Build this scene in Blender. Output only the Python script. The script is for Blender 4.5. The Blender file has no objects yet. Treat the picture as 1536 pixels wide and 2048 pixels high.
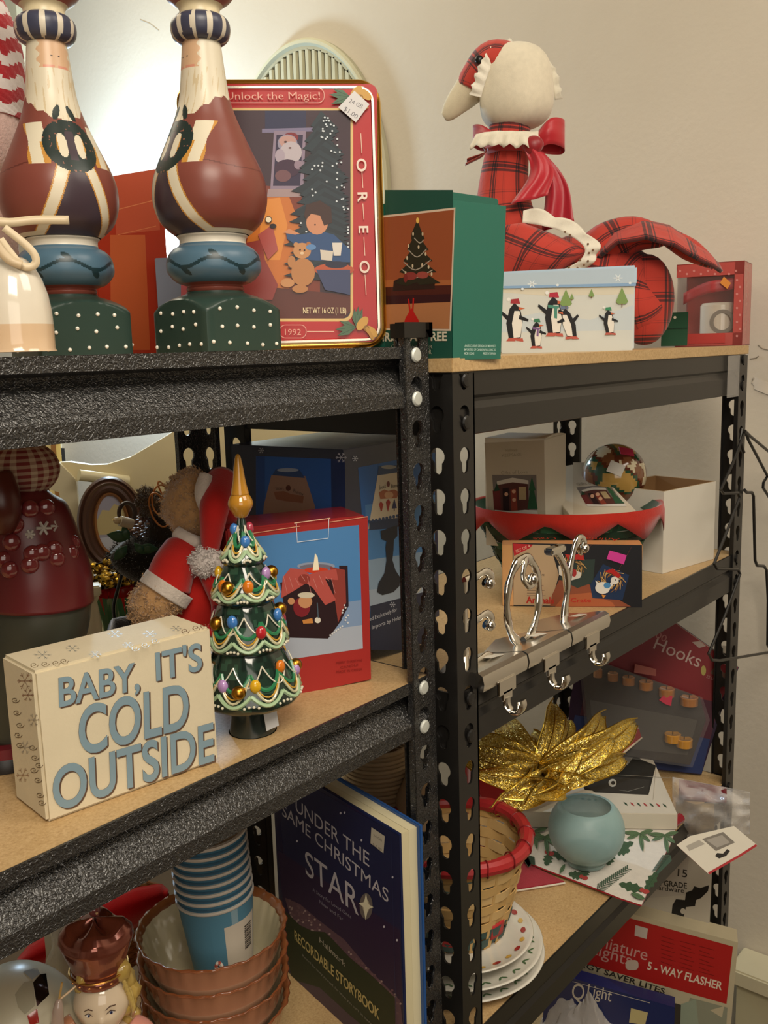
import bpy, bmesh, math, random
from mathutils import Vector as V, Matrix, noise
R=random.Random(7)
# ------------------------------------------------------------ camera, world, lights
scn=bpy.context.scene; COL=scn.collection
CAM=V((-.6953,-.4945,.0221)); YAW,PIT,ROL,FPX=-.8773,-.1686,-.0295,1897.13
FW=V((-math.sin(YAW)*math.cos(PIT),math.cos(YAW)*math.cos(PIT),math.sin(PIT)))
_r=V((math.cos(YAW),math.sin(YAW),0)); _u=_r.cross(FW)
RT=_r*math.cos(ROL)+_u*math.sin(ROL); UP=-_r*math.sin(ROL)+_u*math.cos(ROL)
cd=bpy.data.cameras.new('camera'); cam=bpy.data.objects.new('camera',cd); COL.objects.link(cam)
cd.sensor_fit='VERTICAL'; cd.sensor_height=24; cd.lens=FPX*24/2048; cd.clip_start=.02
cam.matrix_world=Matrix(((RT.x,UP.x,-FW.x,CAM.x),(RT.y,UP.y,-FW.y,CAM.y),(RT.z,UP.z,-FW.z,CAM.z),(0,0,0,1)))
scn.camera=cam
w=bpy.data.worlds.new('world'); scn.world=w; w.use_nodes=True
w.node_tree.nodes['Background'].inputs[0].default_value=(.9,.78,.6,1); w.node_tree.nodes['Background'].inputs[1].default_value=.35
def light(name,kind,loc,energy,color,size=.3,target=None,size_y=None):
    l=bpy.data.lights.new(name,kind); l.energy=energy; l.color=color
    if kind=='AREA':
        l.size=size
        if size_y: l.shape='RECTANGLE'; l.size_y=size_y
    else: l.shadow_soft_size=size
    o=bpy.data.objects.new(name,l); COL.objects.link(o); o.location=loc
    if target is not None: o.rotation_euler=(V(target)-V(loc)).to_track_quat('-Z','Y').to_euler()
    return o
light('ceiling_lamp_light','AREA',(-.9,-.95,1.05),29,(1,.89,.74),.7,(.1,.1,-.35))
light('room_lamp_light','AREA',(.22,-.95,1.12),15,(1,.90,.76),.8,(.1,-.1,-.4))
light('table_lamp_light','POINT',(.72,1.55,.34),40,(.56,.78,1.0),.05)
light('aisle_fill_light','AREA',(-1.25,-1.35,.15),9,(1,.90,.78),1.0,(.1,.1,-.7))  # added fill behind the camera, lifts the dark lower shelves; no real lamp
light('rack_fill_light','AREA',(.1,1.3,1.15),15,(1,.88,.66),.9,(.35,1.0,-.4))  # added fill above the cream rack, brightens the view beyond the left unit
scn.view_settings.view_transform='Standard'; scn.view_settings.look='None'; scn.view_settings.gamma=1
scn.view_settings.use_curve_mapping=False; scn.view_settings.exposure=-.35
try: scn.cycles.use_denoising=True
except Exception: pass
# ------------------------------------------------------------ measuring helpers
def ray(u,v): return FW+RT*((u-768)/FPX)-UP*((v-1024)/FPX)
def on(ax,val,u,v):                      # point where a sight line meets a level or wall plane
    d=ray(u,v); return CAM+d*((val-CAM[ax])/d[ax])
def spot(u,s,z):                         # standing point at level z, s = metres per pixel there
    d=s*FPX; p=CAM+FW*d+RT*((u-768)*s); return p+UP*((z-p.z)/UP.z)
def zat(x,y,v):                          # height at which the upright through (x,y) meets image row v
    k=-(v-1024)/FPX; q=V((x,y,0))-CAM; return (k*q.dot(FW)-q.dot(UP))/(UP.z-k*FW.z)
def lin(h):
    if isinstance(h,str):
        h=h.lstrip('#'); c=[int(h[i:i+2],16)/255 for i in (0,2,4)]
    else: c=list(h)
    return tuple((x/12.92 if x<=.04045 else ((x+.055)/1.055)**2.4) for x in c)+(1,)
# ------------------------------------------------------------ mesh builder
class MB:
    def __init__(s): s.v=[];s.f=[];s.c=[];s.uv=[]
    def add(s,vs,fs,col,uv=None,M=None):
        n=len(s.v); vs=[V(a) for a in vs]
        if M is not None: vs=[M@a for a in vs]
        s.v+=vs; s.uv+=(uv if uv else [(a.x,a.z) for a in vs])
        cc=col if isinstance(col,list) else [lin(col)]*len(fs)
        for f,c in zip(fs,cc): s.f.append([n+i for i in f]); s.c.append(c)
        return s
    def join(s,o,M=None):
        n=len(s.v); s.v+=[(M@a if M else a) for a in o.v]; s.uv+=o.uv
        s.f+=[[n+i for i in f] for f in o.f]; s.c+=o.c; return s
    def box(s,a,b,col,M=None,r=0):
        x0,y0,z0=a;x1,y1,z1=b
        if r<=0:
            vs=[(x,y,z) for z in (z0,z1) for y in (y0,y1) for x in (x0,x1)]
            return s.add(vs,[(0,2,3,1),(4,5,7,6),(0,1,5,4),(2,6,7,3),(0,4,6,2),(1,3,7,5)],col,M=M)
        bm=bmesh.new(); bmesh.ops.create_cube(bm,size=1)
        for q in bm.verts: q.co=V(((x0+x1)/2+q.co.x*(x1-x0),(y0+y1)/2+q.co.y*(y1-y0),(z0+z1)/2+q.co.z*(z1-z0)))
        bmesh.ops.bevel(bm,geom=bm.edges[:],offset=r,segments=2,affect='EDGES')
        bm.verts.index_update(); s.add([q.co.copy() for q in bm.verts],[[q.index for q in f.verts] for f in bm.faces],col,M=M); bm.free(); return s
    def lathe(s,prof,col,n=32,M=None,cx=0,cy=0,sx=1,sy=1,wob=None,cap=True,uvs=1):
        # prof: (r,z[,col]) from bottom to top
        vs=[];uv=[];cs=[];fs=[]
        for j,p in enumerate(prof):
            for i in range(n+1):
                a=2*math.pi*i/n; k=wob(a,j) if wob else 0
                vs.append((cx+math.cos(a)*(p[0]+k)*sx,cy+math.sin(a)*(p[0]+k)*sy,p[1])); uv.append((i/n*uvs,p[1]))
        m=n+1
        for j in range(len(prof)-1):
            c=prof[j][2] if len(prof[j])>2 else col
            for i in range(n): fs.append((j*m+i,j*m+i+1,(j+1)*m+i+1,(j+1)*m+i)); cs.append(lin(c(2*math.pi*(i+.5)/n,(prof[j][1]+prof[j+1][1])/2) if callable(c) else c))
        if cap:
            c=prof[0][2] if len(prof[0])>2 else col
            c=c(0,0) if callable(c) else c
            if prof[0][0]>1e-5: fs.append(tuple(range(n-1,-1,-1))); cs.append(lin(c))
            if prof[-1][0]>1e-5: fs.append(tuple((len(prof)-1)*m+i for i in range(n))); cs.append(lin(c))
        return s.add(vs,fs,cs,uv,M)
    def tube(s,pts,r,col,n=8,closed=False,M=None,flat=1):
        pts=[V(p) for p in pts]; N=len(pts); rr=r if isinstance(r,(list,tuple)) else [r]*N
        vs=[];up=V((0,0,1)); prev=None
        for i,p in enumerate(pts):
            t=(pts[(i+1)%N]-pts[i-1]) if closed else (pts[min(i+1,N-1)]-pts[max(i-1,0)])
            if t.length<1e-9: t=V((0,0,1))
            t.normalize()
            if prev is None: a=up.cross(t); a=a if a.length>.1 else V((1,0,0)).cross(t)
            else: a=prev-t*prev.dot(t)
            if a.length<1e-6: a=V((1,0,0))
            a.normalize(); prev=a; b=t.cross(a)
            for k in range(n):
                q=2*math.pi*k/n; vs.append(p+a*math.cos(q)*rr[i]+b*math.sin(q)*rr[i]*flat)
        fs=[]
        for i in range(N if closed else N-1):
            j=(i+1)%N
            for k in range(n): fs.append((i*n+k,i*n+(k+1)%n,j*n+(k+1)%n,j*n+k))
        if not closed: fs+=[tuple(range(n-1,-1,-1)),tuple((N-1)*n+k for k in range(n))]
        return s.add(vs,fs,col,M=M)
    def ball(s,c,r,col,n=16,M=None,bump=0,sd=0,fcol=None):
        r=r if isinstance(r,(tuple,list)) else (r,r,r); m=max(4,n//2); vs=[];fs=[]
        for j in range(m+1):
            t=-math.pi/2+math.pi*j/m
            for i in range(n):
                a=2*math.pi*i/n; d=V((math.cos(t)*math.cos(a),math.cos(t)*math.sin(a),math.sin(t)))
                k=1+(bump*noise.noise(d*2.5+V((sd,sd,0))) if bump else 0)
                vs.append((c[0]+d.x*r[0]*k,c[1]+d.y*r[1]*k,c[2]+d.z*r[2]*k))
        for j in range(m):
            for i in range(n): fs.append((j*n+i,j*n+(i+1)%n,(j+1)*n+(i+1)%n,(j+1)*n+i))
        cc=col
        if fcol: cc=[lin(fcol(sum((V(vs[k]) for k in f),V())/4)) for f in fs]
        return s.add(vs,fs,cc,M=M)
    def prism(s,poly,t,col,M=None,side=None):
        # poly in x,z ; thickness t along +y
        n=len(poly); vs=[(p[0],0,p[1]) for p in poly]+[(p[0],t,p[1]) for p in poly]
        ar=sum(poly[i][0]*poly[(i+1)%n][1]-poly[(i+1)%n][0]*poly[i][1] for i in range(n))
        f=tuple(range(n)); g=tuple(range(2*n-1,n-1,-1)); sd=[(i,i+n,(i+1)%n+n,(i+1)%n) for i in range(n)]
        if ar<0: f=f[::-1];g=g[::-1];sd=[q[::-1] for q in sd]
        return s.add(vs,[f,g]+sd,[lin(col)]*2+[lin(side or col)]*n,M=M)
    def grid(s,fn,nu,nv,col,closeu=False,M=None,uvf=None):
        vs=[];uv=[];fs=[];cs=[]
        for j in range(nv+1):
            for i in range(nu+1):
                a,b=i/nu,j/nv; vs.append(fn(a,b)); uv.append(uvf(a,b) if uvf else (a,b))
        m=nu+1
        for j in range(nv):
            for i in range(nu): fs.append((j*m+i,j*m+i+1,(j+1)*m+i+1,(j+1)*m+i)); cs.append(lin(col((i+.5)/nu,(j+.5)/nv) if callable(col) else col))
        return s.add(vs,fs,cs,uv,M)
    def fuzz(s,o,n,l,col,w=.0006):
        for _ in range(n):
            f=R.choice(o.f); a,b,c=o.v[f[0]],o.v[f[1]],o.v[f[2]]
            nr=(b-a).cross(c-a)
            if nr.length<1e-12: continue
            nr.normalize(); p=a+(b-a)*R.random()+(o.v[f[-1]]-a)*R.random()
            t=V((R.uniform(-1,1),R.uniform(-1,1),R.uniform(-1,1))); q=p+(nr+t*.6).normalized()*l*R.uniform(.5,1); t=t.cross(nr).normalized()*w
            k=len(s.v); s.v+=[p-t,p+t,q]; s.uv+=[(0,0)]*3; s.f.append([k,k+1,k+2]); s.c.append(lin(col))
        return s
    def build(s,name,mat,parent=None,thick=0,sub=0,ang=.6,smooth=True):
        me=bpy.data.meshes.new(name); me.from_pydata([tuple(a) for a in s.v],[],s.f)
        ca=me.color_attributes.new('Col','FLOAT_COLOR','CORNER'); buf=[]
        uvl=me.uv_layers.new(name='UVMap'); ub=[]
        for f,c in zip(s.f,s.c):
            for i in f: buf+=c; ub+=s.uv[i]
        ca.data.foreach_set('color',buf); uvl.data.foreach_set('uv',ub)
        if smooth:
            me.polygons.foreach_set('use_smooth',[True]*len(me.polygons)); me.set_sharp_from_angle(angle=ang)
        me.materials.append(mat); me.update()
        o=bpy.data.objects.new(name,me); COL.objects.link(o)
        if parent: o.parent=parent
        if thick: m=o.modifiers.new('thick','SOLIDIFY'); m.thickness=thick; m.offset=0
        if sub: m=o.modifiers.new('sub','SUBSURF'); m.levels=sub; m.render_levels=sub
        return o
def T(x=0,y=0,z=0): return Matrix.Translation((x,y,z))
def RX(a): return Matrix.Rotation(a,4,'X')
def RY(a): return Matrix.Rotation(a,4,'Y')
def RZ(a): return Matrix.Rotation(a,4,'Z')
def thing(name,label,cat,loc=(0,0,0),rz=0,group=None,M=None):
    o=bpy.data.objects.new(name,None); COL.objects.link(o); o.empty_display_size=.02
    o.matrix_world=M if M is not None else T(*loc)@RZ(rz)
    o['label']=label;o['category']=cat
    if group:o['group']=group
    return o
def solo(o,label,cat,loc=None,group=None,M=None):
    if M is not None:o.matrix_world=M
    elif loc is not None:o.location=loc
    o['label']=label;o['category']=cat
    if group:o['group']=group
    return o
def struct(o): o['kind']='structure'; return o
def facing(p):                            # rotation so that local -y looks at the viewer's side of the aisle
    d=V(p)-CAM; return math.atan2(d.y,d.x)-math.pi/2
class Fr:                                 # upright measuring frame through a standing point
    def __init__(s,u,sc,z,drz=0,loc=None):
        s.loc=V(loc) if loc is not None else spot(u,sc,z); s.rz=facing(s.loc)+drz; s.M=T(*s.loc)@RZ(s.rz); s.I=s.M.inverted()
    def p(s,u,v,dy=0):
        o=s.I@CAM; d=s.I.to_3x3()@ray(u,v); t=(dy-o.y)/d.y; q=o+d*t; return (q.x,q.z)
    def P(s,u,v,dy=0): a=s.p(u,v,dy); return V((a[0],dy,a[1]))
    def poly(s,pts,dy=0): return [s.p(a,b,dy) for a,b in pts]
    def prof(s,uc,pts,dy=0):              # silhouettes (u,v) right side -> (r,z)
        c=None; out=[]
        for q in pts:
            a=s.p(q[0],q[1],dy); b=s.p(uc,q[1],dy) if not callable(uc) else s.p(uc(q[1]),q[1],dy)
            out.append((abs(a[0]-b[0]),a[1])+tuple(q[2:]))
        return out
# ------------------------------------------------------------ materials
def nodes(name):
    m=bpy.data.materials.new(name); m.use_nodes=True; nt=m.node_tree; b=nt.nodes['Principled BSDF']; return m,nt,b
def N(nt,t,**k):
    n=nt.nodes.new(t)
    for a,b in k.items():
        if a=='i':
            for q,x in b.items(): n.inputs[q].default_value=x
        else: setattr(n,a,b)
    return n
def colmat(name,rough=.5,metal=0,spec=.5,coat=0,var=.06,vs=30,bump=0,bs=200,alpha=1,trans=0,sheen=0,sss=0,ior=1.45,detail=3):
    m,nt,b=nodes(name); L=nt.links
    a=N(nt,'ShaderNodeVertexColor'); a.layer_name='Col'
    tc=N(nt,'ShaderNodeTexCoord'); nz=N(nt,'ShaderNodeTexNoise',i={'Scale':vs,'Detail':detail}); L.new(tc.outputs['Object'],nz.inputs['Vector'])
    mr=N(nt,'ShaderNodeMapRange',i={'To Min':1-var,'To Max':1+var}); L.new(nz.outputs['Fac'],mr.inputs['Value'])
    mx=N(nt,'ShaderNodeVectorMath',operation='SCALE'); L.new(a.outputs['Color'],mx.inputs[0]); L.new(mr.outputs['Result'],mx.inputs['Scale'])
    L.new(mx.outputs['Vector'],b.inputs['Base Color'])
    b.inputs['Roughness'].default_value=rough; b.inputs['Metallic'].default_value=metal; b.inputs['Specular IOR Level'].default_value=spec
    b.inputs['Coat Weight'].default_value=coat; b.inputs['Coat Roughness'].default_value=.08; b.inputs['IOR'].default_value=ior
    b.inputs['Alpha'].default_value=alpha; b.inputs['Transmission Weight'].default_value=trans; b.inputs['Sheen Weight'].default_value=sheen
    if sss: b.inputs['Subsurface Weight'].default_value=sss; b.inputs['Subsurface Radius'].default_value=(.01,.006,.004)
    if bump:
        n2=N(nt,'ShaderNodeTexNoise',i={'Scale':bs,'Detail':2}); L.new(tc.outputs['Object'],n2.inputs['Vector'])
        bp=N(nt,'ShaderNodeBump',i={'Strength':bump,'Distance':.001}); L.new(n2.outputs['Fac'],bp.inputs['Height']); L.new(bp.outputs['Normal'],b.inputs['Normal'])
    return m
paper=colmat('printed_card',.45,spec=.4,var=.03)
glossy=colmat('glossy_card',.22,spec=.5,var=.03,bump=.12,bs=25)
matte=colmat('matte_paint',.75,spec=.3,var=.08,bump=.15,bs=300)
satin=colmat('satin_paint',.33,spec=.5,var=.06,bump=.08,bs=120)
ceram=colmat('glazed_ceramic',.12,spec=.6,coat=.6,var=.08,bump=.05,bs=60)
cloth=colmat('woven_cloth',.95,spec=.1,var=.1,vs=120,bump=.3,bs=900,sheen=.3)
plush=colmat('plush_pile',1,spec=.05,var=.22,vs=160,bump=.8,bs=500,sheen=.6)
satinr=colmat('satin_ribbon',.38,spec=.5,var=.05,bump=.1,bs=60,sheen=.3)
plast=colmat('plastic',.3,var=.02)
goldm=colmat('gold_metal',.28,metal=1,var=.08,bump=.06,bs=150)
tinm=colmat('gilded_tin',.25,metal=.85,var=.05)
silver=colmat('brushed_silver',.24,metal=1,var=.02,bump=.1,bs=70)
chrome=colmat('polished_silver',.07,metal=1,var=.01,bump=.05,bs=40)
zinc=colmat('zinc_rivet',.45,metal=.4,var=.04)
wood=colmat('bare_wood',.6,var=.15,vs=18,bump=.1)
glassm=colmat('tinted_glass',.08,trans=.75,coat=.3,var=.05)
frost=colmat('frosted_blue_glass',.42,trans=.7,var=.3,vs=28,coat=.3,detail=6,ior=1.15)
def film(name,op,rough=.12,col=(.9,.88,.85,1),wr=.6):
    m,nt,b=nodes(name); L=nt.links; b.inputs['Base Color'].default_value=col; b.inputs['Roughness'].default_value=rough
    tr=N(nt,'ShaderNodeBsdfTransparent'); ms=N(nt,'ShaderNodeMixShader'); ly=N(nt,'ShaderNodeLayerWeight',i={'Blend':.35})
    tc=N(nt,'ShaderNodeTexCoord'); nz=N(nt,'ShaderNodeTexNoise',i={'Scale':22,'Detail':4,'Distortion':1.2}); L.new(tc.outputs['Object'],nz.inputs['Vector'])
    bp=N(nt,'ShaderNodeBump',i={'Strength':wr,'Distance':.004}); L.new(nz.outputs['Fac'],bp.inputs['Height']); L.new(bp.outputs['Normal'],b.inputs['Normal']); L.new(bp.outputs['Normal'],ly.inputs['Normal'])
    mr=N(nt,'ShaderNodeMapRange',i={'To Min':op,'To Max':min(1,op+.55)}); L.new(ly.outputs['Facing'],mr.inputs['Value'])
    L.new(mr.outputs['Result'],ms.inputs['Fac']); L.new(tr.outputs[0],ms.inputs[1]); L.new(b.outputs[0],ms.inputs[2])
    L.new(ms.outputs[0],nt.nodes['Material Output'].inputs['Surface']); return m
clear=film('clear_film',.05,.1,(.5,.48,.45,1),.3); frostg=film('frosted_glass',.45,.38,(.36,.54,.54,1),.25); bagm=film('crinkled_bag_film',.10,.12); milky=film('milky_poly_bag',.42,.3,(.8,.76,.7,1))
def ramp(nt,stops,interp='LINEAR'):
    r=N(nt,'ShaderNodeValToRGB'); r.color_ramp.interpolation=interp; e=r.color_ramp.elements
    while len(e)>1: e.remove(e[-1])
    e[0].position=stops[0][0]; e[0].color=lin(stops[0][1])
    for p,c in stops[1:]: q=e.new(p); q.color=lin(c)
    return r
def wallmat():
    m,nt,b=nodes('painted_plaster'); L=nt.links; tc=N(nt,'ShaderNodeTexCoord')
    nz=N(nt,'ShaderNodeTexNoise',i={'Scale':1.6,'Detail':5}); L.new(tc.outputs['Object'],nz.inputs['Vector'])
    r=ramp(nt,[(.3,'c4b9a6'),(.7,'cfc5b3')]); L.new(nz.outputs['Fac'],r.inputs[0]); L.new(r.outputs[0],b.inputs['Base Color']); b.inputs['Roughness'].default_value=.8
    n2=N(nt,'ShaderNodeTexNoise',i={'Scale':90,'Detail':4}); L.new(tc.outputs['Object'],n2.inputs['Vector'])
    bp=N(nt,'ShaderNodeBump',i={'Strength':.25,'Distance':.002}); L.new(n2.outputs['Fac'],bp.inputs['Height']); L.new(bp.outputs['Normal'],b.inputs['Normal']); return m
wallm=wallmat()
def boardmat():
    m,nt,b=nodes('particle_board'); L=nt.links; tc=N(nt,'ShaderNodeTexCoord')
    nz=N(nt,'ShaderNodeTexNoise',i={'Scale':420,'Detail':6,'Roughness':.75}); L.new(tc.outputs['Object'],nz.inputs['Vector'])
    r=ramp(nt,[(.25,'8f6f49'),(.42,'b99868'),(.6,'c9aa7b'),(.8,'dcc297')]); L.new(nz.outputs['Fac'],r.inputs[0])
    n3=N(nt,'ShaderNodeTexNoise',i={'Scale':14,'Detail':3}); L.new(tc.outputs['Object'],n3.inputs['Vector'])
    mr=N(nt,'ShaderNodeMapRange',i={'To Min':.8,'To Max':1.15}); L.new(n3.outputs['Fac'],mr.inputs['Value'])
    mx=N(nt,'ShaderNodeVectorMath',operation='SCALE'); L.new(r.outputs[0],mx.inputs[0]); L.new(mr.outputs[0],mx.inputs['Scale']); L.new(mx.outputs[0],b.inputs['Base Color'])
    b.inputs['Roughness'].default_value=.42; return m
board=boardmat()
def hammermat():
    m,nt,b=nodes('black_hammertone'); L=nt.links; tc=N(nt,'ShaderNodeTexCoord'); b.inputs['Base Color'].default_value=(.019,.0185,.018,1)
    b.inputs['Roughness'].default_value=.27; b.inputs['Specular IOR Level'].default_value=1; b.inputs['Coat Weight'].default_value=0
    vo=N(nt,'ShaderNodeTexNoise',i={'Scale':330,'Detail':1.5,'Distortion':1.5}); L.new(tc.outputs['Object'],vo.inputs['Vector'])
    bp=N(nt,'ShaderNodeBump',i={'Strength':.9,'Distance':.0018}); L.new(vo.outputs['Fac'],bp.inputs['Height']); L.new(bp.outputs['Normal'],b.inputs['Normal']); return m
hammer=hammermat()
m,nt,b=nodes('black_enamel'); b.inputs['Base Color'].default_value=(.012,.011,.010,1); b.inputs['Roughness'].default_value=.32; enamel=m
def glitter():
    m,nt,b=nodes('gold_glitter'); L=nt.links; tc=N(nt,'ShaderNodeTexCoord')
    vo=N(nt,'ShaderNodeTexVoronoi',i={'Scale':900}); L.new(tc.outputs['Object'],vo.inputs['Vector'])
    r=ramp(nt,[(0,'a88420'),(.5,'d8b84c'),(1,'fff4b0')]); sp=N(nt,'ShaderNodeSeparateColor'); L.new(vo.outputs['Color'],sp.inputs[0]); L.new(sp.outputs[0],r.inputs[0]); L.new(r.outputs[0],b.inputs['Base Color'])
    b.inputs['Metallic'].default_value=.75; b.inputs['Roughness'].default_value=.28
    sb=N(nt,'ShaderNodeVectorMath',operation='SUBTRACT'); sb.inputs[1].default_value=(.5,.5,.5); L.new(vo.outputs['Color'],sb.inputs[0])
    sc=N(nt,'ShaderNodeVectorMath',operation='SCALE'); sc.inputs['Scale'].default_value=.9; L.new(sb.outputs[0],sc.inputs[0])
    ge=N(nt,'ShaderNodeNewGeometry'); ad=N(nt,'ShaderNodeVectorMath',operation='ADD'); L.new(ge.outputs['Normal'],ad.inputs[0]); L.new(sc.outputs[0],ad.inputs[1])
    no=N(nt,'ShaderNodeVectorMath',operation='NORMALIZE'); L.new(ad.outputs[0],no.inputs[0]); L.new(no.outputs[0],b.inputs['Normal']); return m
glit=glitter()
def plaidmat(name,base,dark,light,k,second=None):
    m,nt,b=nodes(name); L=nt.links; uv=N(nt,'ShaderNodeUVMap'); sp=N(nt,'ShaderNodeSeparateXYZ'); L.new(uv.outputs[0],sp.inputs[0])
    outs=[]
    for ax in (0,1):
        mu=N(nt,'ShaderNodeMath',operation='MULTIPLY'); mu.inputs[1].default_value=k; L.new(sp.outputs[ax],mu.inputs[0])
        fr=N(nt,'ShaderNodeMath',operation='FRACT'); L.new(mu.outputs[0],fr.inputs[0])
        r=ramp(nt,[(0,(0,0,0)),(.10,(1,1,1)),(.16,(0,0,0)),(.19,(1,1,1)),(.27,(.0,.0,.0)),(.285,(.0,.0,.5)),(.30,(1,1,1)),(.33,(0,0,0)),(.60,(.75,.75,.75)),(.62,(0,0,0)),(.66,(.6,.6,.6)),(.675,(0,0,0))],'CONSTANT'); L.new(fr.outputs[0],r.inputs[0]); outs.append(r)
    ad=N(nt,'ShaderNodeMixRGB',blend_type='ADD'); ad.inputs[0].default_value=1; L.new(outs[0].outputs[0],ad.inputs[1]); L.new(outs[1].outputs[0],ad.inputs[2])
    sc=N(nt,'ShaderNodeMath',operation='MULTIPLY'); sc.inputs[1].default_value=.80; sep=N(nt,'ShaderNodeSeparateColor'); L.new(ad.outputs[0],sep.inputs[0]); L.new(sep.outputs[0],sc.inputs[0])
    mx=N(nt,'ShaderNodeMixRGB'); L.new(sc.outputs[0],mx.inputs[0]); mx.inputs[1].default_value=lin(base); mx.inputs[2].default_value=lin(dark); sc.use_clamp=True
    L.new(mx.outputs[0],b.inputs['Base Color']); b.inputs['Roughness'].default_value=.9; b.inputs['Sheen Weight'].default_value=.2
    tc=N(nt,'ShaderNodeTexCoord'); n2=N(nt,'ShaderNodeTexNoise',i={'Scale':45,'Detail':3}); L.new(tc.outputs['Object'],n2.inputs['Vector'])
    bp=N(nt,'ShaderNodeBump',i={'Strength':.5,'Distance':.003}); L.new(n2.outputs['Fac'],bp.inputs['Height']); L.new(bp.outputs['Normal'],b.inputs['Normal'])
    return m
plaid=plaidmat('red_tartan_cloth','b8382a','241a1e','fff',17)
def checkmat(name,c1,c2,k):
    m,nt,b=nodes(name); L=nt.links; uv=N(nt,'ShaderNodeUVMap'); sp=N(nt,'ShaderNodeSeparateXYZ'); L.new(uv.outputs[0],sp.inputs[0]); o=[]
    for ax in (0,1):
        mu=N(nt,'ShaderNodeMath',operation='MULTIPLY'); mu.inputs[1].default_value=k; L.new(sp.outputs[ax],mu.inputs[0])
        fr=N(nt,'ShaderNodeMath',operation='FRACT'); L.new(mu.outputs[0],fr.inputs[0]); g=N(nt,'ShaderNodeMath',operation='GREATER_THAN'); g.inputs[1].default_value=.5; L.new(fr.outputs[0],g.inputs[0]); o.append(g)
    ad=N(nt,'ShaderNodeMath',operation='ADD'); L.new(o[0].outputs[0],ad.inputs[0]); L.new(o[1].outputs[0],ad.inputs[1]); hf=N(nt,'ShaderNodeMath',operation='MULTIPLY'); hf.inputs[1].default_value=.5; L.new(ad.outputs[0],hf.inputs[0])
    mx=N(nt,'ShaderNodeMixRGB'); L.new(hf.outputs[0],mx.inputs[0]); mx.inputs[1].default_value=lin(c1); mx.inputs[2].default_value=lin(c2); L.new(mx.outputs[0],b.inputs['Base Color']); b.inputs['Roughness'].default_value=.9; return m
gingham=checkmat('gingham_check','6e2420','b09a80',70)
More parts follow.
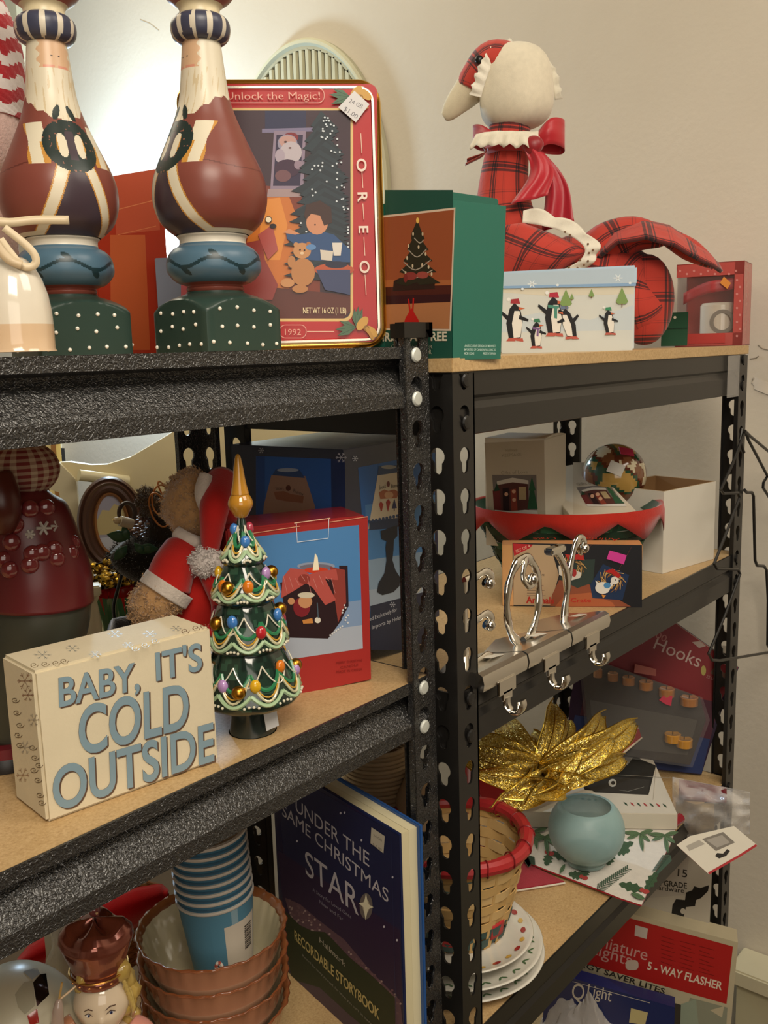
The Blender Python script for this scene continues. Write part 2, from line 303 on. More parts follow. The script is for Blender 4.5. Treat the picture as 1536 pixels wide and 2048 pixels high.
# ------------------------------------------------------------ printing on faces
_tx={}
def textmesh(s,size,bold=0,ext=0,font_w=1):
    k=(s,round(size,5),bold,ext)
    if k in _tx: return _tx[k]
    c=bpy.data.curves.new('lettering','FONT'); c.body=s; c.size=size; c.offset=bold*size; c.extrude=ext; c.resolution_u=5 if size>.015 else 2
    o=bpy.data.objects.new('lettering',c); me=bpy.data.meshes.new_from_object(o); bpy.data.objects.remove(o)
    vs=[q.co.copy() for q in me.vertices]; fs=[list(p.vertices) for p in me.polygons]
    wd=(max(q.x for q in vs)-min(q.x for q in vs)) if vs else 0
    _tx[k]=(vs,fs,wd,min((q.x for q in vs),default=0)); bpy.data.meshes.remove(me); return _tx[k]
class Print:                              # flat print on the plane of one face of a thing
    def __init__(s,I,o,n,a,step=.00003):   # I: world->local; o: point, n: outward normal, a: reading direction (world)
        s.I=I; s.o=V(o); s.n=V(n).normalized(); s.a=(V(a)-s.n*V(a).dot(s.n)).normalized(); s.b=s.n.cross(s.a); s.k=3; s.mb=MB(); s.st=step; s.last=None
    def w(s,u,v): d=ray(u,v); return CAM+d*((s.o-CAM).dot(s.n)/d.dot(s.n))
    def ab(s,u,v): q=s.w(u,v)-s.o; return q.dot(s.a),q.dot(s.b)
    def put(s,pts,fs,col,kind='p'):                 # pts in (a,b)
        s.k+=0 if (kind=='l' and s.last==(kind,col)) else 1; s.last=(kind,col); off=s.n*s.st*s.k
        s.mb.add([s.I@(s.o+s.a*x+s.b*y+off) for x,y in pts],fs,col)
    def poly(s,px,col): s.put([s.ab(u,v) for u,v in px],[tuple(range(len(px)))],col)
    def tri(s,pts,col):
        from mathutils.geometry import tessellate_polygon
        p=[s.ab(u,v) for u,v in pts]; t=tessellate_polygon([[V((x,y,0)) for x,y in p]])
        t=[tuple(q) if (V(p[q[1]])-V(p[q[0]])).cross(V(p[q[2]])-V(p[q[0]]))>0 else tuple(q)[::-1] for q in t]
        s.put(p,t,col)
    def disk(s,u,v,ru,rv,col,n=16,rot=0):
        c=math.cos(rot);q=math.sin(rot)
        s.poly([(u+ru*math.cos(t)*c-rv*math.sin(t)*q,v-ru*math.cos(t)*q-rv*math.sin(t)*c) for t in [2*math.pi*i/n for i in range(n)]],col)
    def dots(s,lst,ru,rv,col,n=8):
        pts=[];fs=[]
        for u,v in lst:
            k=len(pts); pts+=[s.ab(u+ru*math.cos(2*math.pi*i/n),v-rv*math.sin(2*math.pi*i/n)) for i in range(n)]; fs.append(tuple(range(k,k+n)))
        s.put(pts,fs,col)
    def line(s,px,w,col,closed=False):
        p=[V(s.ab(u,v)) for u,v in px]; n=len(p); L=[]
        for i in range(n):
            t=(p[(i+1)%n]-p[i-1]) if closed else (p[min(i+1,n-1)]-p[max(i-1,0)])
            if t.length<1e-9: t=V((1,0))
            t.normalize(); m=V((-t.y,t.x))*w/2; L.append((p[i]-m,p[i]+m))
        pts=[q for l in L for q in l]; fs=[(2*i,2*((i+1)%n),2*((i+1)%n)+1,2*i+1) for i in range(n if closed else n-1)]
        s.put([tuple(q) for q in pts],fs,col,'l')
    def text(s,t,p0,p1,h,col,bold=0,raise_=0,sidecol=None,asc=.7):
        # baseline from p0 to p1 (pixels); h letter (cap) height in px measured at the middle
        a0=V(s.ab(*p0)); a1=V(s.ab(*p1)); m=((p0[0]+p1[0])/2,(p0[1]+p1[1])/2); hh=(V(s.ab(*m))-V(s.ab(m[0],m[1]-h))).length
        d=a1-a0; vs,fs,wd,x0=textmesh(t,hh/asc,bold)
        if wd<=0: return
        k=d.length/wd; d.normalize(); e=V((-d.y,d.x)); s.k+=1
        pts=[a0+d*(q.x-x0)*k+e*q.y for q in vs]; off=s.n*s.st*s.k
        if raise_:
            n=len(pts); P=[s.I@(s.o+s.a*q.x+s.b*q.y+off) for q in pts]+[s.I@(s.o+s.a*q.x+s.b*q.y+off+s.n*raise_) for q in pts]
            ed={}
            for f in fs:
                for i in range(len(f)):
                    a,b=f[i],f[(i+1)%len(f)]; ed[(a,b)]=1
            sd=[(a,b,b+n,a+n) for a,b in ed if (b,a) not in ed]
            F=[tuple(x+n for x in f) for f in fs]; s.mb.add(P,F+sd,[lin(col)]*len(F)+[lin(sidecol or col)]*len(sd))
        else: s.mb.add([s.I@(s.o+s.a*q.x+s.b*q.y+off) for q in pts],[tuple(f) for f in fs],col)
    def build(s,parent,name='printed_artwork',mat=None,smooth=False): return s.mb.build(name,mat or paper,parent,smooth=smooth)
def slab3(o,n,px,th,col,I,mb=None,side=None):   # a board or card of thickness th whose face lies in a plane
    P_=Print(I,o,n,V((0,0,1)).cross(V(n)) if abs(V(n).z)<.9 else RT); mb=mb or MB()
    pts=[P_.ab(u,v) for u,v in px]; n_=len(pts)
    f=[P_.I@(P_.o+P_.a*x+P_.b*y) for x,y in pts]; b=[P_.I@(P_.o+P_.a*x+P_.b*y-P_.n*th) for x,y in pts]
    ar=sum(pts[i][0]*pts[(i+1)%n_][1]-pts[(i+1)%n_][0]*pts[i][1] for i in range(n_)); q=tuple(range(n_))
    if ar<0: q=q[::-1]
    fs=[q,tuple(i+n_ for i in q[::-1])]+[((q[i]),(q[i])+n_,(q[(i+1)%n_])+n_,(q[(i+1)%n_])) for i in range(n_)]
    mb.add(f+b,fs,[lin(col)]*2+[lin(side or col)]*n_); return mb
class Box:                                # an upright carton from its front-bottom corners
    def __init__(s,name,label,cat,p0,p1,depth,h,col,mat=None,r=.0008,tilt=0,group=None,body='body',top=None,flip=False):
        p0=V(p0);p1=V(p1); s.w=(p1-p0).length; x=(p1-p0).normalized(); y=V((0,0,1)).cross(x).normalized()*(-1 if flip else 1); z=x.cross(y)
        M=Matrix(((x.x,y.x,z.x,p0.x),(x.y,y.y,z.y,p0.y),(x.z,y.z,z.z,p0.z),(0,0,0,1)))@RX(tilt)
        s.M=M;s.I=M.inverted();s.d=depth;s.h=h; s.o=thing(name,label,cat,M=M,group=group); s.mat=mat or glossy
        s.body=None
        if body: s.body=MB().box((0,0,0),(s.w,depth,h),col,r=r).build(body,s.mat,s.o)
    def face(s,f,mat=None):
        R3=s.M.to_3x3(); X,Y,Z=R3@V((1,0,0)),R3@V((0,1,0)),R3@V((0,0,1))
        o,n,a={'front':((0,0,0),-Y,X),'left':((0,0,0),-X,-Y),'top':((0,0,s.h),Z,X),'right':((s.w,0,0),X,Y)}[f]
        return Print(s.I,s.M@V(o),n,a)
# ------------------------------------------------------------ room shell
FLZ=-1.5
def slab(name,a,b,mat,col='cfc5b3'): return struct(MB().box(a,b,col).build(name,mat,smooth=False))
wr=slab('wall_right',(.92,-3,FLZ),(1.0,3.4,1.25),wallm)
slab('wall_back',(-3,3.3,FLZ),(.92,3.4,1.25),wallm)
slab('wall_left',(-3.1,-3,FLZ),(-3,3.4,1.25),wallm)
slab('wall_front',(-3,-3.1,FLZ),(.92,-3,1.25),wallm)
slab('ceiling',(-3.1,-3.1,1.25),(1,3.4,1.35),matte,'d8d2c4')
slab('floor',(-3.1,-3.1,FLZ-.1),(1,3.4,FLZ),satin,'6f5b45')
# cracked, patched paint on the right wall: lifted flakes of plaster
ck=MB()
def crack(pts,w=.002,col='8d8373'):
    ps=[on(0,.9195,u,v) for u,v in pts]; ck.tube(ps,w*.5,col,5)
crack([(1500,718),(1512,716),(1517,712)],.002); crack([(1506,757),(1504,766),(1516,772),(1528,778),(1536,781)],.0022)
crack([(1516,690),(1524,697),(1536,700)],.0016); crack([(280,40),(300,48),(318,62)],.0016,'b9b4a8')
flk=MB().grid(lambda a,b:tuple(on(0,.9188-.0012*math.sin(a*3.1),1506+a*34+4*math.sin(b*9),752+b*26+a*14)),4,4,'d4cab9')
ck.join(flk); ck.build('paint_crack',matte,wr)
# cream ledge with its casing low on the right wall
lm=MB(); zl=-1.07; p=on(2,zl,1517,1959)
lm.box((p.x,-.9,zl-.03),(.92,.0235,zl),'c9bf9f',r=.003); lm.box((p.x+.012,-.9,FLZ),(.92,.012,zl-.03),'bdb492')
struct(lm.build('trim_1',satin))
# door casing far behind at the left
dm=MB(); a=on(0,.92,45,200); dm.box((.895,a.y-.05,FLZ),(.92,a.y+.02,1.2),'d8cfb0'); struct(dm.build('trim_2',satin))
# ------------------------------------------------------------ shelving units
PT=.0381; W=.7625; PW=.0345
def cell():
    h=PT/2; out=[]
    kx=PW*.52
    for i in range(15):
        t=math.radians(-52+284*i/14); out.append((kx+.0079*math.cos(t),.0042+.0079*math.sin(t)))
    for i in range(7):
        t=math.radians(180+180*i/6); out.append((kx+.0046*math.cos(t),-.0078+.0046*math.sin(t)))
    bm=bmesh.new(); L=[]
    for ring in (out,[(0,-h),(PW,-h),(PW,h),(0,h)]):
        vs=[bm.verts.new((a,b,0)) for a,b in ring]; L.append(vs)
        for i in range(len(vs)): bm.edges.new((vs[i],vs[(i+1)%len(vs)]))
    bmesh.ops.triangle_fill(bm,edges=bm.edges[:],use_beauty=True); bm.verts.index_update()
    V2=[(v.co.x,v.co.y) for v in bm.verts]; F=[[v.index for v in f.verts] for f in bm.faces]; nb=len(out); bm.free()
    return V2,F,nb
CV,CF,CN=cell()
def post_mesh(ztop,zbot,zh,t=.0022):
    mb=MB(); k0=math.floor((ztop-zh)/PT); zs=[zh+k*PT for k in range(k0,-60,-1) if zh+k*PT>zbot+PT/2]
    zs=[z for z in zs if z+PT/2<=ztop+.02]
    for ax in (0,1):
        for z in zs:
            vs=[];n=len(CV)
            for d in (0,t): vs+=[((a,d,min(z+b,ztop)) if ax==0 else (d,a,min(z+b,ztop))) for a,b in CV]
            fs=[f if ax==0 else f[::-1] for f in CF]+[[i+n for i in (f[::-1] if ax==0 else f)] for f in CF]
            fs+=[(i,(i+1)%CN,(i+1)%CN+n,i+n) if ax==1 else (i,i+n,(i+1)%CN+n,(i+1)%CN) for i in range(CN)]
            mb.add(vs,fs,'101010')
        top=zs[0]+PT/2; bot=zs[-1]-PT/2
        if top<ztop: mb.box((0,0,top),(PW,t,ztop) if ax==0 else (t,PW,ztop),'101010')
        mb.box((0,0,zbot),(PW,t,bot) if ax==0 else (t,PW,bot),'101010')
        # folded free edge
        if ax==0: mb.box((PW-t,0,zbot),(PW,.006,ztop),'101010')
        else: mb.box((0,PW-t,zbot),(.006,PW,ztop),'101010')
    return mb
def beam_mb(L,h,prof):
    vs=[];n=len(prof)
    for x in (0,L): vs+=[(x,y,z) for y,z in prof]
    fs=[(i,i+n,(i+1)%n+n,(i+1)%n) for i in range(n)]+[tuple(range(n)),tuple(range(2*n-1,n-1,-1))]
    return MB().add(vs,fs,'101010')
# profiles: (y,z) with outside at -y, top z=0
profA=[(0,0),(0,-.0100),(.0150,-.0125),(.0165,-.0155),(.0150,-.0185),(.0005,-.0370),(-.0015,-.0400),(-.0015,-.0525),(.002,-.0525),(.002,-.0405),(.018,-.0205),(.0195,-.0150),(.017,-.0105),(.0022,-.0085),(.0022,0)]
profB=[(0,0),(0,-.0215),(.003,-.0245),(.0035,-.0275),(0,-.034),(0,-.057),(.002,-.058),(.0022,-.034),(.006,-.027),(.0055,-.023),(.0022,-.020),(.0022,0)]
def unit(label,x0,y0,D,tops,ztop,zh,mat,prof,bth,over,Wd=W,cap=False,rivz=()):
    u=thing('shelving_unit',label,'shelf',(x0,y0,FLZ)); OZ=-FLZ
    pm=post_mesh(ztop+OZ,0,zh+OZ); first=None
    for (x,y,a) in ((0,0,0),(Wd,0,math.pi/2),(Wd,D,math.pi),(0,D,-math.pi/2)):
        if first is None: o=pm.build('post',mat,u,smooth=False); first=o
        else: o=first.copy(); COL.objects.link(o); o.parent=u
        o.location=(x,y,0); o.rotation_euler=(0,0,a)
        if cap:
            c=MB().box((-.003,-.003,ztop+OZ-.010),(PW+.003,.007,ztop+OZ+.003),'1d1b18').box((-.003,-.003,ztop+OZ-.010),(.007,PW+.003,ztop+OZ+.003),'1d1b18').build('post_cap',plast,o)
        # foot
        MB().box((-.003,-.003,0),(PW+.004,PW+.004,.006),'1a1816').build('foot',plast,o)
    bf=None;bs=None
    for zt in tops:
        z=zt+OZ
        for (x,y,a,L) in ((.0025,.0026,0,Wd-.005),(Wd-.0025,D-.0026,math.pi,Wd-.005)):
            if bf is None: bf=beam_mb(L,0,prof).build('beam',mat,u,smooth=False); o=bf
            else: o=bf.copy(); COL.objects.link(o); o.parent=u
            o.location=(x,y,z); o.rotation_euler=(0,0,a)
        for (x,y,a) in ((Wd-.0026,.0025,math.pi/2),(.0026,D-.0025,-math.pi/2)):
            if bs is None: bs=beam_mb(D-.005,0,prof).build('side_beam',mat,u,smooth=False); o=bs
            else: o=bs.copy(); COL.objects.link(o); o.parent=u
            o.location=(x,y,z); o.rotation_euler=(0,0,a)
        if over and zt==tops[0]: b=MB().box((-.001,-.001,z+.0005),(Wd+.001,D+.001,z+.0005+bth),'c9aa7b',r=.0006)
        else: b=MB().box((.004,.0055,z-bth),(Wd-.004,D-.0055,z),'c9aa7b')
        b.build('shelf_board',board,u,smooth=False)
        for q in (rivz if rivz else (-.0075,-.0455)):
            for x in ((PW*.56,0),(Wd-PW*.56,0)):
                MB().lathe([(.0066,0),(.0066,.0012),(.0052,.0024),(.0003,.0028)],'d6dad2' if cap else '1a1918',16,M=T(x[0],-.0004,z+q)@RX(math.pi/2)).build('rivet',zinc if cap else plast,u)
    return u
ZA=(.0248,-.2795,-.6600,-1.15); ZB=(.0007,-.3010,-.6748,-1.16)
uA=unit('black hammertone steel shelving unit on the left with silver rivets on its post',-.0103-W,.0183,.3217,ZA,.0425,-.0515,hammer,profA,.010,False,cap=True)
uB=unit('smooth black steel shelving unit on the right with an overhanging particle board top',0,0,.3097,ZB,-.0005,-.079,enamel,profB,.0125,True)
# ------------------------------------------------------------ top level, left unit
zA=ZA[0]+.0004; zB=ZB[0]+.0005+.0125
def smooth_prof(pr,n):
    out=[];m=len(pr)
    for i in range(n+1):
        t=i/n*(m-1); k=min(int(t),m-2); f=t-k
        p=[pr[max(0,min(m-1,j))] for j in (k-1,k,k+1,k+2)]
        out.append(tuple(.5*((2*p[1][q])+(-p[0][q]+p[2][q])*f+(2*p[0][q]-5*p[1][q]+4*p[2][q]-p[3][q])*f*f+(-p[0][q]+3*p[1][q]-3*p[2][q]+p[3][q])*f**3) for q in (0,1,2)))
    return out
S2=.405e-3
def santa_mesh(fr):
    M=MB(); ax=lambda v:V((fr.p(427-.04*(560-v),v)[0],fr.p(427,v)[1]))
    def pr(pts): return [((u-(427+.044*(v-520)))*S2,fr.p(427,v)[1],v) for u,v in pts]
    body=smooth_prof(pr([(496,472),(508,462),(522,445),(530,420),(532,395),(528,365),(517,335),(503,305),(487,270),(472,235),(461,200),(455,165),(450,130),(446,100),(444,88),(442,60),(444,40),(443,22),(450,12),(464,0),(474,-18),(476,-45),(466,-75),(448,-95),(425,-105),(398,-112)]),340)
    body=[(max(.001,a),b,c) for a,b,c in body]
    cream='d6cdb6';skin='cda987';coat='7b4238';green='1e2c29';purp='41343c';gold='c08a3c'
    n=400; vs=[];fs=[];cs=[];
    def paint(t,v,rp):
        x=rp*t; ax=abs(x)
        if v<14: return '96584c' if v>-75 else 'e0d9c8'
        if v<34: return 'd8caa6'
        if v<92: return skin if abs(t)<.85 else cream
        if v<148:
            if 141<v<147 and 3<ax<24: return 'cf8f78'
            if 121<v<125 and 5<ax<8.5: return '3a2c26'
            return skin if abs(t)<.8+.1*math.sin(v*.3) else cream
        bl=256-52*min(1,abs(t)/1.5)**1.2+3*math.sin(t*13)
        lf=((x+16)*.5+(v-246)*.9,(v-246)*.45-(x+16)*.9)
        for sx in (-1,1):
            dx,dv=(x-sx*14),(v-238); a=dx*.35*sx+dv*.94; b_=dx*.94*sx-dv*.35
            if (a/17)**2+(b_/6)**2<1: return green
        r=math.hypot(x/52,(v-306)/54); ri=math.hypot(x/25,(v-306)/30)
        if ax<8 and ri<1: return purp
        if math.hypot((ax-17)/10,(v-306)/25)<1: return gold if ax>24 else cream
        if r<1:
            return '8a5a48' if noise.noise(V((x*.15,v*.15,3)))>.52 else green
        if v<bl: return cream if noise.noise(V((x*.22,v*.02,1)))<.32 else 'c9b896'
        if 258<v<344 and 44<ax<82+4*math.sin(v*.08): return gold if ax<56 and v>300 or ax>79 else cream
        if v>344:
            c=12+(v-344)*.36; 
            if v>466-.0*ax and ax>c: return cream if v<474 else gold
            if ax<c-3: return purp
            if ax<c: return gold
            if ax<c+21: return cream
            if ax<c+24: return gold
        if abs(v-(338+14*math.sin(min(1.6,max(0,(ax-80)/60)))))<1.2 and ax>82: return '5f2c25'
        return coat
    for j,(r,z,v) in enumerate(body):
        for i in range(n): 
            a=2*math.pi*i/n; vs.append((math.sin(a)*r,-math.cos(a)*r,z))
    for j in range(len(body)-1):
        r,z,v=body[j]
        for i in range(n):
            t=2*math.pi*(i+.5)/n; t=t-2*math.pi if t>math.pi else t
            fs.append((j*n+i,j*n+(i+1)%n,(j+1)*n+(i+1)%n,(j+1)*n+i)); cs.append(lin(paint(t,v,r/S2)))
    M.add(vs,fs,cs); return M,pr
def santa(u,s,phi,label,src=None):
    fr=Fr(u,s,zA,phi)
    if src:
        r=src.copy(); COL.objects.link(r); r.matrix_world=fr.M; r['label']=label
        for c in src.children: d=c.copy(); COL.objects.link(d); d.parent=r
        return r
    fr0=Fr(u,s,zA); t=thing('wooden_santa',label,'figurine',M=fr.M,group='painted wooden santas'); M,pr=santa_mesh(fr0)
    M.build('body',satin,t,ang=1.2)
    zz=lambda v:fr0.p(427,v)[1]
    # collar ring with pale petals
    def rc(a,z):
        k=(a*11/(2*math.pi))%1; return 'cfc6b4' if abs(k-.5)<.10+.08*math.sin(min(1,max(0,(z-zz(90))/(zz(33)-zz(90))))*3.14) else '3f4154'
    rg=smooth_prof([(a,b,0) for a,b,_ in pr([(440,90),(452,87),(460,78),(463,62),(460,46),(450,36),(440,33)])],16)
    MB().lathe([(a,b) for a,b,_ in rg],lambda a,z:rc(a,z),96).build('collar',satin,t)
    # blue cushion with painted vine
    tp=smooth_prof(pr([(482,586),(486,578),(484,572),(502,565),(514,553),(520,538),(516,515),(505,500),(492,492),(490,480),(494,474),(490,470)]),110)
    def tc(a,v):
        if v>568: return '8c4a3e'
        if v<490: return 'd9d2c2'
        x=a*90; w=532+9*math.sin(a*5)
        if abs(v-w)<3.6: return '1c343c'
        for k in range(10):
            ca=(k+.5)*math.pi/5; cv=532+(-17 if k%2 else 16); da=(a-ca)*90
            p=da*.8+(v-cv)*.6; q=-da*.6+(v-cv)*.8
            if (p/12)**2+(q/5.5)**2<1: return '1c343c'
        return '4c6a7e'
    mb=MB();vs=[];fs=[];cs=[];n=360
    for r,z,v in tp:
        for i in range(n): a=2*math.pi*i/n; vs.append((math.sin(a)*r,-math.cos(a)*r,z))
    for j in range(len(tp)-1):
        for i in range(n): fs.append((j*n+i,j*n+(i+1)%n,(j+1)*n+(i+1)%n,(j+1)*n+i)); cs.append(lin(tc(2*math.pi*(i+.5)/n,tp[j][2])))
    mb.add(vs,fs,cs); mb.build('cushion',satin,t,ang=1.2)
    # square polka dot base: square block cut by a dome
    h=zz(584); A=.0372; mb=MB()
    def rd(z): q=z/h; return .060*math.sqrt(max(0,1-max(0,(q-.10)/.92)**2.6)) if q<1 else .022
    def bp(a,b):
        z=h*b; th=a*2*math.pi; c=max(abs(math.cos(th)),abs(math.sin(th))); sq=A/c; sq=min(sq,A*1.36); r=min(sq,max(rd(z),.023)); return (math.sin(th)*r,-math.cos(th)*r,z)
    mb.grid(bp,96,40,'2d4039'); mb.build('base_block',satin,t,ang=.7)
    db=MB()
    for f in range(4):
        c,q=math.cos(f*math.pi/2),math.sin(f*math.pi/2)
        for row,(zf,n_) in enumerate([(.16,5),(.50,4),(.84,4)]):
            for i in range(n_):
                x=(i-(n_-1)/2)*.0155+R.uniform(-.0015,.0015); z=h*zf*.80+R.uniform(-.002,.002)
                if rd(z)<math.hypot(A,x)+.001: continue
                db.ball((x*c+A*q,x*q-A*c,z),.0016,'e8e4d8',8)
    db.build('polka_dots',satin,t)
    return t
s2=santa(438,.405e-3,math.radians(-54),'painted wooden Santa on a polka dot base, turned left, in front of the framed-picture tin')
s1=santa(145,.400e-3,math.radians(20),'painted wooden Santa facing forward behind the white ceramic dome, left of its twin',s2)
# ---- tin with Christmas Eve picture
ft=Fr(560,.466e-3,zA); TM=ft.M; tn=thing('cookie_tin','tall red and gold cookie tin with a Christmas Eve picture on its lid','tin',M=TM)
def rrect(x0,z0,x1,z1,r,n=8):
    o=[]
    for cx,cz,a0 in ((x1-r,z0+r,-90),(x1-r,z1-r,0),(x0+r,z1-r,90),(x0+r,z0+r,180)):
        for i in range(n+1): a=math.radians(a0+90*i/n); o.append((cx+r*math.cos(a),cz+r*math.sin(a)))
    return o
xl,zt=ft.p(350,158); xr,_=ft.p(765,158); xr2,zb=ft.p(770,697); zb=0
mb=MB(); rings=[(0,.050,.0),(0,.012,.0),(.0,.006,.0035),(-.0,.0022,.0045),(.0,0,.007),(0,-.0008,.010)]
x0,x1=xl,(xr+xr2)/2
mb.prism(rrect(x0+.002,0.002,x1-.002,zt-.002,.017),.028,'8d8a86',M=T(0,.006,0))
mb.build('body',tinm,tn)
lid=MB()
def ringpts(ins,r): return rrect(x0+ins,zb+ins,x1-ins,zt-ins,max(.004,r-ins))
seq=[(.0,.020,'c9952f'),(.0,.006,'c9952f'),(.001,.0045,'e0b04c'),(.003,.0035,'8c5a16'),(.0045,.0045,'e6ba58'),(.0065,.003,'d8cfc0'),(.0085,.003,'d8cfc0'),(.0095,.0035,'9c1f22')]
prev=None
for ins,y,c in seq:
    pts=[(a,y-.005,b) for a,b in ringpts(ins,.020)]
    if prev:
        n=len(pts); lid.add(prev+pts,[(i,(i+1)%n,(i+1)%n+n,i+n) for i in range(n)],c)
    prev=pts
lid.add(prev,[tuple(range(len(prev)))],'b02a26'); lid.build('lid',tinm,tn)
P=Print(TM.inverted(),TM@V((0,-.0015,0)),TM.to_3x3()@V((0,-1,0)),TM.to_3x3()@V((1,0,0)))
def rpx(u0,v0,u1,v1,r,n=6):
    o=[]
    for cx,cv,a0 in ((u1-r,v1-r,-90),(u1-r,v0+r,0),(u0+r,v0+r,90),(u0+r,v1-r,180)):
        for i in range(n+1): a=math.radians(a0+90*i/n); o.append((cx+r*math.cos(a),cv-r*math.sin(a)))
    return o
P.poly(rpx(362,168,754,684,16),'b3282a')
P.poly(rpx(392,216,706,643,18),'d9b978'); P.poly(rpx(396,221,701,637,15),'3a2630')
P.poly([(396,500),(520,370),(600,380),(640,520),(640,636),(410,636)],'7a3420')
P.poly([(520,395),(575,385),(600,450),(575,600),(470,610),(500,450)],'c4702c'); P.poly([(525,400),(560,395),(575,450),(560,520),(515,520)],'d98a3a')
P.poly([(396,560),(701,590),(701,622),(686,637),(410,637),(396,622)],'5a2a20')
P.poly([(530,222),(612,222),(612,262),(530,262)],'272a4a'); P.poly([(524,258),(634,255),(634,263),(524,266)],'77708e')
P.poly([(548,262),(612,262),(606,388),(540,388)],'8a7a8e'); P.poly([(553,270),(606,270),(600,372),(546,372)],'2c2140')
P.poly([(536,378),(606,378),(602,394),(534,394)],'a08a8c')
# santa at the window
P.disk(582,275,15,10,'7a2028'); P.disk(575,287,20,18,'8f8aa0'); P.disk(575,283,17,12,'b89088'); P.disk(582,305,22,22,'b7adb4'); P.disk(560,312,10,14,'a79aa8'); P.disk(575,337,26,18,'3a1f38'); P.disk(566,352,16,12,'6f4a50'); P.disk(597,330,9,9,'8f7c8c')
P.disk(571,284,3,2,'4a2a28'); P.disk(580,296,3,1.6,'5c2c2c')
# christmas tree of many boughs
bo=[]
for k in range(40):
    t=k/39; cx=642+8*math.sin(k); w=26+62*t; v=236+300*t
    P.put([P.ab(cx-w*(.8+.2*math.sin(k*2.3)),v+16),P.ab(cx,v-14),P.ab(min(700,cx+w*(.9+.1*math.sin(k*1.7))),v+12),P.ab(cx,v+30)][::-1],[(0,1,2,3)],'1c2b30' if k%2 else '24333a') if False else P.tri([(max(566,cx-w*(.8+.2*math.sin(k*2.3))),v+16),(cx,v+26),(min(699,cx+w),v+12),(cx,v-14)],'1c2830' if k%2 else '23323a')
P.dots([(660+R.uniform(-26,34)*1.1*(v-200)/180 if False else max(600,min(696,655+R.uniform(-1,1)*(v-190)*.22)),v) for v in [R.uniform(236,500) for _ in range(60)]],2,2,'cdd6dc')
# child in blue, bear, table and milk, armchair
P.tri([(572,466),(600,470),(640,462),(668,470),(700,500),(700,525),(610,520),(604,500),(574,478)],'274a78'); P.tri([(590,470),(566,466),(578,458),(600,468)],'c98a62')
P.disk(634,446,22,24,'c88a66'); P.tri([(608,432),(612,410),(640,402),(662,416),(664,446),(648,452),(640,432),(622,428),(612,440)],'3a2018')
P.dots([(630,450)],1.6,2,'3a1c14')
P.poly([(396,520),(420,500),(524,480),(530,520),(556,570),(545,600),(480,600),(396,560)],'8e3a34')
P.tri([(516,470),(545,450),(556,500),(536,520)],'a8504a'); P.disk(604,502,18,16,'c08a58'); P.disk(592,490,5,5,'c08a58'); P.disk(617,489,5,5,'a86c3c'); P.disk(606,545,24,28,'b47c4a'); P.disk(575,566,14,9,'c08a58'); P.disk(600,578,16,8,'b47c4a'); P.disk(583,524,8,12,'b47c4a'); P.disk(622,495,10,6,'5a86b8')
P.dots([(600,500),(609,501)],1.8,1.8,'24140e'); P.disk(604,507,4,3,'e0c29a')
P.disk(668,540,40,13,'b4522e'); P.tri([(632,540),(650,580),(700,590),(700,540)],'3a4468'); P.disk(672,530,22,7,'1e2038'); P.poly([(664,486),(684,486),(681,512),(667,512)],'d8d2c8'); P.poly([(640,500),(666,503),(664,522),(642,520)],'cfc6b8')
P.disk(537,440,7,7,'2a1c14'); P.disk(537,440,5.5,5.5,'e8dcc0'); P.disk(546,453,7,5,'241a1c')
# borders, lettering and greenery
P.line(rpx(432,178,648,207,12),.0006,'dba79a',closed=True)
P.text('Unlock the Magic!',(452,201),(640,200),15,'e0a898'); P.text('NET WT 16 OZ (1 LB)',(606,627),(692,627),12,'e8d9b0',.01)
P.line(rpx(560,650,612,676,11),.0006,'dba79a',closed=True); P.text('1992',(570,670),(602,670),12,'e0a898')
P.line([(614,663),(668,663)],.0006,'e8cdb8')
for v0,v1 in ((268,308),(342,377),(408,440),(475,512),(550,590)):
    P.line([(721+(v0-268)*.03,v0),(722+(v1-268)*.03,v1)],.0006,'e8cdb8')
for ch,v in (('O',328),('R',394),('E',461),('O',531)):
    fr_=(721+(v-268)*.03)
    vs,fs,wd,xx=textmesh(ch,1,.02); a0=V(P.ab(fr_-1,v)); P.k+=1
    # letters turned on their side, reading downward
    P.mb.add([P.I@(P.o+P.a*(a0.x-.004+q.y*.0125)+P.b*(a0.y+.0045-q.x*.0145)+P.n*P.st*P.k) for q in vs],fs and [tuple(f) for f in fs],'e8d6c8')
for (cu,cv,dirs) in ((700,195,((-1,-.1),(-.9,.35),(-.8,-.35),(.1,1),(.35,.9),(.6,-.1))),(712,655,((-1,.1),(-.8,-.3),(-.9,.4),(.1,-1),(.3,-.9),(-.1,-.9)))):
    for dx,dv in dirs:
        L_=42; px_,pv=-dv,dx
        P.tri([(cu,cv),(cu+dx*L_*.5+px_*7,cv+dv*L_*.5+pv*7),(cu+dx*L_,cv+dv*L_),(cu+dx*L_*.5-px_*7,cv+dv*L_*.5-pv*7)],'4a6a50'); P.line([(cu,cv),(cu+dx*L_,cv+dv*L_)],.0004,'2c4434')
    P.disk(cu+12,cv-8,16,9,'c89a48',rot=.9); P.disk(cu+30,cv-4 if cv<400 else cv+8,15,8,'c89a48',rot=-.7); P.disk(cu+20,cv+2,6,6,'8a6420'); P.line([(cu+20,cv),(cu+34,cv+24)],.003,'b88a3c')
P.tri([(708,184),(738,211),(711,247),(676,217)],'d4d2d2'); P.text('24 GB',(697,207),(723,220),9,'6c6a70'); P.text('$1.00',(686,222),(712,240),9,'6c6a70')
P.build(tn,mat=glossy)
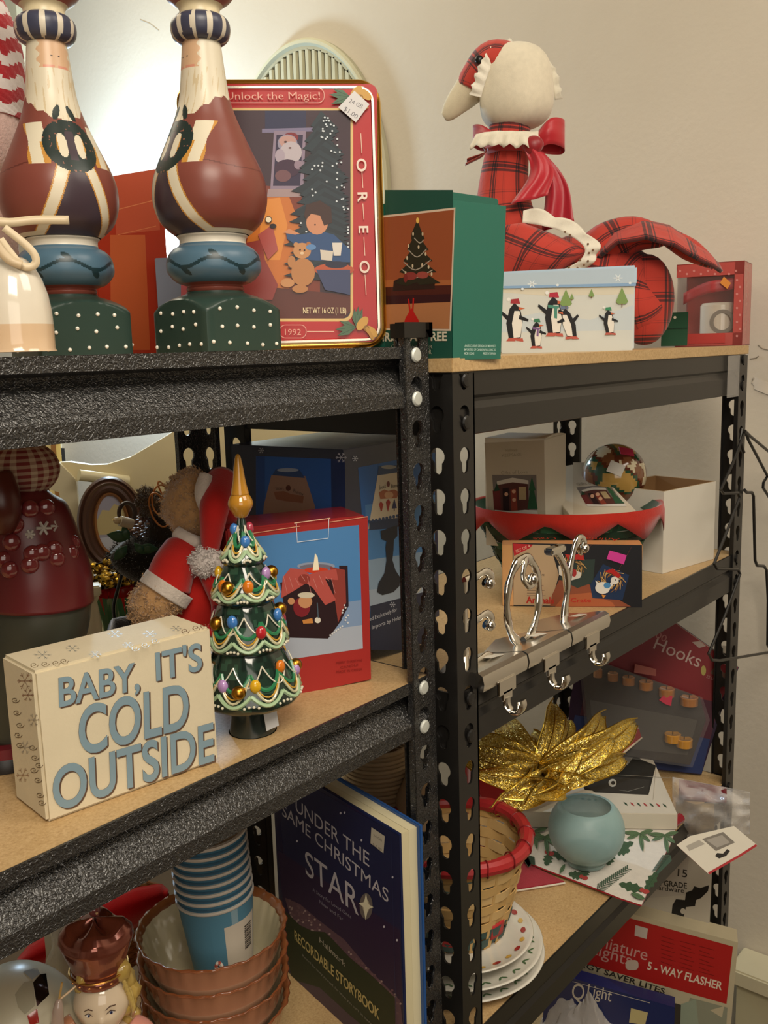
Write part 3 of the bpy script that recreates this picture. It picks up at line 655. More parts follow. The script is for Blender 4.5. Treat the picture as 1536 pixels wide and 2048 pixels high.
# ---- red carton between the santas, thin grey book beside it
a_=spot(205,.49e-3,zA); b_=spot(347,.515e-3,zA)
rb=Box('carton','plain orange red carton standing between the two wooden Santas','box',a_,b_,.06,.165,'a23420')
P=rb.face('front'); P.poly([(226,352),(312,338),(320,460),(232,470)],'b04c30'); P.poly([(220,470),(290,470),(300,700),(222,700)],'b5562c'); P.line([(232,420),(318,398)],.0008,'c9774c'); P.line([(235,470),(312,452)],.0006,'c9774c'); P.build(rb.o)
gr_=Box('carton','narrow grey blue carton edge between the orange red carton and the cookie tin','box',spot(322,.50e-3,zA),spot(372,.50e-3,zA),.03,.093,'7c8494')
# tiny yellow bow on the carton
c_=Fr(293,.52e-3,0); p=on(1,b_.y-.0+.02,293,334)
bw=MB(); cz=.002
for sx in (-1,1): bw.tube([(0,0,cz),(sx*.003,0,cz+.003),(sx*.0055,0,cz+.001),(sx*.003,0,cz-.002),(0,0,cz)],.0009,'c9b43a',6)
q=rb.M@V((rb.w*.66,.02,rb.h)); solo(bw.build('ribbon_bow',satinr),'tiny yellow ribbon bow on top of the orange red carton','bow',M=T(*(q+V((0,0,.0012))))@RZ(rb.o.rotation_euler.z-.7))
# ---- white ceramic dome with a cream ribbon bow
fd=Fr(38,.335e-3,zA); td=thing('ceramic_dome','white ceramic dome with a cream ribbon bow at the left frame edge','lantern',M=fd.M)
def dp(pts): return [(max(.0005,fd.p(u,v)[0]),fd.p(38,v)[1]) for u,v in pts]
pr_=dp([(116,704),(112,698),(110,672),(108,650),(104,620),(97,590),(85,560),(70,535),(54,520),(44,515),(39,514)])
MB().lathe([(a,b,('cdb394' if b<fd.p(38,671)[1] else 'd9d2c2')) for a,b in pr_],'d9d2c2',48).build('dome',ceram,td)
rbn=MB()
def strip(pts,w,col,mb):
    L=[];n=len(pts)
    for i in range(n):
        t=(V(pts[min(i+1,n-1)])-V(pts[max(i-1,0)])).normalized(); m=t.cross(V((0,1,0))).normalized()*w/2; p=V(pts[i]); L+=[p-m,p+m]
    mb.add(L,[(2*i,2*i+2,2*i+3,2*i+1) for i in range(n-1)],col)
def fp(fr,l,dy=0): return [fr.P(u,v,dy) for u,v in l]
def catm(pts,k=6):
    out=[];n=len(pts)
    for i in range(n-1):
        p=[V(pts[max(0,min(n-1,j))]) for j in (i-1,i,i+1,i+2)]
        for q in range(k):
            f=q/k; out.append(.5*((2*p[1])+(-p[0]+p[2])*f+(2*p[0]-5*p[1]+4*p[2]-p[3])*f*f+(-p[0]+3*p[1]-3*p[2]+p[3])*f**3))
    out.append(V(pts[-1])); return out
strip(catm(fp(fd,[(-30,440),(20,445),(70,440),(138,440)],-.012)),.0055,'cdbb9a',rbn)
strip(catm(fp(fd,[(8,455),(30,472),(52,490),(68,508),(72,525),(60,534),(42,530),(20,505),(0,478)],-.016)),.005,'d5c4a4',rbn)
strip(catm(fp(fd,[(-20,470),(0,500),(20,520),(44,530)],-.020)),.006,'c9b594',rbn)
rbn.build('ribbon',satinr,td,thick=.0008)
# ---- plush gnome with a red and white striped knit hat at the left edge
fg=Fr(-40,.43e-3,zA); tg=thing('plush_gnome','plush gnome in a zigzag red and white knit hat at the top left edge','plush toy',M=fg.M)
def zz_(a,z): return 'a8242c' if ((z*1000+4.5*abs(((a*8/math.pi)%2)-1)*2)/19)%1<.52 else 'd8d0cc'
pp=[(abs(fg.p(u,v)[0]),fg.p(-40,v)[1],0) for u,v in [(44,700),(50,600),(38,500),(30,400),(22,350)]]
MB().lathe([(a,b) for a,b,_ in smooth_prof(pp,12)],'c4a398',32).build('body',plush,tg)
pp=[(max(.0006,fg.p(u,v)[0]),fg.p(-40,v)[1],0) for u,v in [(50,245),(49,225),(52,200),(50,150),(42,90),(25,40),(-5,-20),(-40,-70)]]
MB().lathe([(a,b) for a,b,_ in smooth_prof(pp,60)],zz_,96,wob=lambda a,j:.0008*math.sin(a*24+j*1.5)).build('knit_hat',cloth,tg,ang=1.3)
pp=[(max(.0006,fg.p(u,v)[0]),fg.p(-40,v)[1],0) for u,v in [(22,350),(36,330),(46,290),(47,260),(46,235)]]
MB().lathe([(a,b) for a,b,_ in smooth_prof(pp,10)],'c9aca4',32).build('hat_lining',plush,tg)
# ------------------------------------------------------------ ribbed oval plaque on the wall
pc=on(0,.915,610,400); 
pq=thing('wall_plaque','cream fluted round plaque hanging on the wall behind the red tin','wall decoration',M=T(.9195,pc.y,pc.z)@RZ(-math.pi/2))
e1=on(0,.915,598,80); e2=on(0,.915,776,380); RXp=abs(e2.y-pc.y)*1.02; RZp=e1.z-pc.z
pqo=MB()
def ell(rx,rz,y,n=96): return [(rx*math.cos(2*math.pi*i/n),y,rz*math.sin(2*math.pi*i/n)) for i in range(n)]
prev=None; n=96
for k,y,c in ((1,0,'b8b397'),(1,-.012,'b8b397'),(.985,-.018,'c4bfa2'),(.965,-.018,'c4bfa2'),(.95,-.012,'aaa58a'),(.93,-.012,'aaa58a'),(.93,-.006,'aaa58a')):
    pts=ell(RXp*k,RZp*k,y)
    if prev: pqo.add(prev+pts,[(i,(i+1)%n,(i+1)%n+n,i+n)[::-1] for i in range(n)],c)
    prev=pts
pqo.add(ell(RXp*.94,RZp*.94,-.004),[tuple(range(n))[::-1]],'a8a388'); pqo.build('rim',matte,pq)
for i in range(24):
    x=-RXp*.93+(i+.5)*RXp*1.86/24; hh=RZp*.93*math.sqrt(max(0,1-(x/(RXp*.935))**2))
    if hh<.02: continue
    q=MB(); w_=RXp*1.86/24
    q.add([(x-w_*.46,-.006,-hh),(x+w_*.46,-.006,-hh),(x+w_*.46,-.006,hh),(x-w_*.46,-.006,hh),(x-w_*.12,-.012,-hh),(x+w_*.3,-.012,-hh),(x+w_*.3,-.012,hh),(x-w_*.12,-.012,hh)],[(0,4,7,3),(4,5,6,7),(5,1,2,6),(0,1,5,4),(3,7,6,2)],'b9b498').build('flute',matte,pq)
# ------------------------------------------------------------ top level, right unit
gb=Box('ornament_carton','dark green carton with a metal Christmas tree pictured on its side','box',(.003,.0005,zB),(.0705,-.0055,zB),.105,.142,'1f6152',r=.0012)
P=gb.face('front'); P.poly([(906,400),(1012,412),(1001,718),(905,720)],'2a6a5a')
for i,(t,u0,u1) in enumerate([('AN EXCLUSIVE DESIGN OF MIDWEST',929,991),('IMPORTERS OF CANNON FALLS, INC. ©',928,991),('MCM 1224 E',928,948),('MADE IN TAIWAN',966,991)]):
    v=694+(0,7.5,15,15)[i]; P.text(t,(u0,v),(u1,v+.5),4.8,'b9d0c4',.012)
P.build(gb.o)
P=gb.face('left'); P.poly([(770,380),(906,380),(904,719),(770,719)],'1f4f42')
P.poly([(748,433),(911,415),(902,662),(752,660)],'d8c3ac'); P.poly([(750,437),(908,419.5),(899,658),(754,656)],'96502f')
P.poly([(754,560),(902,560),(899,658),(754,656)],'a86438'); P.poly([(754,575),(903,570),(902,588),(754,592)],'4a2018'); P.poly([(754,592),(902,588),(901,604),(754,610)],'34161a'); P.poly([(754,610),(901,604),(899,658),(754,656)],'b0764c')
P.tri([(786,582),(788,562),(800,556),(862,554),(870,562),(870,578)],'2c1e18'); 
for k in range(5):
    w=12+k*8; v=452+k*22; P.tri([(835-w,v+26),(830-w*.5,v+14),(835,v-12),(838+w*.5,v+12),(838+w,v+26),(822+w*.4,v+30),(835,v+24),(832-w*.4,v+32)],'2a2a1c')
for pts in ([(829,476),(840,486),(848,480)],[(818,500),(835,514),(854,498)],[(808,524),(832,540),(862,520)],[(804,538),(830,556),(866,540)]): P.line(catm([(a,b) if False else V((a,b,0)) for a,b in pts],4) and [(q.x,q.y) for q in catm([V((a,b,0)) for a,b in pts],4)],.0009,'a8a090')
P.dots([(827,468),(846,468),(818,492),(838,494),(852,508),(815,516),(845,530),(826,532),(858,534),(812,546),(840,548),(864,548)],1.8,4,'cfc0a0'); P.disk(836,441,3,6,'e8c060'); P.disk(822,552,13,8,'8a3a34'); P.disk(846,550,12,7,'9a4a40'); P.disk(812,556,4,9,'7a2c28')
P.line([(818,598),(822,630)],.0018,'b81c18'); P.line([(828,596),(826,630)],.0018,'b81c18'); P.tri([(824,616),(838,640),(842,657),(806,657),(812,636)],'b81c18')
P.text('CHRISTMAS TREE',(744,682),(895,681),17,'d4cdb4',.03); P.text('CANDLE HOLDER',(784,696),(866,697),7,'b8b8a0'); P.text('CENTERPIECE OR',(800,708),(864,708),9,'b8b8a0')
P.build(gb.o)
# penguin tin
pa=spot(1000,.630e-3,zB); pb=spot(1268,.610e-3,zB)
pt=Box('storage_tin','pale blue lidded tin printed with skating penguins in front of the plaid goose','tin',pa,pb,.072,.079,'ccd2d2',r=.002,mat=glossy)
MB().box((-.002,-.002,.0775),(pt.w+.002,.074,.1005),'b4c6d4',r=.0025).build('lid',glossy,pt.o)
P=pt.face('front'); P.poly([(1004,577),(1268,570),(1265,702),(1004,707)],'cfd2cc'); P.poly([(1004,640),(1080,625),(1180,640),(1266,610),(1265,660),(1004,665)],'c4ced2'); P.poly([(1004,585),(1100,592),(1268,588),(1268,572),(1004,578)],'d6d0bc')
def penguin(P,u,v,h,lean,hat,flip=1,scarf=None):
    c=lambda a,b:(u+flip*a*h+lean*(1-b)*h,v-(1-b)*h)
    P.tri([c(-.14,.95),c(-.20,.6),c(-.12,.25),c(0,.1),c(.14,.25),c(.20,.55),c(.15,.95),c(0,1)],'18181c')
    P.tri([c(-.02,.95),c(-.06,.6),c(0,.3),c(.12,.3),c(.19,.6),c(.14,.93)],'e4e0d6')
    P.tri([c(-.15,.42),c(-.34,.28),c(-.36,.34),c(-.16,.55)],'18181c'); P.tri([c(.12,.4),c(.34,.50),c(.33,.56),c(.10,.5)],'18181c')
    P.tri([c(.10,.2),c(.26,.24),c(.10,.28)],'c8643c'); P.tri([c(-.10,.12),c(-.08,.02),c(.10,0),c(.14,.13)],hat); P.disk(*c(-.14,.02),h*.045,h*.045,'e8e8e4',8)
    if scarf: P.tri([c(-.13,.30),c(.14,.32),c(.12,.39),c(-.12,.37)],scarf); P.tri([c(.02,.36),c(.09,.36),c(.08,.62),c(.01,.6)],scarf)
    P.tri([c(-.14,.95),c(.05,.95),c(.02,1.03),c(-.2,1.03)],'b8584a'); P.tri([c(.02,.96),c(.20,.96),c(.22,1.04),c(.04,1.02)],'b8584a')
penguin(P,1029,680,83,0,'a03038'); penguin(P,1072,695,58,.02,'3a7a5a',scarf='7a5a8c'); penguin(P,1108,670,86,-.02,'b02c40',scarf='4a8a78'); penguin(P,1145,676,66,-.25,'6a7a96',-1); penguin(P,1220,668,54,-.08,'3a8a60')
for u,v,h in ((1132,604,34),(1183,590,16),(1244,600,34),(1144,596,12)): P.tri([(u,v-h*.75),(u+h*.36,v+h*.1),(u+h*.22,v+h*.24),(u-h*.22,v+h*.24),(u-h*.36,v+h*.1)],'7d9a58'); P.line([(u,v+h*.2),(u,v+h*.42)],.001,'7a5a3a')
P.build(pt.o)
P=Print(pt.I,pt.M@V((0,-.002,0)),pt.M.to_3x3()@V((0,-1,0)),pt.M.to_3x3()@V((1,0,0)))
P.poly([(1008,572),(1272,566),(1272,572),(1008,577)],'86a8cc')
for u,v in ((1064,568),(1236,556)):
    for k in range(3): a=k*math.pi/3; P.line([(u-9*math.cos(a),v-8*math.sin(a)),(u+9*math.cos(a),v+8*math.sin(a))],.0012,'dde6ea')
P.dots([(1115,570),(1045,578),(1260,566)],3,2.5,'dde6ea'); P.build(pt.o)
# red window gift box with a lace side and a green folded tag
ga=spot(1350,.80e-3,zB); gb2=spot(1484,.775e-3,zB)
gx=Box('gift_box','red snowflake gift box with a clear window at the far end of the top board','box',ga,gb2,.085,.128,'a84a44',body=None)
W_=gx.w; fbm=MB(); H_=gx.h; t_=.0012
for a,b in (((0,0,0),(W_,.085,t_)),((0,.084,0),(W_,.085,H_)),((W_-t_,0,0),(W_,.085,H_)),((0,0,H_-t_),(W_,.085,H_)),((0,0,0),(W_,t_,.020)),((W_*.86,0,0),(W_,t_,H_)),((0,0,H_-.020),(W_,t_,H_)),((0,0,0),(t_,.085,.02)),((0,0,H_-.01),(t_,.085,H_))): fbm.box(a,b,'b5524c')
fbm.build('box_shell',glossy,gx.o,smooth=False)
MB().box((.001,.0015,.018),(W_*.87,.002,H_-.018),'ffffff').box((.0015,.001,.018),(.002,.084,H_-.01),'ffffff').build('window_film',clear,gx.o,smooth=False)
P=gx.face('front'); 
for i in range(9):
    for (u,v) in ((1360+i*14,542+(i%2)*6),(1474+(i%2)*6,560+i*14)): 
        P.dots([(u,v)],2.5,2.5,'c9807a')
P.poly([(1362,668),(1450,666),(1450,686),(1362,688)],'b8403a'); P.tri([(1448,553),(1462,566),(1455,578),(1440,566)],'d98a3c'); P.build(gx.o)
# candle in the gift box, red satin ribbon
ci=gx.M@V((W_*.60,.045,.0016)); MBc=MB(); MBc.lathe([(.031,0),(.031,.062),(.028,.066),(0.002,.066)],'ddd3c0',32); cdl=MBc.build('jar_candle',ceram); solo(cdl,'white jar candle seen through the window of the red gift box','candle',M=T(*ci)@RZ(gx.o.matrix_world.to_euler().z))
rg=MB().lathe([(.013,0),(.013,.0006),(.019,.0006),(.019,0)],'8a8276',28,M=T(.008,-.0304,.036)@RX(math.pi/2)@T(0,0,0),cap=False).build('printed_ring',paper,cdl)
rr=MB(); rr.grid(lambda a,b:(W_*(.1+.85*a),.006+.004*math.sin(a*9),.075+.028*a+.018*(b-.5)+.004*math.sin(a*5)),14,3,'b02a30'); solo(rr.build('satin_ribbon',satinr,thick=.0008),'dark red satin ribbon lying inside the window gift box','ribbon',M=gx.M.copy())
tg2=MB(); tp=spot(1348,.785e-3,zB); tg2.box((-.020,-.0008,.0),(.020,.0,.052),'1c4a32',r=.0003)
tgo=tg2.build('gift_tag',paper); solo(tgo,'dark green folded gift tag leaning against the red gift box','tag',M=T(*(tp+V((0,0,.002))))@RZ(facing(tp)-.15)@RX(-.08))
MB().box((-.020,-.0014,.0265),(.020,-.0006,.0275),'0e2f20').build('fold',paper,tgo); MB().lathe([(.0022,0),(.0022,.0006),(.0005,.0006)],'d8d2c0',14,M=T(0,-.0008,.044)@RX(math.pi/2)).build('eyelet',paper,tgo)
# ------------------------------------------------------------ plaid goose
def limb(mb,path,rad,col='ffffff',n=28,k=6,flat=1,M=None,uvk=1,cap=True,lump=0,roll=0):
    pts=catm([V(p) for p in path],k); r=[]
    m=len(path)
    for i in range(len(pts)):
        t=i/k; j=min(int(t),m-2); f=t-j; f=f*f*(3-2*f) if False else f; r.append(rad[j]*(1-f)+rad[j+1]*f)
    # smooth radii
    for _ in range(3): r=[r[0]]+[(r[i-1]+2*r[i]+r[i+1])/4 for i in range(1,len(r)-1)]+[r[-1]]
    vs=[];uv=[];s=0;prev=None
    for i,p in enumerate(pts):
        t=(pts[min(i+1,len(pts)-1)]-pts[max(i-1,0)]).normalized()
        if i: s+=(p-pts[i-1]).length
        if prev is None: a=V((0,1,0)).cross(t); a=a if a.length>.1 else V((1,0,0)).cross(t)
        else: a=prev-t*prev.dot(t)
        a.normalize(); prev=a; b=t.cross(a)
        for q in range(n+1):
            w_=2*math.pi*q/n+roll; kk=1+(lump*noise.noise(p*30+a*math.cos(w_)*2) if lump else 0)
            vs.append(p+a*math.cos(w_)*r[i]*kk+b*math.sin(w_)*r[i]*flat*kk); uv.append((q/n*.36*uvk,s*uvk))
    fs=[(i*(n+1)+q,i*(n+1)+q+1,(i+1)*(n+1)+q+1,(i+1)*(n+1)+q) for i in range(len(pts)-1) for q in range(n)]
    if cap: fs+=[tuple(range(n-1,-1,-1)),tuple((len(pts)-1)*(n+1)+q for q in range(n))]
    mb.add(vs,fs,col,uv,M); return mb
GS=.735e-3; gf=Fr(1165,GS,zB,loc=spot(1165,GS,zB)+V((.0,.012,0)))
G=lambda u,v,dy=0: gf.P(u,v,dy)
gt=thing('plush_goose','stuffed goose in red tartan cloth with a cream bonnet and red neck bow','plush toy',M=gf.M)
g=MB(); r_=lambda px:px*GS
limb(g,[G(1040,600,-.01),G(1035,540),G(1018,480),G(1008,420),G(1008,360),G(1015,300),G(1020,250)],[r_(x) for x in (70,84,72,56,48,42,40)])
limb(g,[G(1030,520,.0),G(1090,560,.015),G(1160,575,.02),G(1240,590,.02),G(1300,600,.0),G(1335,590,-.01)],[r_(x) for x in (60,92,100,98,72,20)])
limb(g,[G(1170,560,0),G(1210,500,.0),G(1270,470,.0),G(1330,478,-.005)],[r_(x) for x in (40,52,36,14)],flat=.9)
g.ball(G(1290,600,.0),(r_(56),r_(50),r_(88)),'ffffff',28); g.build('body',plaid,gt,ang=3)
# head
g=MB(); limb(g,[G(1040,190),G(1010,150),G(985,138),G(955,160),G(942,182)],[r_(x) for x in (52,56,52,36,30)]); g.build('head',plaid,gt,ang=3)
g=MB(); limb(g,[G(960,150),G(938,180),G(915,205),G(897,226),G(887,234)],[r_(x) for x in (34,31,24,16,8)],'d6caae',flat=.8); g.build('beak',cloth,gt,ang=3)
ME=MB().ball(G(958,119,-r_(44)),(r_(8),r_(5),r_(8)),'101010',14); ME.build('eye',plast,gt)
# bonnet
g=MB()
def bon(a,b):
    t=a*2*math.pi; ph=-math.pi/2+b*math.pi; c=G(1030,182); rx=r_(72)*(1+.05*math.sin(t*3+b*4)); rz=r_(86)
    w=1+.035*noise.noise(V((math.cos(t)*2,math.sin(t)*2,b*3)))
    pw=lambda q:math.copysign(abs(q)**.78,q)
    x=pw(math.cos(ph))*math.cos(t)*rx*w; y=pw(math.cos(ph))*math.sin(t)*r_(66)*w; z=pw(math.sin(ph))*rz*(1 if ph>0 else .86)
    if z<0: x*=1+.12*min(1,-z/rz)*(1 if x<0 else .6)
    return (c.x+x,y,c.z+z)
g.grid(bon,40,24,'ddd3bc'); g.build('bonnet',cloth,gt,ang=3)
g=MB()
def ruf(path,wd,amp,n,col,dirv,mb,freq):
    pts=catm(path,8); m=len(pts)
    def f(a,b):
        i=min(m-1,int(a*(m-1)+.5)); p=pts[i]; d=V(dirv(a)).normalized(); return p+d*wd*b+V((0,1,0))*amp*math.sin(a*freq)*(.2+b)+d*wd*.12*b*math.sin(a*freq*1.3)
    mb.grid(f,m-1,4,col)
ruf([G(952,268,-.03),G(990,262,-.046),G(1030,262,-.048),G(1075,262,-.036),G(1100,250,-.01)],r_(30),.005,0,'e2dac6',lambda a:(-.5+.7*a,-.3,-1),g,38)
ruf([G(962,195,-.040),G(972,160,-.042),G(985,130,-.036),G(1005,110,-.02),G(1030,100,0)],r_(22),.003,0,'e6dfce',lambda a:(-.9+.6*a,-.1,.25+.7*a),g,46)
ruf([G(1030,104,0),G(1070,118,.0),G(1100,150,.0),G(1110,200,.0)],r_(14),.004,0,'d6cfbc',lambda a:(.3+.7*a,.1,.9-.7*a),g,40)
g.build('ruffle',cloth,gt,thick=.0006,ang=3)
# ribbon bow
g=MB()
def loop(mb,pts,wd,col,up=(0,0,1)):
    P_=catm(pts,8); m=len(P_)
    def f(a,b):
        i=min(m-1,int(a*(m-1)+.5)); w=wd*(.35+.65*math.sin(math.pi*a)**.6); return P_[i]+V(up)*w*(b-.5)+V((0,1,0))*.002*math.sin(b*7+a*5)
    mb.grid(f,m-1,6,col)
loop(g,[G(1070,285,-.035),G(1100,262,-.04),G(1128,268,-.02),G(1120,285,.0),G(1070,290,-.03)],r_(52),'b3202a')
loop(g,[G(1000,285,-.035),G(965,268,-.02),G(946,272,.0),G(965,285,.0),G(1000,288,-.03)],r_(38),'a81c26')
g.ball(G(1066,290,-.042),(r_(20),r_(12),r_(17)),'8f1620',14)
def tail(u0,v0,u1,v1,w0,w1,y0,y1,col,u2=None,v2=None):
    def f(a,b): 
        c=G(u0+(u1-u0)*a+18*math.sin(a*4),v0+(v1-v0)*a,y0+(y1-y0)*a); return (c.x+r_(w0+(w1-w0)*a)*(b-.5),c.y+.004*math.sin(b*8+a*3),c.z+r_(12)*(b-.5)*a)
    g.grid(f,14,8,col)
tail(1062,292,1130,455,22,62,-.036,-.045,'a81628'); tail(1060,295,1072,400,24,70,-.045,-.06,'b82430'); tail(958,290,946,325,6,4,-.03,-.035,'8f3020')
g.tube([G(975,300,-.02),G(1000,292,-.034),G(1040,292,-.038),G(1066,290,-.034)],r_(8),'a81c26',8)
g.build('neck_ribbon',satinr,gt,thick=.0006,ang=3)
# near wing with lace edge
g=MB(); WN=[(1003,455),(1045,448),(1168,502),(1152,524),(1088,556),(1003,566)]
ws=[(1003,452),(1045,447),(1110,472),(1168,500)]; wb=[(1003,580),(1050,572),(1110,548),(1168,506)]
def wing(a,b):
    t=a*3; i=min(2,int(t)); f=t-i
    p=((ws[i][0]*(1-f)+ws[i+1][0]*f)*(1-b)+(wb[i][0]*(1-f)+wb[i+1][0]*f)*b,(ws[i][1]*(1-f)+ws[i+1][1]*f)*(1-b)+(wb[i][1]*(1-f)+wb[i+1][1]*f)*b)
    q=G(p[0],p[1],-.062-.020*math.sin(min(1,a*1.0)*3.1)*math.sin(math.pi*b)); return q
g.grid(wing,24,12,'ffffff',uvf=lambda a,b:(a*.13+b*.06,b*.09-a*.05)); g.build('wing',plaid,gt,thick=.004,ang=3)
g=MB(); edge=[G(1045,446,-.058),G(1085,452,-.064),G(1130,466,-.068),G(1168,494,-.068),G(1160,520,-.068),G(1120,542,-.066),G(1086,556,-.062)]
P_=catm(edge,14); m_=len(P_); cen=G(1040,520,-.06)
def lace(a,b):
    i=min(m_-1,int(a*(m_-1)+.5)); p=P_[i]; d=(p-cen); d.y=0; d.normalize(); sc=.75+.25*abs(math.sin(a*15.7)); return p+d*r_(30)*b*sc+V((0,1,0))*(.0035*math.sin(a*44)*(b)+.003*b-.002)
g.grid(lace,m_-1,6,'e4dcca')
lc=g.build('lace_edging',cloth,gt,thick=.0005,ang=3)
g=MB()
for (u,v) in ((1176,488),(1186,500),(1178,506),(1168,530),(1176,522),(1160,520),(1146,542),(1155,536),(1138,534),(1130,464),(1140,470)):
    c=G(u,v,-.0715); g.ball(c,(.0016,.0004,.0016),'7a5c44',8)
eo=g.build('eyelets',matte,lc); eo['kind']='stuff'
# far wing / tail flap with its shadowed hollow
g=MB()
def flap(a,b):
    u=1180+a*250; top=[(1180,505),(1225,455),(1280,438),(1335,450),(1375,478),(1410,502),(1432,528)]
    t=a*6; i=min(5,int(t)); f=t-i; v=top[i][1]*(1-f)+top[i+1][1]*f; uu=top[i][0]*(1-f)+top[i+1][0]*f
    w=.062*math.sin(math.pi*min(1,a*.8+.12))+.012
    ang=(b-.35)*math.pi*.95
    return G(uu+6*b,v,0)+V((0,-math.cos(ang)*0-w*(.5-b)*2*-1-0*w,-(1-math.cos(ang))*w*.35))
g.grid(flap,30,14,'ffffff',uvf=lambda a,b:(a*.2,b*.13)); g.build('tail_flap',plaid,gt,thick=.005,ang=3)
g=MB(); limb(g,[G(1330,470,.0),G(1380,500,.0),G(1425,528,-.004)],[r_(x) for x in (16,22,9)],flat=1.3); g.build('tail_tip',plaid,gt,ang=3)
# ------------------------------------------------------------ middle level, left unit
zM=ZA[1]+.0004
# wooden block sign
sg=Box('block_sign','cream wooden block sign lettered BABY, IT\'S COLD OUTSIDE','sign',(-.3921,.0542,zM),(-.2596,.0367,zM),.052,.1045,'d3c7aa',mat=matte,r=.002)
P=sg.face('front')
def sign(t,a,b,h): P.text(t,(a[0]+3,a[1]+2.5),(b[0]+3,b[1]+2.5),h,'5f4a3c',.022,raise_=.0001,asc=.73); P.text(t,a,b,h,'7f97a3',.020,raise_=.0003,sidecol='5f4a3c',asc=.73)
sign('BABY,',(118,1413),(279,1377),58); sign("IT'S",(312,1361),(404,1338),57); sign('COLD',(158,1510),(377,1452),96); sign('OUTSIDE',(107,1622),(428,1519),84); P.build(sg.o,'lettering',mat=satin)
def flake(P,u,v,r,col,w=.0005,sq=.6,rot=0):
    for k in range(3):
        a=k*math.pi/3+rot; c,s_=math.cos(a),math.sin(a); P.line([(u-r*c,v-r*s_*sq),(u+r*c,v+r*s_*sq)],w,col)
        for sgn in (-1,1):
            b=(u+sgn*r*.6*c,v+sgn*r*.6*s_*sq)
            for d in (-.7,.7): P.line([b,(b[0]+sgn*r*.35*math.cos(a+d),b[1]+sgn*r*.35*math.sin(a+d)*sq)],w*.8,col)
def curls(P,pts,r,col,w=.0005):
    for (u,v) in pts: P.line([(u+r*(1-k/14)*math.cos(k*.75),v+r*.7*(1-k/14)*math.sin(k*.75)) for k in range(13)],w,col)
P=sg.face('top')
for u,v,r in ((230,1268,16),(300,1268,15),(145,1297,15),(190,1309,14),(85,1310,18),(352,1257,12),(256,1290,12)): flake(P,u,v,r,'a9a99c',sq=.5)
curls(P,[(68,1330),(90,1328),(112,1326),(128,1322),(290,1290),(270,1297),(310,1282)],9,'8a7a5c')
curls(P,[(370,1262),(392,1256),(408,1252)],9,'7a5c44'); P.build(sg.o)
P=sg.face('left')
flake(P,50,1362,15,'8f6a50',sq=1.2); flake(P,56,1390,12,'8f6a50',sq=1.2); flake(P,68,1440,12,'a29888',sq=1.2); flake(P,50,1495,12,'a8a092',sq=1.2); flake(P,46,1550,13,'9a7a60',sq=1.2)
curls(P,[(31,1400),(34,1425),(40,1450),(36,1470),(40,1490),(66,1495),(70,1515),(68,1540),(76,1560),(80,1590),(84,1605),(78,1530)],9,'5c4a34'); P.build(sg.o)
# ---- glazed ceramic Christmas tree
S4=.408e-3; ct=Fr(516,S4,zM,loc=V((-.2035,.060,zM))); tt=thing('ceramic_tree','dark green glazed ceramic Christmas tree with gold finial and painted baubles','figurine',M=ct.M)
def axu(v): return 516-(1468-v)*.044
def prf(pts): return [((u-axu(v))*S4,max(0,ct.p(516,v)[1])) for u,v in pts]
MB().lathe([(a,b) for a,b in prf([(564,1469),(562,1462),(556,1430),(557,1395)])],'1f2a28',32).build('trunk',ceram,tt)
def mott(a,z): k=noise.noise(V((math.cos(a)*4,math.sin(a)*4,z*160))); return '2c4a3a' if k>.25 else ('16261f' if k<-.1 else '1d3329')
tiers=[[(600,1398),(612,1386),(610,1372),(600,1345),(585,1312),(572,1288),(560,1284)],[(575,1293),(584,1286),(585,1275),(577,1248),(565,1219),(556,1198),(545,1193)],[(556,1201),(566,1192),(566,1181),(556,1158),(543,1134),(534,1119),(520,1117)],[(535,1127),(544,1118),(540,1108),(522,1080),(508,1052),(502,1030),(500,1022)]]
TR=[]
for i,t in enumerate(tiers):
    pr2=smooth_prof([(a,b,0) for a,b in prf(t)],14); TR.append(pr2)
    MB().lathe([(max(.001,a),b) for a,b,_ in pr2],mott,64,wob=lambda a,j:.0004*math.sin(a*9+j)).build('tier',ceram,tt)
def rad(i,z):
    q=TR[i][2:]
    for k in range(len(q)-1):
        if q[k][1]<=z<=q[k+1][1]: f=(z-q[k][1])/(q[k+1][1]-q[k][1]+1e-9); return q[k][0]*(1-f)+q[k+1][0]*f
    return q[0][0] if z<q[0][1] else q[-1][0]
def sp_(i,th,f,off=0): z0,z1=TR[i][3][1],TR[i][-2][1]; z=z0+(z1-z0)*f; r=rad(i,z)+off; return V((math.sin(th)*r,-math.cos(th)*r,z))
for i,(nsc) in enumerate((9,8,7,6)):
    ga_=MB(); sw=MB()
    for k in range(nsc):
        t0=2*math.pi*k/nsc+.4*i; t1=t0+2*math.pi/nsc
        for (lo,off,col,rr) in ((.12,.0008,'cfc9a4',.0011),(.2,.0012,'c99a3a',.0007),(.32,.0006,'2f7a50',.0016)):
            pts=[sp_(i,t0+(t1-t0)*q/12,.62-(.62-lo)*math.sin(math.pi*q/12)**.8,off) for q in range(13)]; ga_.tube(pts,rr,col,6)
        pts=[sp_(i,t0+(t1-t0)*q/12+.3,.75-.35*math.sin(math.pi*q/12),.0014) for q in range(13)]; ga_.tube(pts,.0006,'dcd6c2',5)
        pts=[sp_(i,t0+(t1-t0)*q/10,.26-.2*math.sin(math.pi*q/10)-.02,.0) for q in range(11)]; ga_.tube(pts,.0017,'a8c49c',6)
        for q in range(4): d=sp_(i,t0+.09*(q-1.5),.03+.03*math.cos(q-1.5),.0008); ga_.ball(d,.0012,'e0dac2',8)
    ga_.build('painted_garland',ceram,tt)
cols=['d8a820','b8242c','d8781c','3f7ac0','b08ac0','a8364a']
bi=0
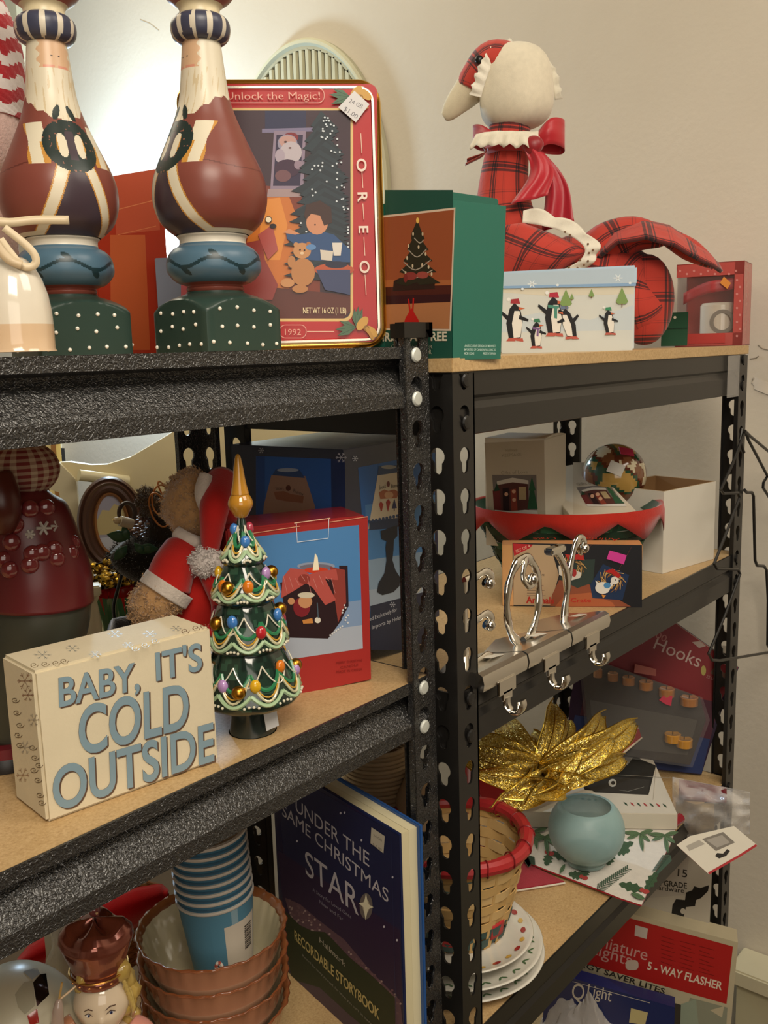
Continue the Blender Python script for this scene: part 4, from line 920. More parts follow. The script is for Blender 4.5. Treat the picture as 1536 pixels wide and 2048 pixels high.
for i,(th0,n_) in enumerate(((0.1,9),(.35,8),(.1,7),(.2,4))):
    for k in range(n_):
        th=th0+2*math.pi*k/n_; p=sp_(i,th,.66 if k%2 else .42,.0014); s_=(.0045,.0035,.0055) if i<3 else (.0042,.0035,.005)
        MB().ball((0,0,0),s_,cols[(k*2+i)%6],14,M=T(*p)@RZ(th)).build('painted_bulb',ceram,tt)
for (u,v,i) in ((477,1370,0),(602,1345,0),(433,1250,1),(576,1230,1),(455,1176,2),(557,1154,2)):
    a=ct.p(u,v,-.02); r=.0052 if i<2 else .005
    x=a[0]; R0=rad(i,a[1]); R1=R0+.002; x=max(-R1,min(R1,x)); y=-math.sqrt(max(0,R1*R1-x*x))
    MB().ball((x,y,a[1]),r*1.08,'c08a30',20).build('gold_ball',goldm,tt)
fz=prf([(508,1032),(512,1026),(519.5,1010),(519,1000),(514,990),(511,986),(512,984),(506,960),(501,930),(496,910),(492,906)])
MB().lathe([(max(.0006,a),b) for a,b,_ in smooth_prof([(a,b,0) for a,b in fz],40)],'b8822c',36).build('finial',ceram,tt)
a=ct.P(545,1438,-.0195); 
MB().box((-.006,0,-.009),(.006,.0003,.009),'c4c6c8',M=T(a.x-.001,-.0172,a.z)@RZ(.55)@RY(-.12)).build('price_label',paper,tt)
# ---- red candle carton
q0=V((-.0594,.0557,zM)); dr=V((-.888,.46,0)); q1=q0+dr*.128
rc_=Box('candle_carton','worn red carton with a candle holder pictured on blue, behind the ceramic tree','box',q1,q0,.060,.1555,'94292a',r=.0015)
P=rc_.face('front'); P.poly([(500,1066),(735,1032),(742,1358),(520,1407)],'a02c28')
P.poly([(505,1074),(717.6,1050),(725.6,1297),(522,1327)],'4c80b4'); P.poly([(512,1230),(722,1200),(725.6,1297),(522,1327)],'7d94b4'); P.poly([(516,1280),(724,1250),(725.6,1297),(522,1327)],'a5adba')
P.disk(632,1132,38,8,'8c96aa',24); P.disk(632,1134,33,6,'6f6a78',24)
P.poly([(678,1131),(695,1131),(697,1212),(682,1240)],'2c1a20'); P.poly([(560,1165),(680,1145),(683,1240),(656,1277),(578,1275)],'2a181c'); P.poly([(660,1133),(690,1140),(692,1205),(676,1245)],'8c3c34')
P.disk(632,1140,24,6,'c43c20',20); P.poly([(625,1141),(629,1112),(630,1106),(635,1114),(638,1140)],'f2e6c8')
P.tri([(565,1155),(580,1136),(606,1138),(620,1150),(612,1166),(590,1180),(562,1196)],'b05048'); P.tri([(612,1150),(640,1142),(672,1138),(676,1160),(650,1158),(672,1200),(650,1210),(626,1176),(612,1166)],'b05048'); P.disk(608,1158,12,10,'8c3830')
for k in range(9): P.line([(566+k*12,1150+ (k%3)*3),(574+k*12,1186-(k%4)*8)],.0003,'d0908a')
P.disk(603,1214,17,20,'7a2028'); P.disk(610,1203,14,13,'c08a60'); P.disk(612,1190,17,6,'c9bfa8'); P.disk(582,1202,7,7,'c08a60'); P.disk(635,1240,6,6,'d8d2c2'); P.poly([(604,1240),(624,1236),(626,1246),(606,1247)],'c08040'); P.line([(634,1205),(636,1236)],.001,'4a5a66')
P.dots([(690+R.uniform(-6,6),1210+k*5) for k in range(8)]+[(660+k*4,1270-k*3) for k in range(7)],2,2,'d0d0d0')
P.line([(592,1047),(594,1084),(656,1076),(657,1038)],.0006,'dfe4ea'); P.line([(588,1046),(660,1036)],.0007,'e6c8a8')
P.line([(500,1067),(600,1052)],.0007,'d89a7a'); P.line([(660,1044),(735,1033)],.0007,'d89a7a')
for k,t in enumerate(('MERRY CHRISTMAS','CANDLE','MADE IN CHINA')): P.text(t,(672+(8 if k==1 else 0),1328+k*9),(724-(8 if k==1 else 0),1322+k*9),5,'7c1c1a')
P.build(rc_.o)
# ---- dark blue lamp carton
lb=Box('lamp_carton','tall dark blue carton with a lamp pictured on it, behind the red candle carton','box',(-.018,.118,zM),(.150,.130,zM),.150,zat(-.018,.118,899)-zM,'2a2f42',r=.0008)
P=lb.face('front')
P.poly([(716,935),(870,905),(868,1240),(742,1258)],'2f66a8'); P.poly([(730,1010),(870,990),(868,1240),(742,1258)],'4e83b8'); P.poly([(736,1120),(870,1100),(868,1240),(742,1258)],'8ea6bc'); P.poly([(738,1180),(870,1160),(868,1240),(742,1258)],'a4b2c0')
P.poly([(740,1212),(870,1178),(872,1300),(742,1300)],'2a2f42') 
P.poly([(756,945),(799,938),(822,1040),(736,1058)],'d2c4a8'); P.tri([(757,932),(795,930),(800,944),(754,951)],'33486a'); P.disk(777,934,15,4,'9a9a92')
P.tri([(738,1042),(800,1035),(824,1026),(822,1042),(790,1056),(738,1060)],'2e3c54')
P.dots([(738+k*7,1043-k*1.4) for k in range(12)],3,3.5,'33486a')
P.tri([(757,985),(768,979),(776,982),(788,979),(797,984),(793,996),(760,998)],'a8603c'); P.disk(776,968,3.2,6,'6a2a1c'); P.disk(777,990,9,7,'d0a078')
P.text("Snow's",(758,979),(771,976),8,'3a3430'); P.text('Bunny',(782,976),(797,974),8,'3a3430')
P.tri([(761,1022),(757,1008),(761,1003),(766,1008),(763,1022)],'a83428'); P.tri([(775,1024),(771,1004),(776,998),(780,1004)],'a02420'); P.tri([(783,1017),(788,998),(793,1016)],'2a2c5c'); P.line([(788,1016),(788,1022)],.0008,'2a2c5c')
P.tri([(760,1062),(794,1050),(794,1072),(787,1079),(786,1100),(784,1120),(790,1140),(800,1156),(798,1172),(786,1184),(764,1190),(753,1184),(756,1166),(768,1146),(772,1120),(770,1095),(772,1082),(762,1078)],'23272e')
for u,v in ((709,917),(784,1209)): flake(P,u,v,6,'c8ccd4',.0005,1)
P.text('Designed Exclusively for',(716,1250),(793,1222),8,'c9cbd0'); P.text('Green Imports by Helena Coast',(716,1268),(828,1228),8,'c9cbd0'); P.disk(826,1160,20,28,'c8c4b4')
P.build(lb.o)
P=lb.face('left'); P.poly([(512,912),(662,918),(664,1040),(512,1040)],'2456a0'); P.poly([(662,918),(690,920),(692,1100),(664,1100)],'1d2f5c'); P.poly([(512,912),(530,913),(530,1040),(512,1040)],'1f4588')
P.poly([(543,950),(611,952),(630,1012),(632,1060),(524,1060),(528,1010)],'8a6c5c'); P.poly([(552,938),(600,940),(610,956),(545,950)],'27406e'); P.disk(576,940,22,4,'8a96a8'); 
P.tri([(548,984),(568,982),(582,988),(608,992),(606,1006),(590,1004),(570,1002),(552,998)],'7a4a34'); P.disk(577,976,5,6,'4a2018'); P.text('Snow\'s',(552,980),(568,980),7,'4a3a34'); P.text('Bunny',(587,984),(607,992),7,'4a3a34')
flake(P,523,901,6,'a8acb8',.0005,1); flake(P,683,915,11,'b8bcc8',.0007,1); P.build(lb.o)
# ---- teddy in Santa coat, seen from behind
S5=.455e-3; bt=Fr(390,S5,zM,loc=spot(390,S5,zM)+V((0,-.004,0))); B_=lambda u,v,dy=0: bt.P(u,v,dy)
tb=thing('santa_teddy','tan plush teddy in a red Santa coat and cap with white pompom','plush toy',M=bt.M)
m=MB().ball(B_(384,1012,0),(S5*55,S5*50,S5*66),'b48c5e',32,bump=.12,sd=2); m.ball(B_(360,972,-.0),(S5*22,S5*12,S5*20),'8a6840',16,M=None)
m.fuzz(m,6000,.003,'bc966a'); m.build('head',plush,tb,ang=3)
m=MB(); limb(m,[B_(400,1240,.0),B_(398,1180,.0),B_(402,1120,.0),B_(395,1075,.0)],[S5*x for x in (88,90,66,46)],'b0221c'); m.build('coat',cloth,tb,ang=3)
m=MB(); limb(m,[B_(365,1100,-.02),B_(345,1140,-.035),B_(335,1178,-.04)],[S5*x for x in (36,42,42)],'b0221c'); m.build('sleeve',cloth,tb,ang=3)
m=MB(); limb(m,[B_(340,1168,-.040),B_(325,1190,-.042)],[S5*50,S5*50],'c8bcb0'); m.build('fur_cuff',plush,tb,ang=3)
m=MB(); limb(m,[B_(328,1185,-.040),B_(306,1208,-.042),B_(284,1226,-.040),B_(268,1232,-.038)],[S5*x for x in (44,42,34,14)],'b48c5e'); m.fuzz(m,4000,.003,'bc966a'); m.build('paw',plush,tb,ang=3)
m=MB(); limb(m,[B_(352,1064,-.022),B_(382,1082,-.028),B_(418,1090,-.022)],[S5*x for x in (12,14,12)],'c8bcb0'); m.build('collar',plush,tb,ang=3)
m=MB(); limb(m,[B_(412,950,-.030),B_(405,985,-.036),B_(418,1020,-.036),B_(430,1045,-.030)],[S5*x for x in (12,15,17,12)],'c8bcb0'); m.build('hat_band',plush,tb,ang=3)
m=MB(); m.ball(B_(448,1000,.0),(S5*46,S5*46,S5*52),'ad201c',28,bump=.1,sd=5); limb(m,[B_(445,960,-.01),B_(430,1010,-.042),B_(424,1060,-.044),B_(420,1108,-.042)],[S5*x for x in (30,28,22,14)],'ad201c'); m.build('hat',cloth,tb,ang=3)
m=MB().ball(B_(415,1124,-.046),(S5*33,S5*26,S5*25),'c4bab4',24,bump=.1); m.fuzz(m,2500,.003,'d0c8c2'); m.build('pompom',plush,tb,ang=3)
m=MB(); limb(m,[B_(330,1262,-.01),B_(250,1262,-.035),B_(222,1258,-.04)],[S5*x for x in (26,28,20)],'15120f'); m.build('boot',plush,tb,ang=3)
m=MB(); limb(m,[B_(420,1150,-.04),B_(448,1200,-.05),B_(452,1235,-.05)],[S5*x for x in (20,26,28)],'a01c18'); m.build('coat_skirt',cloth,tb,ang=3)
# ---- dark resin bear in a knitted sweater at the left
S6=.385e-3; bf_=Fr(45,S6,zM,loc=spot(45,S6,zM)+V((0,.012,0))); K=lambda u,v,dy=0: bf_.P(u,v,dy)
rb_=thing('resin_bear','dark glazed resin bear in a snowflake sweater and gingham hat at the left','figurine',M=bf_.M)
m=MB(); limb(m,[K(20,1470,0),K(40,1400,0),K(62,1320,0),K(78,1240,0),K(85,1170,0)],[S6*x for x in (70,80,88,98,96)],'3a3a30'); m.build('trousers',satin,rb_,ang=3)
m=MB(); limb(m,[K(78,1205,0),K(75,1150,0),K(62,1080,0),K(48,1010,0),K(48,975,0)],[S6*x for x in (106,104,92,78,40)],'5c1c1e'); m.build('sweater',satin,rb_,ang=3)
def onb(u,v):
    ax={975:(48,40),1010:(48,78),1080:(62,92),1150:(75,104),1205:(78,106),1300:(70,92)}
    ks=sorted(ax); 
    for a,b in zip(ks,ks[1:]):
        if a<=v<=b: f=(v-a)/(b-a); cu=ax[a][0]*(1-f)+ax[b][0]*f; rr=ax[a][1]*(1-f)+ax[b][1]*f
    x=max(-.97,min(.97,(u-cu)/rr)); return K(u,v,-S6*rr*math.sqrt(1-x*x))
m=MB()
for (u,v) in ((60,1018),(92,1016),(24,1085),(65,1108),(108,1098),(140,1106),(20,1140),(60,1130),(84,1105),(113,1118),(143,1086),(30,1050),(8,1120)):
    p=onb(u,v); m.ball(p,(S6*17,S6*9,S6*17),'6a2426',14)
m.build('knit_bobbles',ceram,rb_)
for (u,v,r) in ((87,1056,15),(113,1052,12),(134,1046,12),(60,1068,10)):
    m=MB(); c=onb(u,v)
    for k in range(6): a=k*math.pi/3; q=onb(min(170,u+r*math.cos(a)),v+r*math.sin(a)*.95)+V((0,-.001,0)); m.tube([c+V((0,-.001,0)),q],.0011,'a8a098',5)
    m.build('snowflake',satin,rb_)
m=MB(); m.ball(K(45,935,0),(S6*68,S6*60,S6*52),'7a3a30',28,bump=.06,sd=3); 
mo=MB(); mo.grid(lambda a,b:tuple(K(45,938,0)+V((S6*70*math.cos(math.pi*(b-.5))*math.sin(2*math.pi*a),-S6*62*math.cos(math.pi*(b-.5))*math.cos(2*math.pi*a),S6*56*math.sin(math.pi*(b-.5))))),32,16,'ffffff',uvf=lambda a,b:(a*.5/2,b*.2)); mo.build('gingham_hat',gingham,rb_,ang=3)
m=MB(); limb(m,[K(-10,950,-.03),K(5,1010,-.035),K(8,1060,-.03)],[S6*x for x in (30,36,20)],'4a1c14'); m.build('beard',satin,rb_,ang=3)
m=MB(); m.lathe([(S6*95,0),(S6*95,.006),(S6*90,.010),(S6*80,.010)],'1a1614',32,M=T(K(15,1478,0).x,0,0)); m.lathe([(S6*90,.010),(S6*90,.018),(S6*70,.019)],'6a1c24',32,M=T(K(15,1478,0).x,0,0)); m.build('base',satin,rb_)
# ------------------------------------------------------------ seen beyond the left unit: cream rack and what stands on it
zT=-.372
fk=Fr(400,.82e-3,zT); tk=thing('wooden_rack','cream painted wooden rack with a curved back panel beyond the left shelving unit','rack',M=fk.M)
def pan(name,px,t,col,dy=0): return MB().prism(fk.poly(px,dy),t,col,M=T(0,dy,0)).build(name,satin,tk,smooth=False)
pan('back_panel',[(188,966),(182,930),(215,929),(262,914),(310,886),(352,860),(395,835),(440,815),(500,812),(560,826),(620,848),(680,866),(720,885),(720,1250),(258,1250),(190,1140)],.016,'ddcfa4')
pan('top_rail',[(118,925),(140,924),(182,930),(188,966),(160,958),(152,965),(150,958)],.016,'ddcfa4')
pan('end_board',[(88,975),(112,950),(118,925),(150,958),(153,966),(162,1075),(185,1150),(195,1190),(150,1190),(132,1060),(118,985)],.018,'d6cba8',-.012)
pan('lower_stile',[(160,1070),(186,1072),(200,1185),(178,1185)],.016,'ddcfa4')
m=MB(); m.tube([fk.P(158,950,-.03),fk.P(256,962,.0)],.0088,'e0d6ae',14); m.build('dowel',satin,tk)
x0=fk.p(120,1240)[0]; x1=fk.p(720,1240)[0]
MB().box((x0,-.24,-.018),(x1,.05,0),'d8cba0',r=.003).build('shelf_top',satin,tk)
for (x,y) in ((x0+.02,-.22),(x1-.02,-.22),(x0+.02,.03),(x1-.02,.03)): MB().box((x-.014,y-.014,FLZ-zT),(x+.014,y+.014,-.018),'d8cba0').build('leg',satin,tk)
fsp=Fr(190,.66e-3,zT)
def ptoz(f,uc,pts,z0=0): return [(abs(f.p(u,v)[0]-f.p(uc,v)[0]),f.p(uc,v)[1]) for u,v in pts]
sp=MB(); h=fsp.p(190,1168)[1]
sp.lathe([(.015,0),(.015,.006),(.010,.012),(.011,.03),(.013,.05),(.009,h-.024),(.012,h-.018),(.010,h-.014)],'d9cfae',20); sp.box((-.015,-.013,h-.014),(.015,.013,h),'ded4b2',r=.002)
solo(sp.build('turned_candlestick',satin),'short cream turned wooden candlestick with a square top','candlestick',M=fsp.M)
zl_=fk.p(240,1150)[1]; MB().box((fk.p(150,1150)[0],-.10,zl_-.012),(fk.p(360,1150)[0],.0,zl_),'ddcfa4',r=.002).build('ledge',satin,tk)
# oval picture plate in a dark wooden frame
fo=Fr(238,.77e-3,zT); to=thing('round_picture','dark wooden round frame around a pale landscape picture leaning on the cream rack','picture',M=fo.M@RX(-.08))
zc=fo.p(238,1048)[1]; rx=(fo.p(306,1050)[0]-fo.p(168,1050)[0])/2; rz=(fo.p(238,955)[1]-fo.p(238,1142)[1])/2
def ering(mb,prof,col,rx,rz):
    n=64; vs=[];fs=[];cs=[]
    for k,(q,y) in enumerate(prof):
        for i in range(n): a=2*math.pi*i/n; vs.append(((rx-q)*math.cos(a),y,zc+(rz-q)*math.sin(a)))
    for k in range(len(prof)-1):
        for i in range(n): fs.append((k*n+i,k*n+(i+1)%n,(k+1)*n+(i+1)%n,(k+1)*n+i))
    mb.add(vs,fs,col)
m=MB(); ering(m,[(0,.012),(0,-.004),(.003,-.010),(.006,-.008),(.009,-.014),(.013,-.011),(.017,-.012),(.024,-.004),(.025,.004)],'4a3024',rx,rz); m.build('frame',satin,to)
m=MB(); ering(m,[(.024,-.004),(.026,-.006),(.029,-.002)],'8a5c34',rx,rz); m.build('inner_lip',satin,to)
P=Print(to.matrix_world.inverted(),to.matrix_world@V((0,-.001,zc)),to.matrix_world.to_3x3()@V((0,-1,0)),to.matrix_world.to_3x3()@V((1,0,0)))
n=40; e=[((rx-.027)*math.cos(2*math.pi*i/n),(rz-.027)*math.sin(2*math.pi*i/n)) for i in range(n)]
P.put(e,[tuple(range(n))],'9a98a8'); P.put([q for q in e if q[1]<-.018]+[],[tuple(range(len([q for q in e if q[1]<-.018])))],'b8bcc8')
P.put([(-.03,-.015),(.02,-.018),(.034,.0),(.022,.008),(.018,.024),(.006,.03),(-.002,.02),(-.012,.022),(-.02,.008),(-.034,.0)],[tuple(range(10))],'b8a878'); P.build(to)
# gold bead heap on a silver footed tray
fb=Fr(222,.70e-3,zT); 
m=MB(); zt_=fb.p(222,1165)[1]; m.lathe([(.030,0),(.028,.004),(.006,.010),(.006,zt_-.012),(.03,zt_-.006),(.048,zt_),(.050,zt_+.003),(.046,zt_+.001),(.002,zt_-.003)],'d8d8d8',40); tray=solo(m.build('footed_tray',chrome),'small polished silver footed tray heaped with gold bells','tray',M=fb.M)
proto=None
for k in range(46):
    a=R.uniform(0,6.28); r=.040*math.sqrt(R.random()); lay=k//20
    if proto is None:
        m=MB().ball((0,0,0),(.0062,.0062,.0062),'a8842c',10); m.box((-.0052,-.0066,-.0006),(.0052,.0066,.0006),'1c140a'); o=m.build('jingle_bell',goldm)
        proto=o
    else: o=proto.copy(); COL.objects.link(o)
    solo(o,'small gold jingle bell in the heap on the silver tray','bell',group='gold bells heaped on the silver tray',M=fb.M@T(r*math.cos(a),r*math.sin(a),zt_+.0075+lay*.009-(r*.1))@RZ(a)@RX(a*2))
# red and green bowl
fw=Fr(250,.685e-3,zT); zr=fw.p(250,1183)[1]; m=MB()
fl=lambda a,j: .0012*math.sin(a*14) if j>2 else 0
m.lathe([(.018,0),(.019,.003),(.026,.012),(.033,zr*.75),(.0355,zr)],'3f7048',48,wob=fl,cap=False); m.lathe([(.0355,zr),(.032,zr*.75),(.024,.014),(.001,.008)],'b8281e',48,wob=lambda a,j:.0012*math.sin(a*14) if j<1 else 0,cap=False)
bw_=m.build('bowl',ceram); solo(bw_,'small green bowl with a red fluted inside on the cream rack','bowl',M=fw.M)
MB().box((-.008,-.001,-.004),(.008,0,.004),'b8b0a8',M=T(.004,-.0325,zr*.62)@RX(.2)).build('price_label',paper,bw_)
# black wire stand carrying a feathered bird with pinecone and candle
fn=Fr(285,.62e-3,zT); Q=lambda u,v,dy=0: fn.P(u,v,dy); sN=.62e-3
tn2=thing('bird_arrangement','brown feather bird arrangement with pinecone and candle on a black wire stand','decoration',M=fn.M)
m=MB(); m.tube(catm([Q(252,1120),Q(238,1170),Q(228,1210),Q(230,1240),Q(236,1248),V((Q(245,1248).x,0,.004))],5),.0022,'16130f',8); m.lathe([(.03,0),(.03,.004),(.001,.005)],'16130f',24,M=T(Q(245,1248).x,0,0)); m.build('wire_stand',satin,tn2)
m=MB(); limb(m,[Q(240,1090),Q(262,1110),Q(300,1120),Q(338,1130)],[sN*x for x in (26,42,52,40)],'1d1812'); m.ball(Q(322,1075),(sN*32,sN*30,sN*46),'2e261a',20,bump=.3); m.fuzz(m,1800,.008,'2c2418'); m.build('dark_body',plush,tn2,ang=3)
m=MB(); m.ball(Q(302,1012),(sN*20,sN*16,sN*22),'5c4a34',16,bump=.3); m.ball(Q(290,995),(sN*12,sN*10,sN*10),'5c4a34',14); m.fuzz(m,1200,.009,'5e4c36',.0008); m.build('bird',plush,tn2,ang=3)
m=MB()
for k in range(70):
    t=k/70; a=k*2.4; p=Q(283,1058)+V((math.cos(a)*sN*20*math.sin(math.pi*(.15+.8*t)),math.sin(a)*sN*18*math.sin(math.pi*(.15+.8*t)),sN*24*(1-2*t))); m.ball(p,(.0024,.0024,.0014),'6a4838' if k%3 else 'c8a890',6)
m.build('pinecone',satin,tn2)
m=MB(); 
for (u,v,dx,dz,l) in ((262,1075,-.9,.2,.03),(268,1085,.4,-.5,.03),(255,1090,-.6,-.6,.028),(275,1095,.8,-.1,.03),(258,1080,-.3,.9,.02)):
    c=Q(u,v,-.03); m.grid(lambda a,b:(c.x+dx*l*a-dz*l*.5*math.sin(math.pi*a)*(b-.5),c.y-.004*math.sin(a*3),c.z+dz*l*a+dx*l*.5*math.sin(math.pi*a)*(b-.5)),8,3,'2c5034')
m.build('holly_leaves',satin,tn2,thick=.0006)
m=MB(); m.tube([Q(264,1048,-.03),Q(240,1042,-.035)],.0062,'b8ac94',12); m.ball(Q(234,1041,-.035),.0045,'c8b48c',10); m.tube([Q(233,1041,-.035),Q(226,1039,-.036)],.0015,'d8b040',6); m.build('candle',satin,tn2)
m=MB(); m.tube([Q(254+16*math.cos(a),1026-20*math.sin(a),-.02+.004*math.sin(a)) for a in [2*math.pi*i/24 for i in range(24)]],.0026,'3a2c24',8,closed=True); m.build('metal_ring',satin,tn2)
m=MB()
for (u,v,r1,r2,w) in ((322,1000,18,30,0),(318,1020,20,34,.5),(330,985,14,22,1)): m.tube([Q(u+r1*math.cos(a+w),v-r2*math.sin(a),-.02+.006*math.cos(2*a)) for a in [2*math.pi*i/24 for i in range(24)]],.0011,'c07a3c',6,closed=True)
m.build('raffia_loops',satin,tn2)
m=MB(); limb(m,[Q(296,1140,.0),Q(300,1165,0),Q(306,1195,0)],[sN*x for x in (26,24,12)],'b0481c'); m.build('orange_tail',plush,tn2,ang=3)
# far shelving post and gilt frame corner by the wall
unit('distant black shelving unit against the wall seen under the left shelf',.86-.60,2.02,.30,(-.29,-.62,-1.0),-.235,-.26,enamel,profB,.012,False,Wd=.60)
fg2=Fr(108,1.30e-3,0,loc=spot(108,1.30e-3,-.372)); m=MB()
zg=fg2.p(108,870)[1]; xg=fg2.p(122,900)[0]
gf2=thing('gilt_frame','tall gilt picture frame corner beside the distant black shelving post','frame',loc=(fg2.loc.x,fg2.loc.y,FLZ),rz=fg2.rz); hh=zg+(-.372-FLZ)+.02
MB().box((xg-.30,0,.0),(xg,.02,hh),'5a4028').build('backing',satin,gf2)
m=MB(); 
for k,(w_,y) in enumerate(((0,-.004),(.012,-.012),(.024,-.008))): 
    m.box((xg-.036+w_-.0,y,0),(xg-w_*.0-.024+w_,0,hh),('d8c488','7a4c1c','c8a85c')[k]); m.box((xg-.30,y,hh-.036+w_),(xg,0,hh-.024+w_),('d8c488','7a4c1c','c8a85c')[k])
m.build('moulding',goldm if False else satin,gf2)
# ------------------------------------------------------------ middle level, right unit
zN=ZB[1]+.0004
def basket(name,label,fr,rb,rt,h,nrow,nst,cols,stcol,sy=1,group=None):
    t=thing(name,label,'basket',M=fr.M,group=group)
    m=MB().lathe([(rb*.98,.001),(rb*.98,.003),(.001,.003)],stcol,36,sy=sy); m.lathe([(rb*.98,.001),(.001,.001)],stcol,36,cap=False,sy=sy); m.build('base',wood,t)
    n=nst*6
    for j in range(nrow):
        z0=.004+(h-.006)*j/nrow; z1=.004+(h-.006)*(j+1)/nrow-.0007
        m=MB(); ph=(j%2)*math.pi
        vs=[];fs=[]
        for (zz,off) in ((z0,0),(z0,.0012),(z1,.0012),(z1,0)):
            for i in range(n):
                a=2*math.pi*i/n; r=rb+(rt-rb)*(zz/h)**.85+.0014*math.sin(a*nst/2+ph)+off; vs.append((r*math.cos(a),r*math.sin(a)*sy,zz))
        for k in range(4):
            for i in range(n): q=(k+1)%4; fs.append((k*n+i,k*n+(i+1)%n,q*n+(i+1)%n,q*n+i))
        m.add(vs,fs,cols[j%len(cols)]); m.build('weave_strip',wood,t)
    for i in range(nst):
        a=2*math.pi*i/nst+.02; m=MB(); w=math.pi*rb/nst*.55
        pts=[]
        for q in range(7):
            z=h*q/6; r=rb+(rt-rb)*(z/h)**.85+.0004; pts.append((r,z))
        vs=[]; 
        for r,z in pts:
            for s_ in (-1,1): 
                for o in (0,.0008): vs.append(((r+o),s_*w,z))
        fs=[]
        for q in range(6): b=q*4; fs+=[(b+1,b+5,b+7,b+3),(b,b+2,b+6,b+4),(b,b+4,b+5,b+1),(b+2,b+3,b+7,b+6)]
        M_=Matrix.Diagonal((1,sy,1,1))@RZ(a); m.add(vs,fs,stcol,M=M_); m.build('stake',wood,t,smooth=False)
    return t
fbk=Fr(1140,.70e-3,zN,loc=V((.478,.150,zN))); zrim=fbk.p(1140,1008)[1]; rt=.130; SY=.80
bk=basket('felt_trimmed_basket','dark green woven basket with a zigzag red felt trim holding ornament boxes',fbk,.078,rt,zrim,9,24,['1e3c2c','2c5c40','24302a'],'1c3a2a',SY)
m=MB(); n=96
vs=[];fs=[]
for i in range(n):
    a=2*math.pi*i/n; zz_2=abs(((a*9/math.pi)%2)-1)
    for k,(dr_,dz) in enumerate(((-.003,.001),(.003,.003),(.005,-.006),(.0045,-.011-.026*zz_2))): 
        r=rt+dr_+.0008*math.sin(a*5); vs.append((r*math.cos(a),r*math.sin(a)*SY,zrim+dz))
for i in range(n):
    j=(i+1)%n
    for k in range(3): fs.append((i*4+k,j*4+k,j*4+k+1,i*4+k+1))
m.add(vs,fs,'b02a1e'); m.build('felt_trim',cloth,bk,thick=.001)
m=MB().lathe([(rt-.012,zrim-.012),(rt-.003,zrim+.002),(rt+.0005,zrim-.002),(rt-.011,zrim-.018)],'1d4a34',60,sy=SY,cap=False); m.build('green_lining',cloth,bk)
# two ornament cartons in the basket
zb1=zN+.052
ob=Box('ornament_box','upright cream ornament box with a toy shop scene, standing in the green basket','box',spot(972,.695e-3,zb1),spot(1090,.672e-3,zb1),.080,1,'cbbfa8',mat=paper,body=None)
b1=ob.M@V((ob.w,0,0)); ob.h=zat(b1.x,b1.y,878)-zb1; ob.body=MB().box((0,0,0),(ob.w,.080,ob.h),'d6cebc',r=.0006).build('body',paper,ob.o)
m=MB(); m.grid(lambda a,b:(ob.w-.0005-.0,.080*a,ob.h+.004*math.sin(math.pi*a)*b),10,2,'d6cebc'); m.grid(lambda a,b:(ob.w*(1-b*.25),.080*a,ob.h+.004*math.sin(math.pi*a)*(1-b)),10,2,'d6cebc'); m.build('bowed_flap',paper,ob.o,thick=.0004)
def scene(P,F,night=True):
    q=lambda a,b:F(a,b)
    P.tri([q(0,.16),q(.98,.16),q(.98,1),q(.03,1)],'756d66')
    P.tri([q(.12,.3),q(.78,.28),q(.8,.95),q(.14,.95)],'54302a'); P.tri([q(.1,.3),q(.45,.22),q(.8,.28),q(.8,.36),q(.45,.32),q(.1,.38)],'c8c0b0')
    P.tri([q(.0,.5),q(.16,.5),q(.18,.98),q(.02,.98)],'6a2a28'); P.tri([q(.22,.45),q(.36,.44),q(.36,.95),q(.22,.95)],'2c1a1a'); P.tri([q(.58,.42),q(.74,.42),q(.74,.7),q(.58,.7)],'b09a70')
    P.tri([q(.40,.48),q(.52,.46),q(.54,.95),q(.40,.95)],'8a3c2c'); P.dots([q(.3,.58),q(.47,.52),q(.47,.7)],4,4,'d0a080')
    P.tri([q(.1,.34),q(.16,.5),q(.02,.52)],'25402c'); P.tri([q(.88,.25),q(.99,.9),q(.76,.9)],'2a5236'); P.tri([q(.88,.2),q(.96,.5),q(.80,.5)],'2f5c3c')
    P.tri([q(.03,.92),q(.4,.95),q(.7,.92),q(.98,.93),q(.99,1.02),q(.03,1.02)],'cfc8bc')
P=ob.face('front'); P.poly([(969,886),(1088,880),(1091,1032),(976,1032)],'b9ad96'); P.text('KEEPSAKE',(1004,914),(1043,912),6,'8f8670'); P.text('Gifts of Love',(1002,949),(1056,947),7,'938a78')
scene(P,lambda a,b:(984+a*90+b*3,935+b*92)); P.text('Hallmark',(1012,903),(1036,902),5,'9c8f74'); P.build(ob.o)
TRp=spot(1180,.745e-3,0); TRp=V((TRp.x,TRp.y,zat(TRp.x,TRp.y,924))); BRp=spot(1279,.655e-3,0); BRp=V((BRp.x,BRp.y,zat(BRp.x,BRp.y,1027)))
zv=(TRp-BRp); Lb=zv.length; zv.normalize(); nv=V((-.60,-.55,.55)); nv=(nv-zv*nv.dot(zv)).normalized(); xv=zv.cross(nv)*-1; xv=V((0,0,0))+(nv*-1).cross(zv)
if xv.dot(RT)<0: xv=-xv
wv=.085; o0=BRp-xv*wv; yv=zv.cross(xv)
ob2=Box.__new__(Box); ob2.M=Matrix(((xv.x,yv.x,zv.x,o0.x),(xv.y,yv.y,zv.y,o0.y),(xv.z,yv.z,zv.z,o0.z),(0,0,0,1))); ob2.I=ob2.M.inverted(); ob2.w=wv; ob2.h=Lb; ob2.d=.036
ob2.o=thing('ornament_box','leaning cream ornament box with a toy shop scene, lying tilted in the basket','box',M=ob2.M); MB().box((0,0,0),(wv,.036,Lb),'d2cab8',r=.0006).build('body',paper,ob2.o)
P=ob2.face('front'); P.tri([(1146,925),(1178,925),(1276,1026),(1146,1028)],'c6baa4')
